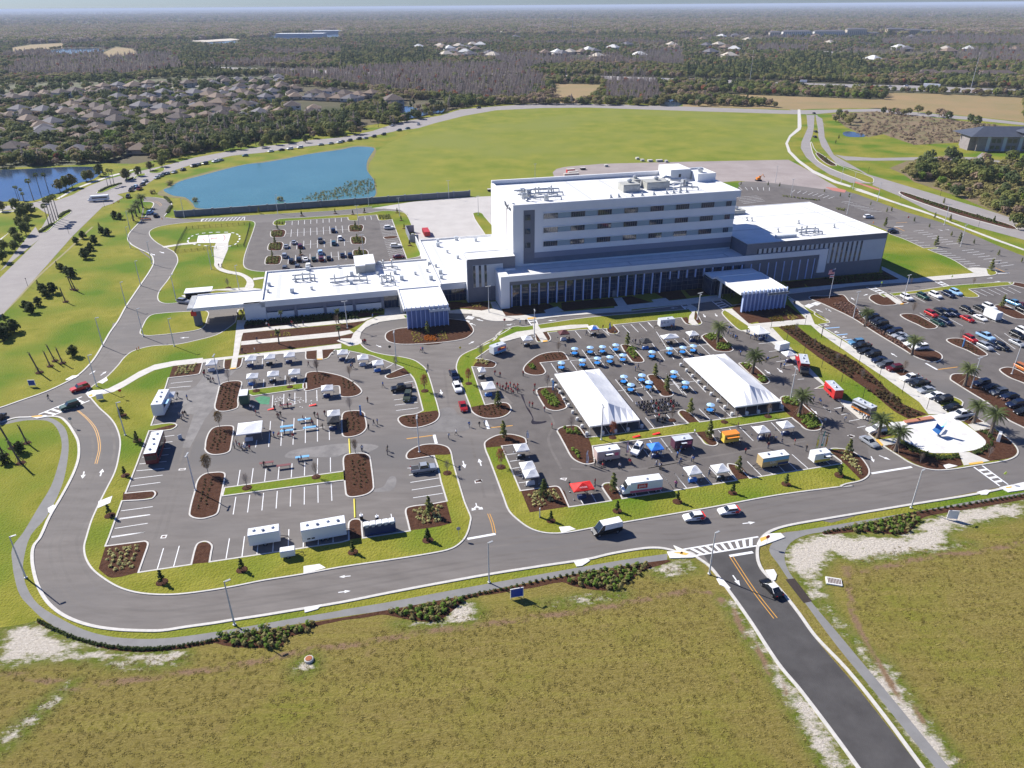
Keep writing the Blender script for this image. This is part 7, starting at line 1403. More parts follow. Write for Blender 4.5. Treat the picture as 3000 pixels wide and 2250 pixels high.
def wheels(t,xs_,W,r=.42):
 for x in xs_:
  for s in(-1,1):w_=MB();w_.tube([(x,s*(W-.14)-.12,r),(x,s*(W-.14)+.12,r)],r,12);o=w_.build('wheel',M_TYRE,t);q=MB();q.tube([(x,s*(W-.01),r),(x,s*(W+.015),r)],r*.55,8);q.build('rim',M_RIM,o)
MX=lambda z:Matrix.Rotation(PI/2,4,'X')
def sidetext(t,s,size,m,x,y,z,face=-1):
 return text_mesh('lettering',s,size,m,t,Matrix.Translation((x,y,z))@(Matrix.Rotation(PI/2,4,'X')if face<0 else Matrix.Rotation(PI,4,'Z')@Matrix.Rotation(PI/2,4,'X')),.012)
def trailer(name,label,s,hd,L,W,H,cside,croof,cat='trailer',wx=None,hitch=True,vents=3,hatch=None,bands=(),cab=None,z0=.55,words=(),face=-1,awning=None,end2=None):
 q=P2(s);p=q[0]if hd!='px' else(q[0]+q[1])/2;rz=TH+R(hd)if hd!='px' else math.atan2((q[1]-q[0]).y,(q[1]-q[0]).x)
 t=thing(name,label,cat,Vector((p.x,p.y,.03)),rz);w=W/2;b=MB()
 st=[[(x,-w*k,z0),(x,-w*k,H-.12),(x,-w*k+.12,H),(x,w*k-.12,H),(x,w*k,H-.12),(x,w*k,z0)]for x,k in((-L/2,.985),(-L/2+.08,1),(L/2-.08,1),(L/2,.985))];loft(b,st);b.build('body',cside,t)
 b=MB();b.box(-L/2+.03,-w+.05,H-.003,L/2-.03,w-.05,H+.07)
 for k in range(int(L/.9)):b.box(-L/2+.4+k*.9,-w+.08,H+.07,-L/2+.46+k*.9,w-.08,H+.095)
 b.build('roof',croof,t)
 wheels(t,wx if wx is not None else(-.5,.5),w)
 if hitch:b=MB();b.tube([(L/2,-.5,z0+.1),(L/2+1.5,0,z0)],.06,4);b.tube([(L/2,.5,z0+.1),(L/2+1.5,0,z0)],.06,4);b.tube([(L/2+1.4,0,z0+.1),(L/2+1.4,0,0)],.05,4);b.build('hitch',M_CHAR,t)
 for k in range(vents):b=MB();b.lathe([(.28,.07),(.28,.22),(.34,.25),(.2,.36)],8,(-L/2+L*(k+.6)/(vents+.3),.2*(-1)**k,H));b.build('roof_vent',M_RIM if k%2 else M_HL,t)
 for(x0,x1,za,zb_,m,sd)in bands:b=MB();y=sd*w;b.box(x0,min(y,y+sd*.02),za,x1,max(y,y+sd*.02),zb_);b.build('side_panel',m,t)
 if hatch:
  x0,x1,za,zb_,sd=hatch;b=MB();y=sd*(w+.021);b.box(x0,min(y,y+sd*.015),za,x1,max(y,y+sd*.015),zb_);b.build('serving_window',M_CGL,t)
  b=MB();b.add([(x0,sd*(w+.03),zb_),(x1,sd*(w+.03),zb_),(x1,sd*(w+.95),zb_+.15),(x0,sd*(w+.95),zb_+.15)],[(0,1,2,3)]);b.build('awning',awning or croof,t)
 if cab:
  xf=L/2;b=MB();loft(b,[[(x,-w*.9,.5),(x,-w*.92,zt*.6+.4),(x,-w*.8,zt),(x,w*.8,zt),(x,w*.92,zt*.6+.4),(x,w*.9,.5)]for x,zt in((xf,cab),(xf+.45,cab*.93),(xf+.9,1.5),(xf+1.5,1.15))]);b.build('cab',cside if end2 is None else end2,t)
  b=MB();b.add([(xf+.47,-w*.78,cab*.92),(xf+.47,w*.78,cab*.92),(xf+.93,w*.84,1.5),(xf+.93,-w*.84,1.5)],[(0,3,2,1)]);b.box(xf-.55,-w-.02,1.45,xf+.35,-w+.0,2.2);b.build('windscreen',M_CGL,t)
 for wd,sz,m,x,z in words:sidetext(t,wd,sz,m,x,face*(w+.035),z,face)
 return t
C=lambda n,c,r=.5:mat(n,c,r)
TWH=C('trailer_white',(.78,.79,.80),.4);TSI=C('roof_silver',(.55,.58,.62),.35);TPK=C('panel_pink',(.62,.12,.20));TPU=C('panel_plum',(.10,.03,.06));TOR=C('orange_shell',(.75,.25,.03));TYE=C('yellow_shell',(.75,.55,.08));TRD=C('red_shell',(.55,.025,.025));TBG=C('panel_beige',(.55,.42,.38));TGN=C('panel_dark_green',(.03,.09,.06));TNV=C('navy_plastic',(.02,.04,.13));TSK=C('panel_sky',(.18,.42,.66));TGD=C('panel_gold',(.50,.36,.16));BLK=C('lettering_black',(.02,.02,.02));WHT=C('lettering_white',(.8,.8,.8));TPR=C('panel_purple',(.22,.08,.30))
trailer('mobile_clinic','tall white trailer with three roof units beside the west verge',"D 1025,620 1090,490",'px',8.2,2.6,3.6,TWH,TWH,wx=(-1,0),vents=3,awning=TSK,hatch=(-3,-.5,2.0,3.0,-1))
t=trailer('trolley_bus','long red bus with a white roof parked in the west stalls',"D 1045,755 985,930",'px',9.8,2.6,3.1,C('bus_maroon',(.16,.015,.02)),TWH,'bus',wx=(-3,3),hitch=False,vents=4,z0=.4,bands=((-4.6,4.3,1.3,2.7,M_CGL,-1),(-4.6,4.3,1.3,2.7,M_CGL,1)));b=MB();b.box(4.9,-1.15,1.4,4.93,1.15,2.5);b.build('windscreen',M_CGL,t)
trailer('utility_trailer','white trailer with a railed end beside the small generator',"M 1010,1315 1455,1240",'px',5.6,2.3,2.9,TWH,TWH,wx=(0,),vents=3)
trailer('restroom_trailer','largest white trailer at the south kerb left of the portable toilets',"M 1725,1255 N 280,1155",'px',8.2,2.6,3.2,TWH,TWH,wx=(-.4,.5),vents=4,bands=((-3.2,-2.6,1.0,1.3,M_CHAR,-1),(-2.4,-1.8,1.0,1.3,M_CHAR,-1)))
trailer('generator_trailer','small white generator trailer on the grass behind the white trailers',"O 1870,290",0,2.6,1.4,1.8,TWH,TWH,wx=(0,),vents=0)
t=trailer('food_trailer','white food trailer with blue and pink side at the curve',"E 1965,345 2150,280",'px',4.6,2.2,2.7,TWH,TSI,vents=1,bands=((-2,2.2,.6,1.25,TSK,-1),(-.9,2.2,1.25,2.2,TPK,-1)),hatch=(-.3,1.1,1.5,2.2,-1),awning=TOR)
trailer('food_trailer','white food trailer with silver ribbed roof and purple lettering by the hospital drive',"F 2030,210",180,4.9,2.2,2.7,TWH,TSI,vents=1,words=(("Y",1.2,TPR,1.9,1.6),("EL H",.85,TNV,.6,1.9)),face=1)
t=trailer('ice_cream_truck','white and pink step van with a red side panel',"I 1985,850 1600,900",'px',7.0,2.3,3.0,TWH,TWH,'truck',wx=(-2.2,2.9),hitch=False,vents=1,cab=2.7,bands=((-3.5,3.5,.6,1.15,TPK,1),(-.2,2.0,1.5,2.6,TRD,1)),words=(("pink",.9,WHT,.9,2.1),),face=1)
trailer('food_trailer','beige food trailer with serving hatch beside the feather flag',"I 1390,535",180,5.4,2.3,2.8,TBG,TWH,hatch=(-.8,.9,1.5,2.3,1),vents=1,face=1,bands=((-2.3,-1.4,1.4,2.2,TPK,1),))
trailer('food_trailer','dark plum food trailer with silver roof left of the tree island',"J 350,415",180,4.4,2.2,2.7,TPU,TSI,hatch=(-.4,.9,1.5,2.3,1),vents=1,face=1,bands=((-1.9,-.8,1.4,2.3,TPK,1),))
trailer('food_trailer','bright orange and yellow snack trailer right of the tree island',"J 870,350",0,3.8,2.0,2.5,TYE,TOR,hatch=(-1.6,1.4,1.4,2.1,-1),vents=0,awning=TOR)
trailer('food_trailer','white-roofed food trailer with blue and gold mural side',"J 1330,600",180,6.4,2.3,2.8,TGD,TWH,wx=(-.5,.4),vents=2,face=1,bands=((-3.1,3.1,1.9,2.7,TSK,1),(-3.1,-.6,.7,1.3,TNV,1)),words=(("USC",.85,WHT,.6,1.55),))
trailer('food_trailer','white and yellow food trailer next to the tall feather flags',"J 1835,560",0,3.9,2.1,2.6,TWH,TWH,vents=1,bands=((-1.9,1.9,.6,1.2,TYE,-1),),hatch=(.3,1.4,1.5,2.2,-1))
trailer('food_truck','dark red food truck with open hatch and white vents by the garden walk',"G 1640,590 1680,750",'px',6.4,2.4,3.1,C('truck_maroon',(.28,.015,.02)),TSI,'truck',wx=(-1.8,2.4),hitch=False,vents=3,cab=2.4,end2=M_CHAR,hatch=(-2.4,.6,1.6,2.6,-1),awning=TRD)
trailer('food_trailer','bright red food trailer with white trim beside the garden walk',"G 1930,900 2040,1010",'px',5.6,2.3,2.9,TRD,TSI,vents=2,hatch=(-1.8,.8,1.5,2.4,-1),awning=TRD)
trailer('cargo_trailer','white cargo trailer beside the frame canopy in the food court',"G 1435,470",10,3.6,2.0,2.5,TWH,TWH,vents=0,words=(("CANOPY CO",.35,BLK,0,1.7),)and())
trailer('food_trailer','silver-roofed food trailer with orange trim under the plaza palms',"K 410,190 530,250",'px',5.4,2.2,2.8,C('shell_grey',(.12,.12,.13)),TSI,vents=3,hatch=(-2.2,1.6,1.5,2.4,-1),awning=TSI,bands=((-2.6,2.6,.7,1.1,TOR,-1),))
trailer('game_truck','dark green booth trailer with a white roof beside the green mat',"L 970,800",90,3.6,2.2,3.0,TGN,TWH,vents=0,hitch=False)
trailer('shuttle_bus','white shuttle bus crossing the street junction at far left',"i 1640,1075 1420,1090",'px',8.6,2.5,2.9,TWH,TWH,'bus',wx=(-2.4,2.9),hitch=False,vents=0,cab=2.5,bands=((-3.6,3.6,1.6,2.3,M_CGL,-1),(-3.6,3.6,1.6,2.3,M_CGL,1)))
trailer('semi_truck','white semi-trailer truck on the distant highway',"T 1685,570 1540,562",'px',18,2.6,4.0,TWH,TWH,'truck',wx=(-7,-6,6,8),hitch=False,vents=0,cab=3.4,end2=M_CHAR)
trailer('boom_truck','white truck with raised boom on the highway shoulder',"T 820,538 745,536",'px',8,2.4,3.4,TWH,TWH,'truck',wx=(-2,3),hitch=False,vents=0,cab=2.6)
trailer('enclosed_trailer','boxy white trailer among the cars of the east car park',"H 1860,495",-90,5.0,2.3,2.9,TWH,TWH,vents=0)
def mk_toilet():
 t=thing('portable_toilet','x','toilet');b=MB();b.box(-.55,-.55,.1,.55,.55,2.05);b.build('cabin',TNV,t);b=MB();b.add([(-.58,-.58,2.05),(.58,-.58,2.05),(.58,.58,2.05),(-.58,.58,2.05),(-.4,-.55,2.32),(.4,-.55,2.32),(.4,.55,2.32),(-.4,.55,2.32)],[(0,1,5,4),(1,2,6,5),(2,3,7,6),(3,0,4,7),(4,5,6,7)]);b.build('roof',WHT,t)
 b=MB();b.box(-.25,-.57,1.75,.25,-.553,1.9);b.build('vent',WHT,t);b=MB();b.box(-.42,.553,.15,.42,.57,1.95);b.build('door',C('toilet_door',(.05,.08,.2)),t);return t
PT=Proto(mk_toilet());a_=gp('N',560,1180);
for i in range(5):PT.place(a_+Vector((CT,ST,0))*i*1.2+Vector((0,.2,.02)),TH,1.1,f"navy portable toilet with white roof, {ordn(i)} from the left of five",'toilet','row of portable toilets')
def mk_sink():
 t=thing('sink_stand','x','sink');b=MB();b.box(-.3,-.3,0,.3,.3,1.0);b.build('base',M_CHAR,t);b=MB();b.box(-.33,-.33,1.0,.33,.33,1.15);b.tube([(0,0,1.1),(0,0,1.6)],.1,6);b.build('basin',WHT,t);return t
SK=Proto(mk_sink())
for i,s in enumerate(("N 485,985","N 688,1000")):SK.place(P2(s)[0],TH,1,f"hand-washing stand, {('left','right')[i]} of two before the portable toilets",'sink','hand-washing stands')
# ================================================================ TENTS
M_TENT=mat('tent_fabric',(.80,.80,.80),.8,(.74,.74,.75),.6);TC={'white':M_TENT,'black':C('canopy_black',(.03,.03,.035),.8),'maroon':C('canopy_maroon',(.10,.025,.03),.8),'red':C('canopy_red',(.75,.02,.015),.7),'blue':C('canopy_blue',(.03,.22,.75),.7),'tri':C('canopy_white_blue',(.72,.72,.76),.8)}
def mk_tent(W=3.0,D=3.0,eave=2.15,peak=3.0,val=.25,ridge=0,col='white',name='canopy_tent'):
 t=thing(name,'x','tent');w,d=W/2,D/2;b=MB();n=4;vs=[];fs=[]
 rings=[[(-w,-d),(w,-d),(w,d),(-w,d)]]
 prof=[(1,eave),(.55,eave+(peak-eave)*.38),(.2,eave+(peak-eave)*.8),(0.0,peak)]
 for k,z in prof:
  for sx,sy in((-1,-1),(0,-1),(1,-1),(1,0),(1,1),(0,1),(-1,1),(-1,0)):
   rx=max(k*w,0)+(ridge/2 if k<1 else 0)*(1-k);vs.append((sx*(rx if k<1 else w),sy*k*d,z-(.07 if(sx==0 or sy==0)and k==1 else 0)))
 for i in range(3):
  for q in range(8):fs.append((i*8+q,i*8+(q+1)%8,(i+1)*8+(q+1)%8,(i+1)*8+q))
 b.add(vs,fs);v2=[];
 for z in(eave,eave-val):v2+=[(-w,-d,z),(w,-d,z),(w,d,z),(-w,d,z)]
 b.add(v2,[(0,1,5,4),(1,2,6,5),(2,3,7,6),(3,0,4,7)]);b.build('canopy',TC[col],t)
 for sx in(-1,1):
  for sy in(-1,1):b=MB();b.tube([(sx*(w-.06),sy*(d-.06),0),(sx*(w-.06),sy*(d-.06),eave)],.035,5);b.box(sx*(w-.06)-.12,sy*(d-.06)-.12,0,sx*(w-.06)+.12,sy*(d-.06)+.12,.22);b.build('leg',M_RIM,t)
 return t
TP={}
def tent(s,label,col='white',W=3.0,D=3.0,rz=0,group=None,table=None,**k):
 key=(col,W,D);
 if key not in TP:TP[key]=Proto(mk_tent(W,D,col=col,**k))
 fr,xy=s.split();x,y=map(float,xy.split(','));p=gp(fr,x,y,2.45);p.z=.035
 TP[key].place(p,TH+R(rz),1,label,'tent',group);TENTS.append((p,W,D,rz,label));return p
TENTS=[]
WHERE={"L 1035,205":"first of three before the garden beds","L 1280,185":"middle of three before the garden beds","L 1535,160":"last of three before the garden beds","L 530,262":"at the north-west corner of the first car park","L 1055,435":"left of three behind the short grass strip","L 1325,405":"middle of three behind the short grass strip","L 1600,380":"right of three behind the short grass strip","L 2025,588":"beside the big mulched teardrop island","L 2110,915":"touching the small black canopy","E 380,290":"first of the diagonal trio at the roundabout verge","E 600,345":"middle of the diagonal trio at the roundabout verge","E 762,405":"last of the diagonal trio at the roundabout verge","F 530,325":"beside the crossing north of the food court","G 475,272":"right of the long canopy in the food court","G 1515,490":"beside the cargo trailer in the food court","I 470,395":"nearest the entrance mulch bed of the second car park","I 535,590":"rear of the joined pair near the entrance kerb","I 570,675":"front of the joined pair near the entrance kerb","J 478,640":"over dark tables in the front row","J 775,620":"over a covered car in the front row","J 1222,200":"left of two by the big palm bed","J 1480,148":"right of two by the big palm bed","D 1088,450":"leaning on the tall white trailer"}
for s,wh in WHERE.items():tent(s,'white pop-up canopy '+wh,group='white pop-up canopies')
tent("L 2105,1000",'black pop-up canopy in front of a white one in the first car park','black');tent("F 925,262",'maroon pop-up canopy north of the food court','maroon');tent("F 1812,352",'black pop-up canopy beside the tree island of the food court','black')
tent("F 1250,212",'white canopy with blue and red panels north of the food court','tri');tent("J 75,385",'bright blue pop-up canopy beside the plum trailer','blue');pr_=tent("I 1125,815",'bright red canopy with a white slogan at the south kerb','red',4.4,3.0)
tent("G 230,305",'long white canopy north of the food court tables','white',5.0,2.6);tent("G 1195,235",'large white canopy over the ticket booths by the garden walk','white',4.0,6.0,0);tent("L 1020,1105",'largest square white tent of the first car park','white',5.6,5.6);tent("E 1955,650",'white tent with side tables beside the entrance grass strip','white',3.2,4.2)
tent("E 1885,480",'narrow pale canopy behind the tent beside the grass strip','white',1.9,2.6)
gt=thing('canopy_lettering','x','sign')if False else None
for P_ in TP.values():P_.done()
for o in[o for o in bpy.data.objects if o.get('label','').startswith('bright red canopy')]:
 text_mesh('lettering',"HOUSE",.5,WHT,o,Matrix.Translation((0,-.95,2.52))@Matrix.Rotation(R(29),4,'X'),.01)
for o in[o for o in bpy.data.objects if o.get('label','').startswith('white canopy with blue')]:
 b=MB();b.add([(-.02,-1.53,2.17),(1.0,-1.53,2.17),(.15,-.15,3.01)],[(0,1,2)]);b.add([(-1.0,-1.53,2.17),(-.02,-1.53,2.17),(-.1,-.2,3.01)],[(0,1,2)]);b.build('blue_panel',TC['blue'],o);b=MB();b.box(-1.5,-1.53,1.9,1.5,-1.515,2.1);b.build('red_valance',TC['red'],o)
def big_tent(u0,v0,u1,v1,label):
 W,D=u1-u0,v1-v0;t=thing('marquee',label,'marquee',uv(u0,v0,.03),TH);e=2.3;pk=5.0;hw=W/2;b=MB();nb=7;vs=[];fs=[]
 ys_=[0]+[hw*.8+(D-hw*1.6)*i/(nb-1)for i in range(nb)]+[D];nx_=9
 for j,y in enumerate(ys_):
  for i in range(nx_):
   x=W*i/(nx_-1);k=1-abs(x-hw)/hw;edge=0 if j in(0,len(ys_)-1)else 1
   z=e+(pk-e)*(k**1.12)*edge-(.10*math.sin(PI*k)if 0<j<len(ys_)-1 and j%2 else 0)-(.05 if edge==0 and i%2 else 0);vs.append((x,y,z))
 for j in range(len(ys_)-1):
  for i in range(nx_-1):o=j*nx_+i;fs.append((o,o+1,o+1+nx_,o+nx_))
 b.add(vs,fs);b.add([(0,0,e),(W,0,e),(W,D,e),(0,D,e),(0,0,e-.35),(W,0,e-.35),(W,D,e-.35),(0,D,e-.35)],[(0,1,5,4),(1,2,6,5),(2,3,7,6),(3,0,4,7)]);b.build('roof',M_TENT,t)
 pts_=[(x,y)for y in[D*i/8 for i in range(9)]for x in(.1,W-.1)]+[(W*q/4,y)for q in(1,2,3)for y in(.1,D-.1)]
 for x,y in pts_:b=MB();b.tube([(x,y,0),(x,y,e)],.05,5);b.build('pole',M_HL,t)
 return[uv(u0+x+(-.7 if x<1 else(.7 if x>W-1 else 0)),v0+y+(-.7 if y<1 and 1<x<W-1 else 0),.03)for x,y in pts_]
wts=big_tent(52.4,139.6,65.0,168.1,'huge white marquee, left of the two beside the food court')
wts2=big_tent(89.9,139.6,102.5,168.3,'huge white marquee, right of the two beside the food court')
def mk_wt():return tag(MB().lathe([(.3,0),(.36,.15),(.36,.6),(.3,.75),(.1,.8)],10).build('ballast_barrel',mat('barrel_white',(.68,.68,.66),.5)),'x','barrel')
WP=Proto(mk_wt())
for nm,L_ in(('left',wts),('right',wts2)):
 for i,p in enumerate(sorted(L_,key=lambda p:px_of(p.x,p.y)[0])):WP.place(p,0,1.15,f"white ballast barrel, {ordn(i)} from the left round the {nm} marquee",'barrel',f"barrels round the {nm} marquee")
# ================================================================ TABLES, PARASOLS, CHAIRS
M_TBL=mat('tablecloth_blue',(.02,.22,.62),.6);M_PAR=mat('parasol_pale_blue',(.40,.62,.85),.7);M_CHR=mat('chair_black',(.02,.022,.028),.5)
def mk_par():
 t=thing('parasol','x','parasol');b=MB();n=8;vs=[(0,0,2.55)]+[(1.05*math.cos(2*PI*k/n),1.05*math.sin(2*PI*k/n),2.15)for k in range(n)]+[(1.05*math.cos(2*PI*k/n),1.05*math.sin(2*PI*k/n),2.05)for k in range(n)]
 b.add(vs,[(0,1+k,1+(k+1)%n)for k in range(n)]+[(1+k,1+n+k,1+n+(k+1)%n,1+(k+1)%n)for k in range(n)]);b.build('canopy',M_PAR,t)
 b=MB();b.tube([(0,0,.1),(0,0,2.55)],.025,5);b.build('pole',M_RIM,t);b=MB();b.lathe([(.28,0),(.28,.1),(.06,.16)],10);b.build('base',M_CHAR,t);return t
def mk_table():
 t=thing('round_table','x','table');b=MB();b.lathe([(.86,.70),(.88,.73),(.88,.76),(.0,.765)],16);b.build('tabletop',M_TBL,t)
 for k in range(4):a=PI/4+k*PI/2;b=MB();b.tube([(.6*math.cos(a),.6*math.sin(a),0),(.5*math.cos(a),.5*math.sin(a),.7)],.02,4);b.build('leg',M_CHAR,t)
 return t
def mk_chair():
 b=MB();b.box(-.22,-.22,.42,.22,.22,.46);b.box(-.22,.2,.46,.22,.24,.9)
 for x in(-.2,.17):
  for y in(-.2,.18):b.box(x,y,0,x+.03,y+.03,.42)
 return tag(b.build('folding_chair',M_CHR),'x','chair')
PRS=Proto(mk_par());TBP=Proto(mk_table());CHP=Proto(mk_chair())
tb_="F 1045,495 1212,482 1345,475 1488,455 1290,600 1425,585 1565,565 1128,622 902,650 1878,530 2068,495 1575,800 1770,785 1650,890 1845,862 2115,750 G 368,482 480,465 395,865 665,1108"
TBS=[p for p,_ in pts(tb_,.75)];TBS.sort(key=lambda p:px_of(p.x,p.y)[0]);random.seed(3)
for i,p in enumerate(TBS):
 p=Vector((p.x,p.y,.03));TBP.place(p,i,1,f"round blue table, {ordn(i)} from the left in the food court",'table','round blue food court tables');PRS.place(p,i*.7,1,f"pale blue parasol over a round table, {ordn(i)} from the left",'parasol','pale blue parasols')
 for k in range(5):a=k*1.2566+i;CHP.place(p+Vector((1.15*math.cos(a),1.15*math.sin(a),0)),a-PI/2,1,f"dark folding chair drawn up to the food court table, {ordn(i)} from the left",'chair',f"chairs at the {ordn(i)} food court table")
c0=to_uv(gp('F',1720,1075));c1=to_uv(gp('F',2100,1020));CS=[]
for r_ in range(5):
 for k in range(13):
  if(r_==4 and k>9):continue
  CS.append(uv(c0[0]+.8*k+.15*r_,c0[1]+.7-1.25*r_,.03))
for i,p in enumerate(CS):CHP.place(p,TH+random.uniform(-.15,.15),1,'black folding chair in the block of rows facing the stage mat','chair','rows of black chairs before the stage mat')
def mk_rect(m,W=1.8):
 t=thing('display_table','x','table');b=MB();b.box(-W/2,-.38,.05,W/2,.38,.76,taper=(.98,.94));b.build('tablecloth',m,t);b=MB();b.box(-W/2+.1,-.3,.76,-W/2+.9,.1,.95,taper=(.8,.6));b.build('goods',WHT,t);return t
CLO={'navy':C('cloth_navy',(.02,.04,.13),.8),'white':C('cloth_white',(.7,.7,.72),.8),'blue':C('cloth_blue',(.04,.2,.6),.8),'black':C('cloth_black',(.02,.02,.022),.8),'red':C('cloth_red',(.4,.03,.03),.8)}
RTP={k:Proto(mk_rect(m))for k,m in CLO.items()};cc=['navy','black','navy','white','blue','black','navy']
for i,(p,W,D,rz,lb)in enumerate(TENTS):
 k=cc[i%7];RTP[k].place(p+Vector((ST,-CT,0))*(D/2-.5)+Vector((CT,ST,0))*(-.3),TH,1,f"{k} display table under the {lb}"[:0]+(f"{k} cloth table beneath "+' '.join(lb.split()[:11])),'table','display tables under the canopies')
def mk_long(m,mt,bench):
 t=thing('picnic_table' if bench else 'folding_table','x','table');b=MB();b.box(-1.5,-.4,.72,1.5,.4,.78);b.build('tabletop',m,t)
 for s in(-1,1):b=MB();b.tube([(s*1.2,-.3,0),(s*1.2,.0,.72)],.03,4);b.tube([(s*1.2,.3,0),(s*1.2,0,.72)],.03,4);b.build('leg',mt,t)
 return t
LT={'blue':Proto(mk_long(C('table_sky_blue',(.16,.42,.72)),M_CHAR,0)),'red':Proto(mk_long(C('table_oxblood',(.16,.04,.04)),M_CHAR,0))}
for k,s,l in(('blue',"L 1510,1135",'blue activity table, rear of the close pair right of the big tent'),('blue',"L 1510,1190",'blue activity table, front of the close pair right of the big tent'),('blue',"L 1735,1045",'blue activity table beside a row of red-shirted people'),('blue',"L 1805,1148",'blue activity table left of the black canopy'),('blue',"M 1712,205",'blue activity table by the chalk patch'),('red',"M 1250,280",'dark red table on the left above the grass strip'),('red',"M 1470,315",'dark red table on the right above the grass strip'),('red',"L 1495,855",'dark red table among people near the green mat')):p=P2(s)[0];LT[k].place(Vector((p.x,p.y,.03)),TH,1,l,'table')
for P_ in list(RTP.values())+list(LT.values())+[TBP,PRS,CHP]:P_.done()
# ================================================================ LAMPS, SIGNS, FLAGS
M_POLE=mat('pole_concrete',(.62,.62,.61),.7);M_LED=mat('lamp_head',(.35,.36,.37),.4)
def mk_lamp(twin):
 t=thing('light_pole','x','light pole');b=MB();b.lathe([(.28,0),(.28,.12),(.14,.16)],8);b.tube([(0,0,.1),(0,0,9.0)],[.15,.09],8);b.build('pole',M_POLE,t)
 for s in((-1,1)if twin else(1,)):b=MB();b.box(s*.15,-.18,8.85,s*.95,.18,8.97);b.build('lamp_head',M_LED,t)
 return t
LP1,LP2=Proto(mk_lamp(False)),Proto(mk_lamp(True))
def lamps(pr,s,where,group,rz=0,z=LZ):
 row(pr,s,where,'light pole',group,z,.97,1.03,rz=TH+R(rz))
lamps(LP1,"D 628,402 668,140 1130,142 812,718 O 168,425 1520,730 P 958,455 Q 172,622 1480,193",'tall light pole, # from the left along the roads round the first car park','light poles on the outer roads',20)
lamps(LP2,"M 320,600 D 1425,395 E 962,400 N 1232,105 F 610,320 I 1332,325 G 530,132 1530,1000",'tall light pole, # from the left inside the two event car parks','light poles inside the event car parks',80)
lamps(LP1,"A 820,1162 912,1020 1142,1116 1550,1048 1370,915 845,665 845,775 985,880 1378,830 1195,580 1800,553 930,1350",'light pole, # from the left round the helipad lawn and winding drive','light poles by the winding drive',40)
lamps(LP2,"B 178,500 378,570 697,455 888,560 980,685 112,630 145,830 1255,335 e 80,1420 1912,1215",'light pole, # from the left behind the west wing and yard','light poles behind the west wing',10)
lamps(LP2,"C 95,1240 1105,1232 1430,1117 700,447 600,352 1065,557 1262,472 1102,397 1025,352 1695,627 1800,767 H 2080,1088 1640,1240",'tall light pole, # from the left in the east car parks','light poles in the east car parks',15)
def mk_glamp(h):
 t=thing('garden_lamp','x','lamp');b=MB();b.tube([(0,0,0),(0,0,h)],.06,6);b.build('post',M_CHAR,t);b=MB();b.lathe([(.1,h-.25),(.2,h-.1),(.2,h),(.05,h+.1)],8);b.build('lamp_head',M_CHAR,t);return t
GL=Proto(mk_glamp(3.2));row(GL,"H 20,690 220,820 430,970 650,1120 895,1292 25,1020 238,1177 470,1352 G 1490,370 1680,500 1320,240 1688,195 1867,325 K 1160,180",'slim black garden lamp, # from the left along the garden strip','lamp','garden lamps along the strip',smin=1,smax=1)
row(Proto(mk_glamp(3.0)),"i 1590,1175 1975,1530 925,1050 1050,1590 A 180,1025 340,600 735,600 h 190,110 1110,415 600,445 1600,800",'slim dark street lamp, # from the left on the outer streets','lamp','street lamps on the outer streets',smin=1,smax=1.1)
GL.done()
p=gp('C',950,1105);t=thing('flagpole','tall white flagpole before the east wing','flagpole',Vector((p.x,p.y,LZ)),TH);b=MB();b.tube([(0,0,0),(0,0,10.5)],[.1,.05],8);b.build('pole',M_HL,t);b=MB();b.lathe([(.02,10.5),(.12,10.6),(.02,10.75)],8);b.build('finial',M_RIM,t)
def flag(name,label,p,w,h,z,mats_,rz=PI+TH):
 t=thing(name,label,'flag',Vector((p.x,p.y,z)),rz);n=7
 for j,m in enumerate(mats_):
  b=MB();z0=h*(1-(j+1)/len(mats_));z1=h*(1-j/len(mats_));vs=[(w*i/n,.16*math.sin(i*1.1),zz-.12*i/n)for i in range(n+1)for zz in(z0,z1)]
  b.add(vs,[(2*i,2*i+2,2*i+3,2*i+1)for i in range(n)]);b.build('stripe',m,t)
 return t
f1=flag('flag','striped red and white flag with blue corner flying on the flagpole',p,2.4,1.5,8.9,[TC['red'],WHT]*3+[TC['red']]);b=MB();b.box(.02,-.05,.7,1.0,.24,1.5);b.build('canton',TNV,f1)
flag('flag','small white flag with red below the striped flag',p,1.7,.9,7.6,[WHT,TC['red'],WHT])
def feather_flag(s,label,c,c2,h=3.6,rz=0):
 p=P2(s)[0];t=thing('feather_flag',label,'flag',Vector((p.x,p.y,.03)),TH+R(rz));b=MB();b.tube([(0,0,0),(0,0,h*.8),(.25,0,h)],.025,4);b.lathe([(.3,0),(.3,.05),(.05,.1)],8);b.build('pole',M_CHAR,t)
 b=MB();n=8;vs=[]
 for i in range(n+1):zz=.6+(h-.6)*i/n;ww=.62*math.sin(PI*min(1,.35+.65*i/n))**.6 if i<n else .2;x0=.02+(.25*max(0,(i/n-.8)/.2));vs+=[(x0,.02*math.sin(i),zz),(x0+ww,.05*math.sin(i*1.3),zz-.1)]
 b.add(vs,[(2*i,2*i+1,2*i+3,2*i+2)for i in range(n)]);b.build('sail',c,t);b=MB();b.box(.08,-.03,1.2,.45,-.012,h*.7);b.build('emblem',c2,t)
feather_flag("J 1800,440",'pale yellow feather flag, left of the three beside the yellow trailer',C('sail_lemon',(.62,.66,.30)),TYE,4.0);feather_flag("J 1855,420",'teal feather flag with white figures between two yellow ones',C('sail_teal',(.05,.32,.33)),WHT,4.6);feather_flag("J 1900,425",'orange and yellow feather flag, right of the three',TYE,TOR,4.0,20)
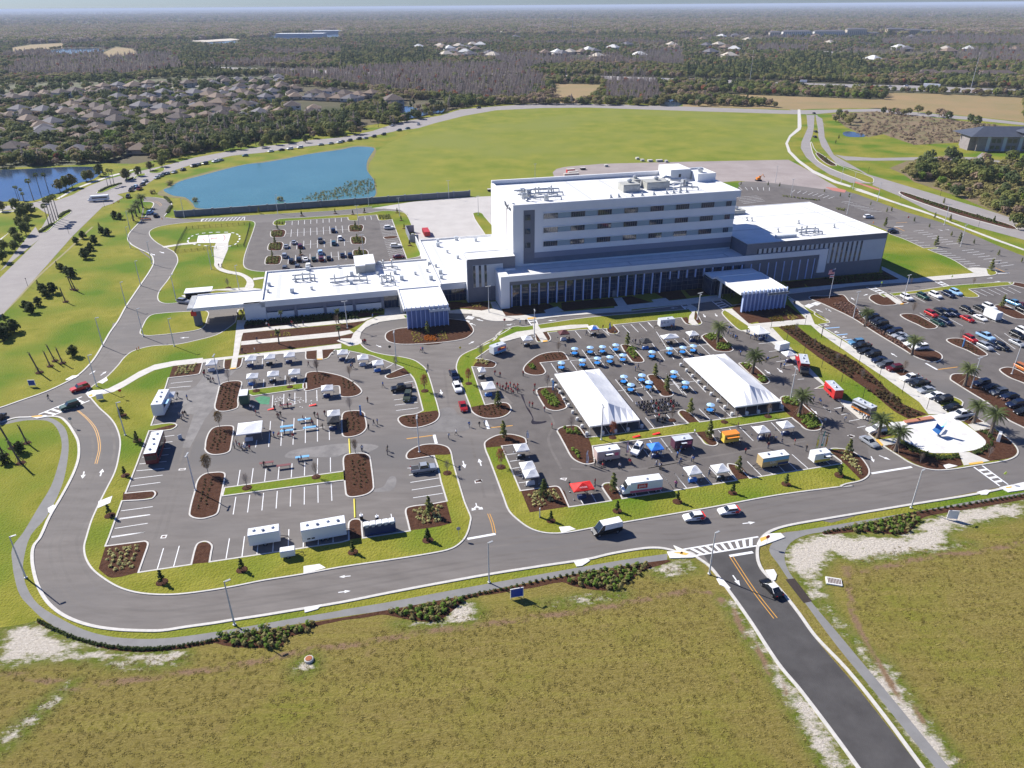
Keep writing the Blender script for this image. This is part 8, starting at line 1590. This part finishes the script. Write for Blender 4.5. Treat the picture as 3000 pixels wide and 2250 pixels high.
feather_flag("I 1165,605",'white feather flag with brown design beside the beige food trailer',WHT,TBG,3.9);feather_flag("I 1600,490",'pink and white feather flag beside the white compact car',C('sail_pink',(.7,.4,.42)),WHT,3.6);feather_flag("F 1415,255",'blue and white feather flag north of the food court',C('sail_blue',(.10,.25,.6)),WHT,2.8);feather_flag("I 525,330",'thin pale feather flag by the entrance mulch bed',WHT,TSI,2.6)
def sign(s,label,w,h,z0,m,rz=0,words=(),border=None,name='sign',post=.05):
 p=P2(s)[0];t=thing(name,label,'sign',Vector((p.x,p.y,.03)),TH+R(rz));b=MB()
 for x in((-w/2+.1,w/2-.1)if w>.9 else(0,)):b.tube([(x,0,0),(x,0,z0+.1)],post,5)
 b.build('post',M_HL,t);b=MB();b.box(-w/2,-.06,z0,w/2,.06,z0+h);b.build('board',border or m,t)
 if border:b=MB();b.box(-w/2+.12,-.075,z0+.12,w/2-.12,-.061,z0+h-.12);b.build('face',m,t)
 for wd,sz,mm_,zz in words:text_mesh('lettering',wd,sz,mm_,t,Matrix.Translation((0,-.09,zz))@Matrix.Rotation(PI/2,4,'X'),.01)
 return t
M_SGB=C('sign_blue',(.01,.06,.42));sign("P 1138,560",'white-framed blue sign standing in the sand below the footpath',2.3,1.9,.35,M_SGB,0,(),WHT);sign("D 213,405",'white-framed blue sign on the lawn by the west junction',1.8,1.6,.4,M_SGB,-10,(),WHT);sign("D 652,492",'white-backed sign facing away beside the west crossing',1.6,1.5,.3,WHT,10);sign("Q 1742,272",'white-backed sign on the sand at lower right',2.0,1.9,.3,WHT,-20)
sign("I 668,1165",'white slab sign at the corner of the second car park',.5,2.2,.0,WHT,60,(),None,'sign_slab')
sign("E 580,985",'tall narrow blue post sign by the mulched island',.42,2.8,0,C('sign_light_blue',(.12,.35,.7)),0,(("A",.4,WHT,2.3),),None,'post_sign');sign("F 812,900",'narrow blue post sign beside the left marquee',.42,2.8,0,MATS['sign_light_blue'],0,(),None,'post_sign');sign("H 1550,800",'narrow blue post sign in the east car park island',.42,2.6,0,MATS['sign_light_blue'],0,(),None,'post_sign')
sign("L 125,1265",'small blue sandwich sign beside the red bus',.9,1.1,.0,TSI,30)
def stop(s,label,m,txt=None,dia=False,rz=0):
 p=P2(s)[0];t=thing('road_sign',label,'road sign',Vector((p.x,p.y,.03)),TH+R(rz));b=MB();b.tube([(0,0,0),(0,0,2.2)],.035,5);b.build('post',M_RIM,t);b=MB();n=4 if dia else 8
 b.tube([(0,-.06,2.3),(0,-.03,2.3)],.42,n);o=b.build('plate',m,t)
 if txt:text_mesh('lettering',txt,.26,WHT,o,Matrix.Translation((0,-.07,2.3))@Matrix.Rotation(PI/2,4,'X'),.005)
stop("N 1745,1225",'grey-backed octagonal sign on the verge by the entrance',M_LED);stop("E 1655,330",'orange diamond warning sign at the roundabout exit',TYE,None,True);stop("e 2115,1400",'round no-entry sign beside the drop-off lane',TRD,"STOP");stop("E 897,320",'small dark sign on the verge west of the roundabout',M_CHAR)
for i,s in enumerate(("H 660,170","H 1418,100","K 1975,970")):stop(s,('bright yellow-green crossing sign by the flagpole drive','bright yellow-green crossing sign at the upper east crossing','bright yellow-green crossing sign at the lower right crossing')[i],C('sign_lime',(.65,.85,.03)),None,True)
for i,s in enumerate(("D 470,665","Q 540,445","h 690,745","h 1840,1335","D 790,480")):stop(s,f"plain stop sign back, {ordn(i)} of the scattered road junction signs",(M_LED,TRD,TRD,M_LED,TRD)[i])
t=thing('gate_barrier','orange-red plastic barrier across the west gate','barrier',gp('A',945,598),TH);b=MB();b.box(-2.4,-.25,0,2.4,.25,.9,taper=(1,.5));b.build('shell',TOR,t);b=MB();b.box(-2.3,-.27,.35,2.3,-.2,.6);b.build('stripe',WHT,t)
CONE=Proto(tag(MB().box(-.2,-.2,0,.2,.2,.04).lathe([(.15,.04),(.03,.75)],8).build('traffic_cone',TOR),'x','cone'))
row(CONE,"A 735,490 765,482 772,478 800,455 1050,590 D 888,168 900,160 f 1785,660 g 1690,640",'orange traffic cone, # from the left beside the drives','cone','traffic cones',smin=1.1,smax=1.6,z=.03)
t=thing('manhole_riser','round rusty manhole cover on a raised ring in the field','manhole',gp('O',2003,960));b=MB();b.lathe([(.75,0),(.7,.35),(.6,.4)],16);b.build('ring',M_CONC,t);b=MB();b.lathe([(.55,.4),(.5,.46),(.05,.48)],14);b.build('cover',mat('rust_cover',(.35,.12,.05),.9),t)
t=thing('drain_box','rectangular concrete drain box with rusty grate on the right field','drain',gp('Q',978,675),TH-.5);b=MB();b.box(-1.3,-.9,0,1.3,.9,.25);b.build('frame',M_CONC_W,t);b=MB();[b.box(-1.0+k*.25,-.65,.25,-.85+k*.25,.65,.28)for k in range(9)];b.build('grate',MATS['rust_grate'],t)
t=thing('sculpture','blue faceted metal leaf sculpture on the white plaza','sculpture',gp('K',1285,470,LZ),TH-.15);M_SC=mat('sculpture_blue',(.03,.22,.62),.3,metal=.5);b=MB()
b.add([(0,0,.3),(-1.6,.5,1.5),(-1.7,-.3,2.6),(-.7,.6,3.2),(-.1,-.7,1.9)],[(0,4,1),(1,4,2),(2,4,3)]);b.add([(-.1,-.7,1.9),(-.7,.6,3.2),(.2,.2,2.4),(0,0,.3)],[(0,1,2),(0,2,3)]);b.add([(.2,.2,2.4),(.9,-.5,3.2),(1.3,.3,3.9),(1.1,.4,1.8),(0,0,.3)],[(0,1,2),(0,2,3),(0,3,4)]);b.build('blades',M_SC,t);b=MB();b.add([(.1,-.3,.2),(1.0,-.9,.9),(1.9,-.2,1.5),(1.6,.2,.7),(1.2,-.2,1.9)],[(0,1,4),(1,2,4),(0,3,2),(0,1,3)]);b.build('pale_blade',TSI,t);b=MB();b.lathe([(.5,0),(.4,.35),(.1,.45)],10);b.build('base',M_LED,t)
BN_=Proto(mk_long(mat('bench_copper',(.48,.20,.12),.6),M_CONC,0));t=None
for i,s in enumerate(("K 1000,325","K 1140,302")):
 p=P2(s)[0];t=thing('plaza_bench',('copper-coloured slab bench on the plaza edge, left one','copper-coloured slab bench on the plaza edge, right one')[i],'bench',Vector((p.x,p.y,LZ)),TH);b=MB();b.box(-2.1,-.6,.35,2.1,.6,.55);b.build('seat',MATS['bench_copper'],t);b=MB();b.box(-1.8,-.4,0,-1.4,.4,.35);b.box(1.4,-.4,0,1.8,.4,.35);b.build('foot',M_CONC,t)
BN_.done()
t=thing('plaza_sign','white tilted monument slab in the mulch east of the plaza','sign',gp('K',1935,510,LZ),TH+R(40));b=MB();b.box(-1.1,-.35,0,1.1,.35,1.9,taper=(.85,.8));b.build('slab',WHT,t)
for s,l in(("L 1440,670",'small planter'),):pass
CNH=Proto(mk_rect(TRD,1.2));t=None
for i,s in enumerate(("I 1710,300","I 1925,270","L 1840,835","L 1305,885")):
 p=P2(s)[0];t=thing('cornhole_board',f"red sloping game board, {ordn(i)} of those lying about the lawns",'game board',Vector((p.x,p.y,LZ if i<2 else .03)),TH);b=MB();b.add([(-.9,-.3,.05),(.9,-.3,.35),(.9,.3,.35),(-.9,.3,.05),(.9,-.3,0),(.9,.3,0)],[(0,1,2,3),(1,4,5,2),(0,4,1),(3,2,5)]);b.build('board',TC['red'],t)
CNH.done();CONE.done()
t=thing('stage_mat','black stage mat with music gear before the chair rows','mat',gp('F',1985,1240),TH);b=MB();b.box(-2.4,-1.9,.03,2.4,1.9,.08);b.build('mat',M_CHR,t);b=MB();b.box(-1.2,.4,.08,-.7,.9,1.1);b.box(.6,.2,.08,1.2,.8,.9);b.lathe([(.4,.08),(.4,.6)],10,(0,-.4,0));b.build('gear',M_CHAR,t)
for i,(s,l)in enumerate((("E 455,1240 465,1400 N 340,125",'upper yellow cable cover in the first car park'),("N 392,720 402,960",'lower yellow cable cover in the first car park'),("G 1100,610 1260,570 1400,530",'yellow cable cover beside the right marquee'))):
 q=op(s,3);t=thing('cable_cover',l,'cable cover',q[0]);b=MB();b.tube([p-q[0]+Vector((0,0,.05))for p in q],.2,4);b.build('cover',mat('cable_yellow',(.70,.58,.05),.6),t)
for i,(s,m,w_)in enumerate((("B 1485,290",TRD,5),("B 1500,305",TBG,6),("B 1490,318",TBG,9),("B 1565,270",M_CHAR,3),("B 1715,250",M_LED,2),("B 1950,215",M_LED,2),("B 2000,218",M_CONC,3),("B 2060,218",M_LED,4),("B 2105,222",M_LED,1.6),("B 1918,203",M_CONC,2),("B 960,410",M_CHAR,2),("B 990,408",M_CHAR,2.5))):
 p=P2(s)[0];t=thing('storage_container' if w_>4 else 'site_crate',f"{'low box container' if w_ > 4 else 'small crate'}, {ordn(i)} of the site leftovers on the field behind the tower",'container' if w_>4 else 'crate',Vector((p.x,p.y,0)),TH);b=MB();b.box(-w_/2,-1.1,.15,w_/2,1.1,2.2 if w_>4 else 1.2);b.build('shell',m,t);b=MB();b.box(-w_/2-.05,-1.15,2.2 if w_>4 else 1.2,w_/2+.05,1.15,2.3 if w_>4 else 1.3);b.build('lid',M_CONC,t)
t=thing('excavator','small orange excavator on the cleared lot','excavator',gp('C',490,342),TH);b=MB();b.box(-1.6,-1.1,0,1.6,1.1,.7);b.build('tracks',M_CHAR,t);b=MB();b.box(-1.3,-.9,.75,.9,.9,1.9);b.box(-.2,-.8,1.9,.8,0,2.8);b.build('cab',TOR,t);b=MB();b.tube([(.8,0,1.6),(2.4,0,3.6),(3.6,0,1.8)],.18,5);b.build('boom',TOR,t)
# ================================================================ PEOPLE
def skin_body(pose):
 J={'stand':dict(hl=(-.09,0,.95),hr=(.09,0,.95),kl=(-.10,-.02,.50),kr=(.10,-.02,.50),fl=(-.11,.02,.06),fr=(.11,.02,.06),tl=(-.12,-.15,.03),tr=(.12,-.15,.03),el=(-.27,.02,1.12),er=(.27,.02,1.12),wl=(-.27,-.08,.86),wr=(.27,-.08,.86)),'walk':dict(hl=(-.09,0,.95),hr=(.09,0,.95),kl=(-.09,-.22,.52),kr=(.09,.02,.49),fl=(-.09,-.34,.10),fr=(.09,.36,.14),tl=(-.09,-.49,.08),tr=(.09,.24,.03),el=(-.26,.14,1.14),er=(.26,-.14,1.15),wl=(-.25,.16,.88),wr=(.24,-.32,.96)),'sit':dict(hl=(-.10,0,.50),hr=(.10,0,.50),kl=(-.13,-.44,.52),kr=(.13,-.44,.52),fl=(-.13,-.46,.07),fr=(.13,-.46,.07),tl=(-.13,-.62,.04),tr=(.13,-.62,.04),el=(-.25,-.08,.70),er=(.25,-.08,.70),wl=(-.17,-.34,.66),wr=(.17,-.34,.66)),'reach':dict(hl=(-.09,0,.95),hr=(.09,0,.95),kl=(-.12,-.03,.50),kr=(.10,.02,.50),fl=(-.15,-.05,.06),fr=(.11,.08,.06),tl=(-.17,-.21,.03),tr=(.12,-.08,.03),el=(-.25,-.12,1.15),er=(.25,-.16,1.18),wl=(-.20,-.38,1.08),wr=(.20,-.42,1.16))}[pose]
 dz=-.45 if pose=='sit' else 0;V=[];E=[];Rr=[]
 def v(p,r,par=None):V.append(p);Rr.append(r);(E.append((par,len(V)-1))if par is not None else None);return len(V)-1
 pel=v((0,0,.98+dz),.13);sp=v((0,.01,1.18+dz),.125,pel);ch=v((0,0,1.36+dz),.145,sp);nk=v((0,0,1.50+dz),.055,ch);hd=v((0,-.015,1.63+dz),.095,nk);v((0,0,1.73+dz),.06,hd)
 for s,a in((-1,'l'),(1,'r')):
  sh=v((s*.17,0,1.42+dz),.062,ch);e=v(J['e'+a],.045,sh);w_=v(J['w'+a],.034,e);q=J['w'+a];v((q[0],q[1]-.05,q[2]-.09),.03,w_)
  h=v(J['h'+a],.095,pel);k=v(J['k'+a],.065,h);f=v(J['f'+a],.042,k);v(J['t'+a],.035,f)
 me=bpy.data.meshes.new('b');me.from_pydata(V,E,[]);o=bpy.data.objects.new('b',me);COL.objects.link(o)
 sk=o.modifiers.new('s','SKIN');sub=o.modifiers.new('u','SUBSURF');sub.levels=1;sub.render_levels=1
 for i,sv in enumerate(me.skin_vertices[0].data):sv.radius=(Rr[i]*(1.15 if i in(1,2,0)else 1),Rr[i]);sv.use_root=(i==0)
 dg=bpy.context.evaluated_depsgraph_get();dg.update();m2=bpy.data.meshes.new_from_object(o.evaluated_get(dg));bpy.data.objects.remove(o);return m2,dz
SKIN=[mat('skin_light',(.50,.30,.21),.6),mat('skin_tan',(.32,.18,.11),.6),mat('skin_dark',(.10,.055,.035),.6)];M_CL1=mat('shirt_cloth',(.5,.5,.5),.8);M_CL2=mat('trouser_cloth',(.1,.1,.1),.8);M_SKB=mat('skin_base',(.4,.25,.17),.6)
SHC=dict(red=(.38,.02,.03),navy=(.02,.03,.09),white=(.65,.65,.66),black=(.02,.02,.022),blue=(.04,.14,.42),grey=(.25,.25,.26),pink=(.6,.15,.35),brown=(.28,.13,.07),maroon=(.14,.02,.03),olive=(.12,.13,.06));SHM={k:mat('shirt_'+k,v,.8)for k,v in SHC.items()}
TRM={k:mat('trousers_'+k,v,.8)for k,v in dict(dark=(.02,.022,.03),denim=(.05,.08,.16),khaki=(.30,.25,.17),grey=(.12,.12,.13)).items()};HRM=[mat('hair_dark',(.02,.014,.01),.7),mat('hair_brown',(.08,.045,.02),.7),mat('hair_fair',(.30,.21,.11),.7)]
def mk_person(pose):
 me,dz=skin_body(pose);me.name='person';me.materials.clear();me.materials.append(M_SKB);t=bpy.data.objects.new('person',me);COL.objects.link(t);tag(t,'x','person')
 def shell(name,test,m,off):
  vm={};V=[];F=[]
  for f in me.polygons:
   c=f.center
   if test(c):
    g=[]
    for i in f.vertices:
     if i not in vm:vm[i]=len(V);vv=me.vertices[i];V.append(vv.co+vv.normal*off)
     g.append(vm[i])
    F.append(g)
  x=bpy.data.meshes.new(name);x.from_pydata([tuple(p)for p in V],[],F);x.materials.append(m);o=bpy.data.objects.new(name,x);COL.objects.link(o);o.parent=t
 hz=.98+dz;shell('shirt',lambda c:hz-.03<c.z<1.49+dz and(abs(c.x)<.22 or c.z>1.15+dz),M_CL1,.014)
 shell('trousers',lambda c:(c.z<=hz+.0 and c.z>.10 and abs(c.x)<.235),M_CL2,.012);shell('hair',lambda c:c.z>1.68+dz or(c.z>1.58+dz and c.y>.015),M_CL2,.018);shell('shoes',lambda c:c.z<=.10,M_CHAR,.012)
 kd=[o for o in bpy.data.objects if o.parent==t and o.data.name.startswith('hair')]
 for o in kd:o.data.materials[0]=mat('hair_base',(.05,.03,.02),.8)
 return t
PP={k:Proto(mk_person(k))for k in('stand','walk','sit','reach')}
PEOPLE={}
def person(pose,s_or_p,col,where,hd=None,z=.03,tr=None):
 p=P2(s_or_p)[0]if isinstance(s_or_p,str)else s_or_p
 PEOPLE.setdefault(where,[]).append((pose,Vector((p.x,p.y,z if isinstance(s_or_p,str)else p.z)),col,hd,tr))
def folk(s,where,poses='swr',cols=('navy','black','red','white','grey','blue','maroon','brown','pink','olive'),z=.03):
 mp={'s':'stand','w':'walk','r':'reach','t':'sit'}
 for i,(p,_)in enumerate(pts(s)):person(mp[poses[i%len(poses)]],Vector((p.x,p.y,z)),cols[(i*3+i//2+len(s))%len(cols)],where)
random.seed(12)
folk("D 1130,465 1155,475 1215,490",'by the tall white trailer','sws');folk("D 1165,610 1190,600 1200,585 1180,620 1155,655 1105,490 1120,480",'in the shade of the tall white trailer','rst');folk("D 1325,340 1350,370 1370,375 1385,378 1395,382",'at the north-west corner of the first lot','wts',('maroon','black','red','grey'));folk("D 318,490",'walking on the west road','w',('black',))
folk("L 445,430 1790,325 1545,745 1350,900 1430,850 1480,890 1520,860 1390,1000 1430,980 1410,1010 1870,985 1915,1000 1945,990 2000,965 1975,1140 1720,1035 1830,1075 1845,1090",'among the games of the first car park','swr',('red','black','white','red','maroon','navy','grey'));folk("L 1300,1230 1370,1220 1410,1225 1480,1205 1560,1230 1590,1245 1340,1240",'at the blue activity tables','rst',('white','navy','blue','red','grey'));folk("M 830,60 870,80 900,60 930,90 950,70 1030,90 860,30 970,40",'clustered south of the big square tent','stw',('red','black','white','grey','maroon'))
folk("M 1765,70 1215,310 1240,330 1700,230 1665,260",'near the chalk patch','wrt',('black','grey','blue','navy'));folk("L 1045,890 1080,905 1065,940 1110,960 930,150",'by the green booth trailer','srt',('white','red','black'));folk("E 820,680 655,845 720,1090 760,1080 790,1085 665,1140",'crossing the east side of the first car park','ws',('black','brown','navy','blue','grey'));folk("E 1230,300 1250,300 1305,485 1530,1240 1610,1195 1785,1110 1750,1110 1860,1110 1915,1095",'walking on the entrance road','wws',('red','blue','red','white','black','grey','maroon','pink','white'));folk("E 600,205 635,215 620,210",'by the roundabout kerb','tws',('red','maroon'))
folk("E 330,440 490,470 475,480 590,1370 870,1370",'beside the diagonal canopies','sws',('blue','maroon','black','white','navy'));folk("N 495,95 820,145",'strolling beside the long mulched island','ws',('white','navy'))
folk("F 160,740 185,740 240,755 210,870 240,890 270,900 300,920 330,900 360,930 390,880 410,900 430,930 350,860 380,950 310,870 430,880 490,745 605,940 615,880 555,1075 590,1085 720,1130 800,1310",'queueing beside the entrance grass strip','swsr',('red','white','navy','red','black','maroon','grey'));folk("F 455,190 520,180 1170,305 985,370 760,790 880,640 930,655",'north-west of the food court','ws',('maroon','black','white','grey'));folk("F 1670,390 1700,395 1740,400 1765,385 1755,410 1700,690 1730,670 1965,620 1860,940 2090,240 2110,230 2130,245 1480,300 1300,270 1350,240",'walking between the food court tables','ws',('black','navy','white','blue','grey','maroon'))
folk("G 860,300 885,320 910,330 935,350 950,360 870,255 975,510 990,520 1265,600 1285,590 1425,655 1460,660 1745,1030 1780,1020 1845,1040 1855,1055 2085,1130 1100,340 1150,350 1140,330 1190,345 1215,350 1060,290 1080,300 1240,350 1270,350 1160,360",'between the right marquee and the garden walk','wsr',('white','black','grey','navy','red','maroon','blue'));folk("G 440,360 470,360 500,350 520,350 545,365 455,340 960,1190 1905,1260 2115,1240 1870,1310 1865,1340 1855,1370",'under and beside the small white canopies','srw',('white','navy','black','grey'))
folk("I 1265,610 1300,600 1345,640 1355,600 1530,640 1640,595 1625,580 1925,610 1965,650 1980,640 1880,500 1900,490 1930,510 1950,500 1975,520",'in front of the beige food trailer','swr',('white','black','navy','red','grey'));folk("J 280,440 345,450 300,540 335,490 330,600 345,580 465,560 480,570 85,610 120,640 290,450 310,520 75,500 95,480 130,510 45,510",'in front of the plum food trailer','sws',('navy','black','blue','maroon','white','brown','grey'));folk("J 985,390 1045,475 1185,310 1240,320 1265,330 1290,335 1305,320 1345,340 1370,345 1435,370 1575,380 1290,420 650,715 290,840 965,200 495,270 1700,450",'around the snack trailers of the front lot','wss',('red','white','pink','maroon','navy','black','brown','grey'));folk("I 990,840 1265,810 1150,905 1180,910 2140,840 1260,860",'around the red canopy','rst',('navy','red','black','grey'))
folk("d 1030,965 1060,985 1355,950 1380,970 1420,955 1500,950 900,1160 875,1300",'walking the garden paths before the west wing','ws',('red','white','navy','black'),LZ+.02);folk("d 660,850 690,880 700,800 720,820 735,790 650,830 600,870 125,540 160,540 270,520",'gathered under the west canopy','swr',('black','maroon','navy','brown'),.15);folk("A 1420,905 1440,905",'on the helipad walk','w',('black','maroon'),LZ+.02);folk("b 1225,1420 1255,1420 1140,1425",'under the east entrance canopy','s',('navy','black'),.15);folk("e 410,1300 c 310,1430 320,1440",'walking near the hospital doors','w',('blue','black'),LZ+.05);folk("K 430,240 470,290 500,300 540,320 400,210 520,310 245,210",'at the counter under the plaza palms','sr',('white','maroon','black','grey'))
for i,p in enumerate(TBS):
 for k in range((i*3)%4):a=k*1.2566*2+i;person('sit',Vector((p.x+1.12*math.cos(a),p.y+1.12*math.sin(a),.03)),('black','maroon','white','navy','grey')[(i+k)%5],'seated at the round blue tables',a-PI/2)
for i,p in enumerate(CS):
 if(i*7)%11<4:person('sit',p+Vector((0,0,.0)),('white','black','navy','grey','red')[i%5],'seated in the rows of black chairs',TH)
folk("F 1955,1210 2025,1195 1990,1240",'performing on the stage mat','sr',('black','red'),.09)
for i,(p,W,D,rz,lb)in enumerate(TENTS):
 n=2+(i*5)%3
 if lb.startswith('white pop-up canopy left of three')or 'middle of three behind' in lb or 'touching' in lb:n=0
 for k in range(n):person(('sit','stand','reach')[k%3],p+Vector((random.uniform(-W*.36,W*.36),random.uniform(-D*.1,D*.36),0)),('navy','black','blue','white','maroon')[(i+k)%5],'in the shade of the canopies')
ALL=[(w_,e)for w_,L_ in PEOPLE.items()for e in L_]
if len(ALL)>298:
 drop=sorted(range(len(ALL)),key=lambda i:(0 if 'shade of the canopies' in ALL[i][0]else 1,i%7))[:len(ALL)-298];ds=set(drop);PEOPLE={}
 for i,(w_,e)in enumerate(ALL):
  if i not in ds:PEOPLE.setdefault(w_,[]).append(e)
PN={'stand':'standing','walk':'walking','sit':'sitting','reach':'reaching out'};tk=list(TRM);cnt=0
for where,L_ in PEOPLE.items():
 L_.sort(key=lambda e:px_of(e[1].x,e[1].y)[0])
 for i,(pose,p,col,hd,tr)in enumerate(L_):
  cnt+=1;k=tk[(cnt*5)%4];m={'shirt_cloth':SHM[col],'trouser_cloth':TRM[k],'skin_base':SKIN[(cnt*3)%3 if cnt%5==0 else 0],'hair_base':HRM[cnt%3]}
  PP[pose].place(p,hd if hd is not None else random.uniform(0,6.28),random.uniform(.93,1.05),(lambda a,b_:a if len(a.split())<17 else b_)(f"person in {col} {PN[pose]}, {ordn(i)} from the left {where}",f"person in {col}, {ordn(i)} from left {where}"),'person','people '+where,m)
for P_ in list(PP.values())+list(CP.values())+[LP1,LP2,PT,SK,WP]:P_.done()
for o in[o for o in bpy.data.objects if 'hatchbacks with red tails' in o.get('label','')]:
 b=MB();b.box(-2.12,-.86,.75,-1.75,.86,1.06);b.box(-1.9,-.895,.45,-1.05,-.885,1.0);b.box(-1.9,.885,.45,-1.05,.895,1.0);b.build('red_tail',TC['red'],o);b=MB();b.box(-1.0,-.9,.55,-.2,-.89,.85);b.box(-1.0,.89,.55,-.2,.9,.85);b.build('side_graphic',TPU,o)
# ================================================================ FIELD GRASS
def tuft():
 rnd=random.Random(2);b=MB()
 for i in range(9):
  a=i*2.4;d=rnd.uniform(.05,.3);x,y=d*math.cos(a),d*math.sin(a);w_=rnd.uniform(.04,.09);lx,ly=rnd.uniform(-.32,.32),rnd.uniform(-.32,.32);h=rnd.uniform(.05,.13)
  b.add([(x-w_,y-w_,0),(x+w_,y+w_,0),(x+lx,y+ly,h)],[(0,1,2)])
 return b.build('grass_tuft',leafmat('blades_dry',(.20,.165,.035),(.36,.30,.10)),link=False)
TZ=[Zone("W -20,1960 300,1935 600,1912 900,1885 1100,1850 1400,1795 1700,1740 1900,1690 2010,1640 2050,1700 2130,1800 2225,1950 2320,2100 2430,2270 -20,2270"),Zone("W 2490,1650 2600,1605 2750,1600 3010,1545 3010,2270 2830,2270 2700,2080 2560,1880 2470,1740")]
random.seed(55);TP_=[]
while len(TP_)<7000:
 x,y=random.uniform(-85,125),random.uniform(58,128);px,py=px_of(x,y)
 if any(z.has(px,py)for z in TZ):TP_.append((x,y,.0))
o=scatter('field_tufts',tuft(),TP_,.5,1.15,'dry olive grass tufts over the mown fields in the foreground');o['category']='grass'
flush_woods()
haze(.000065)
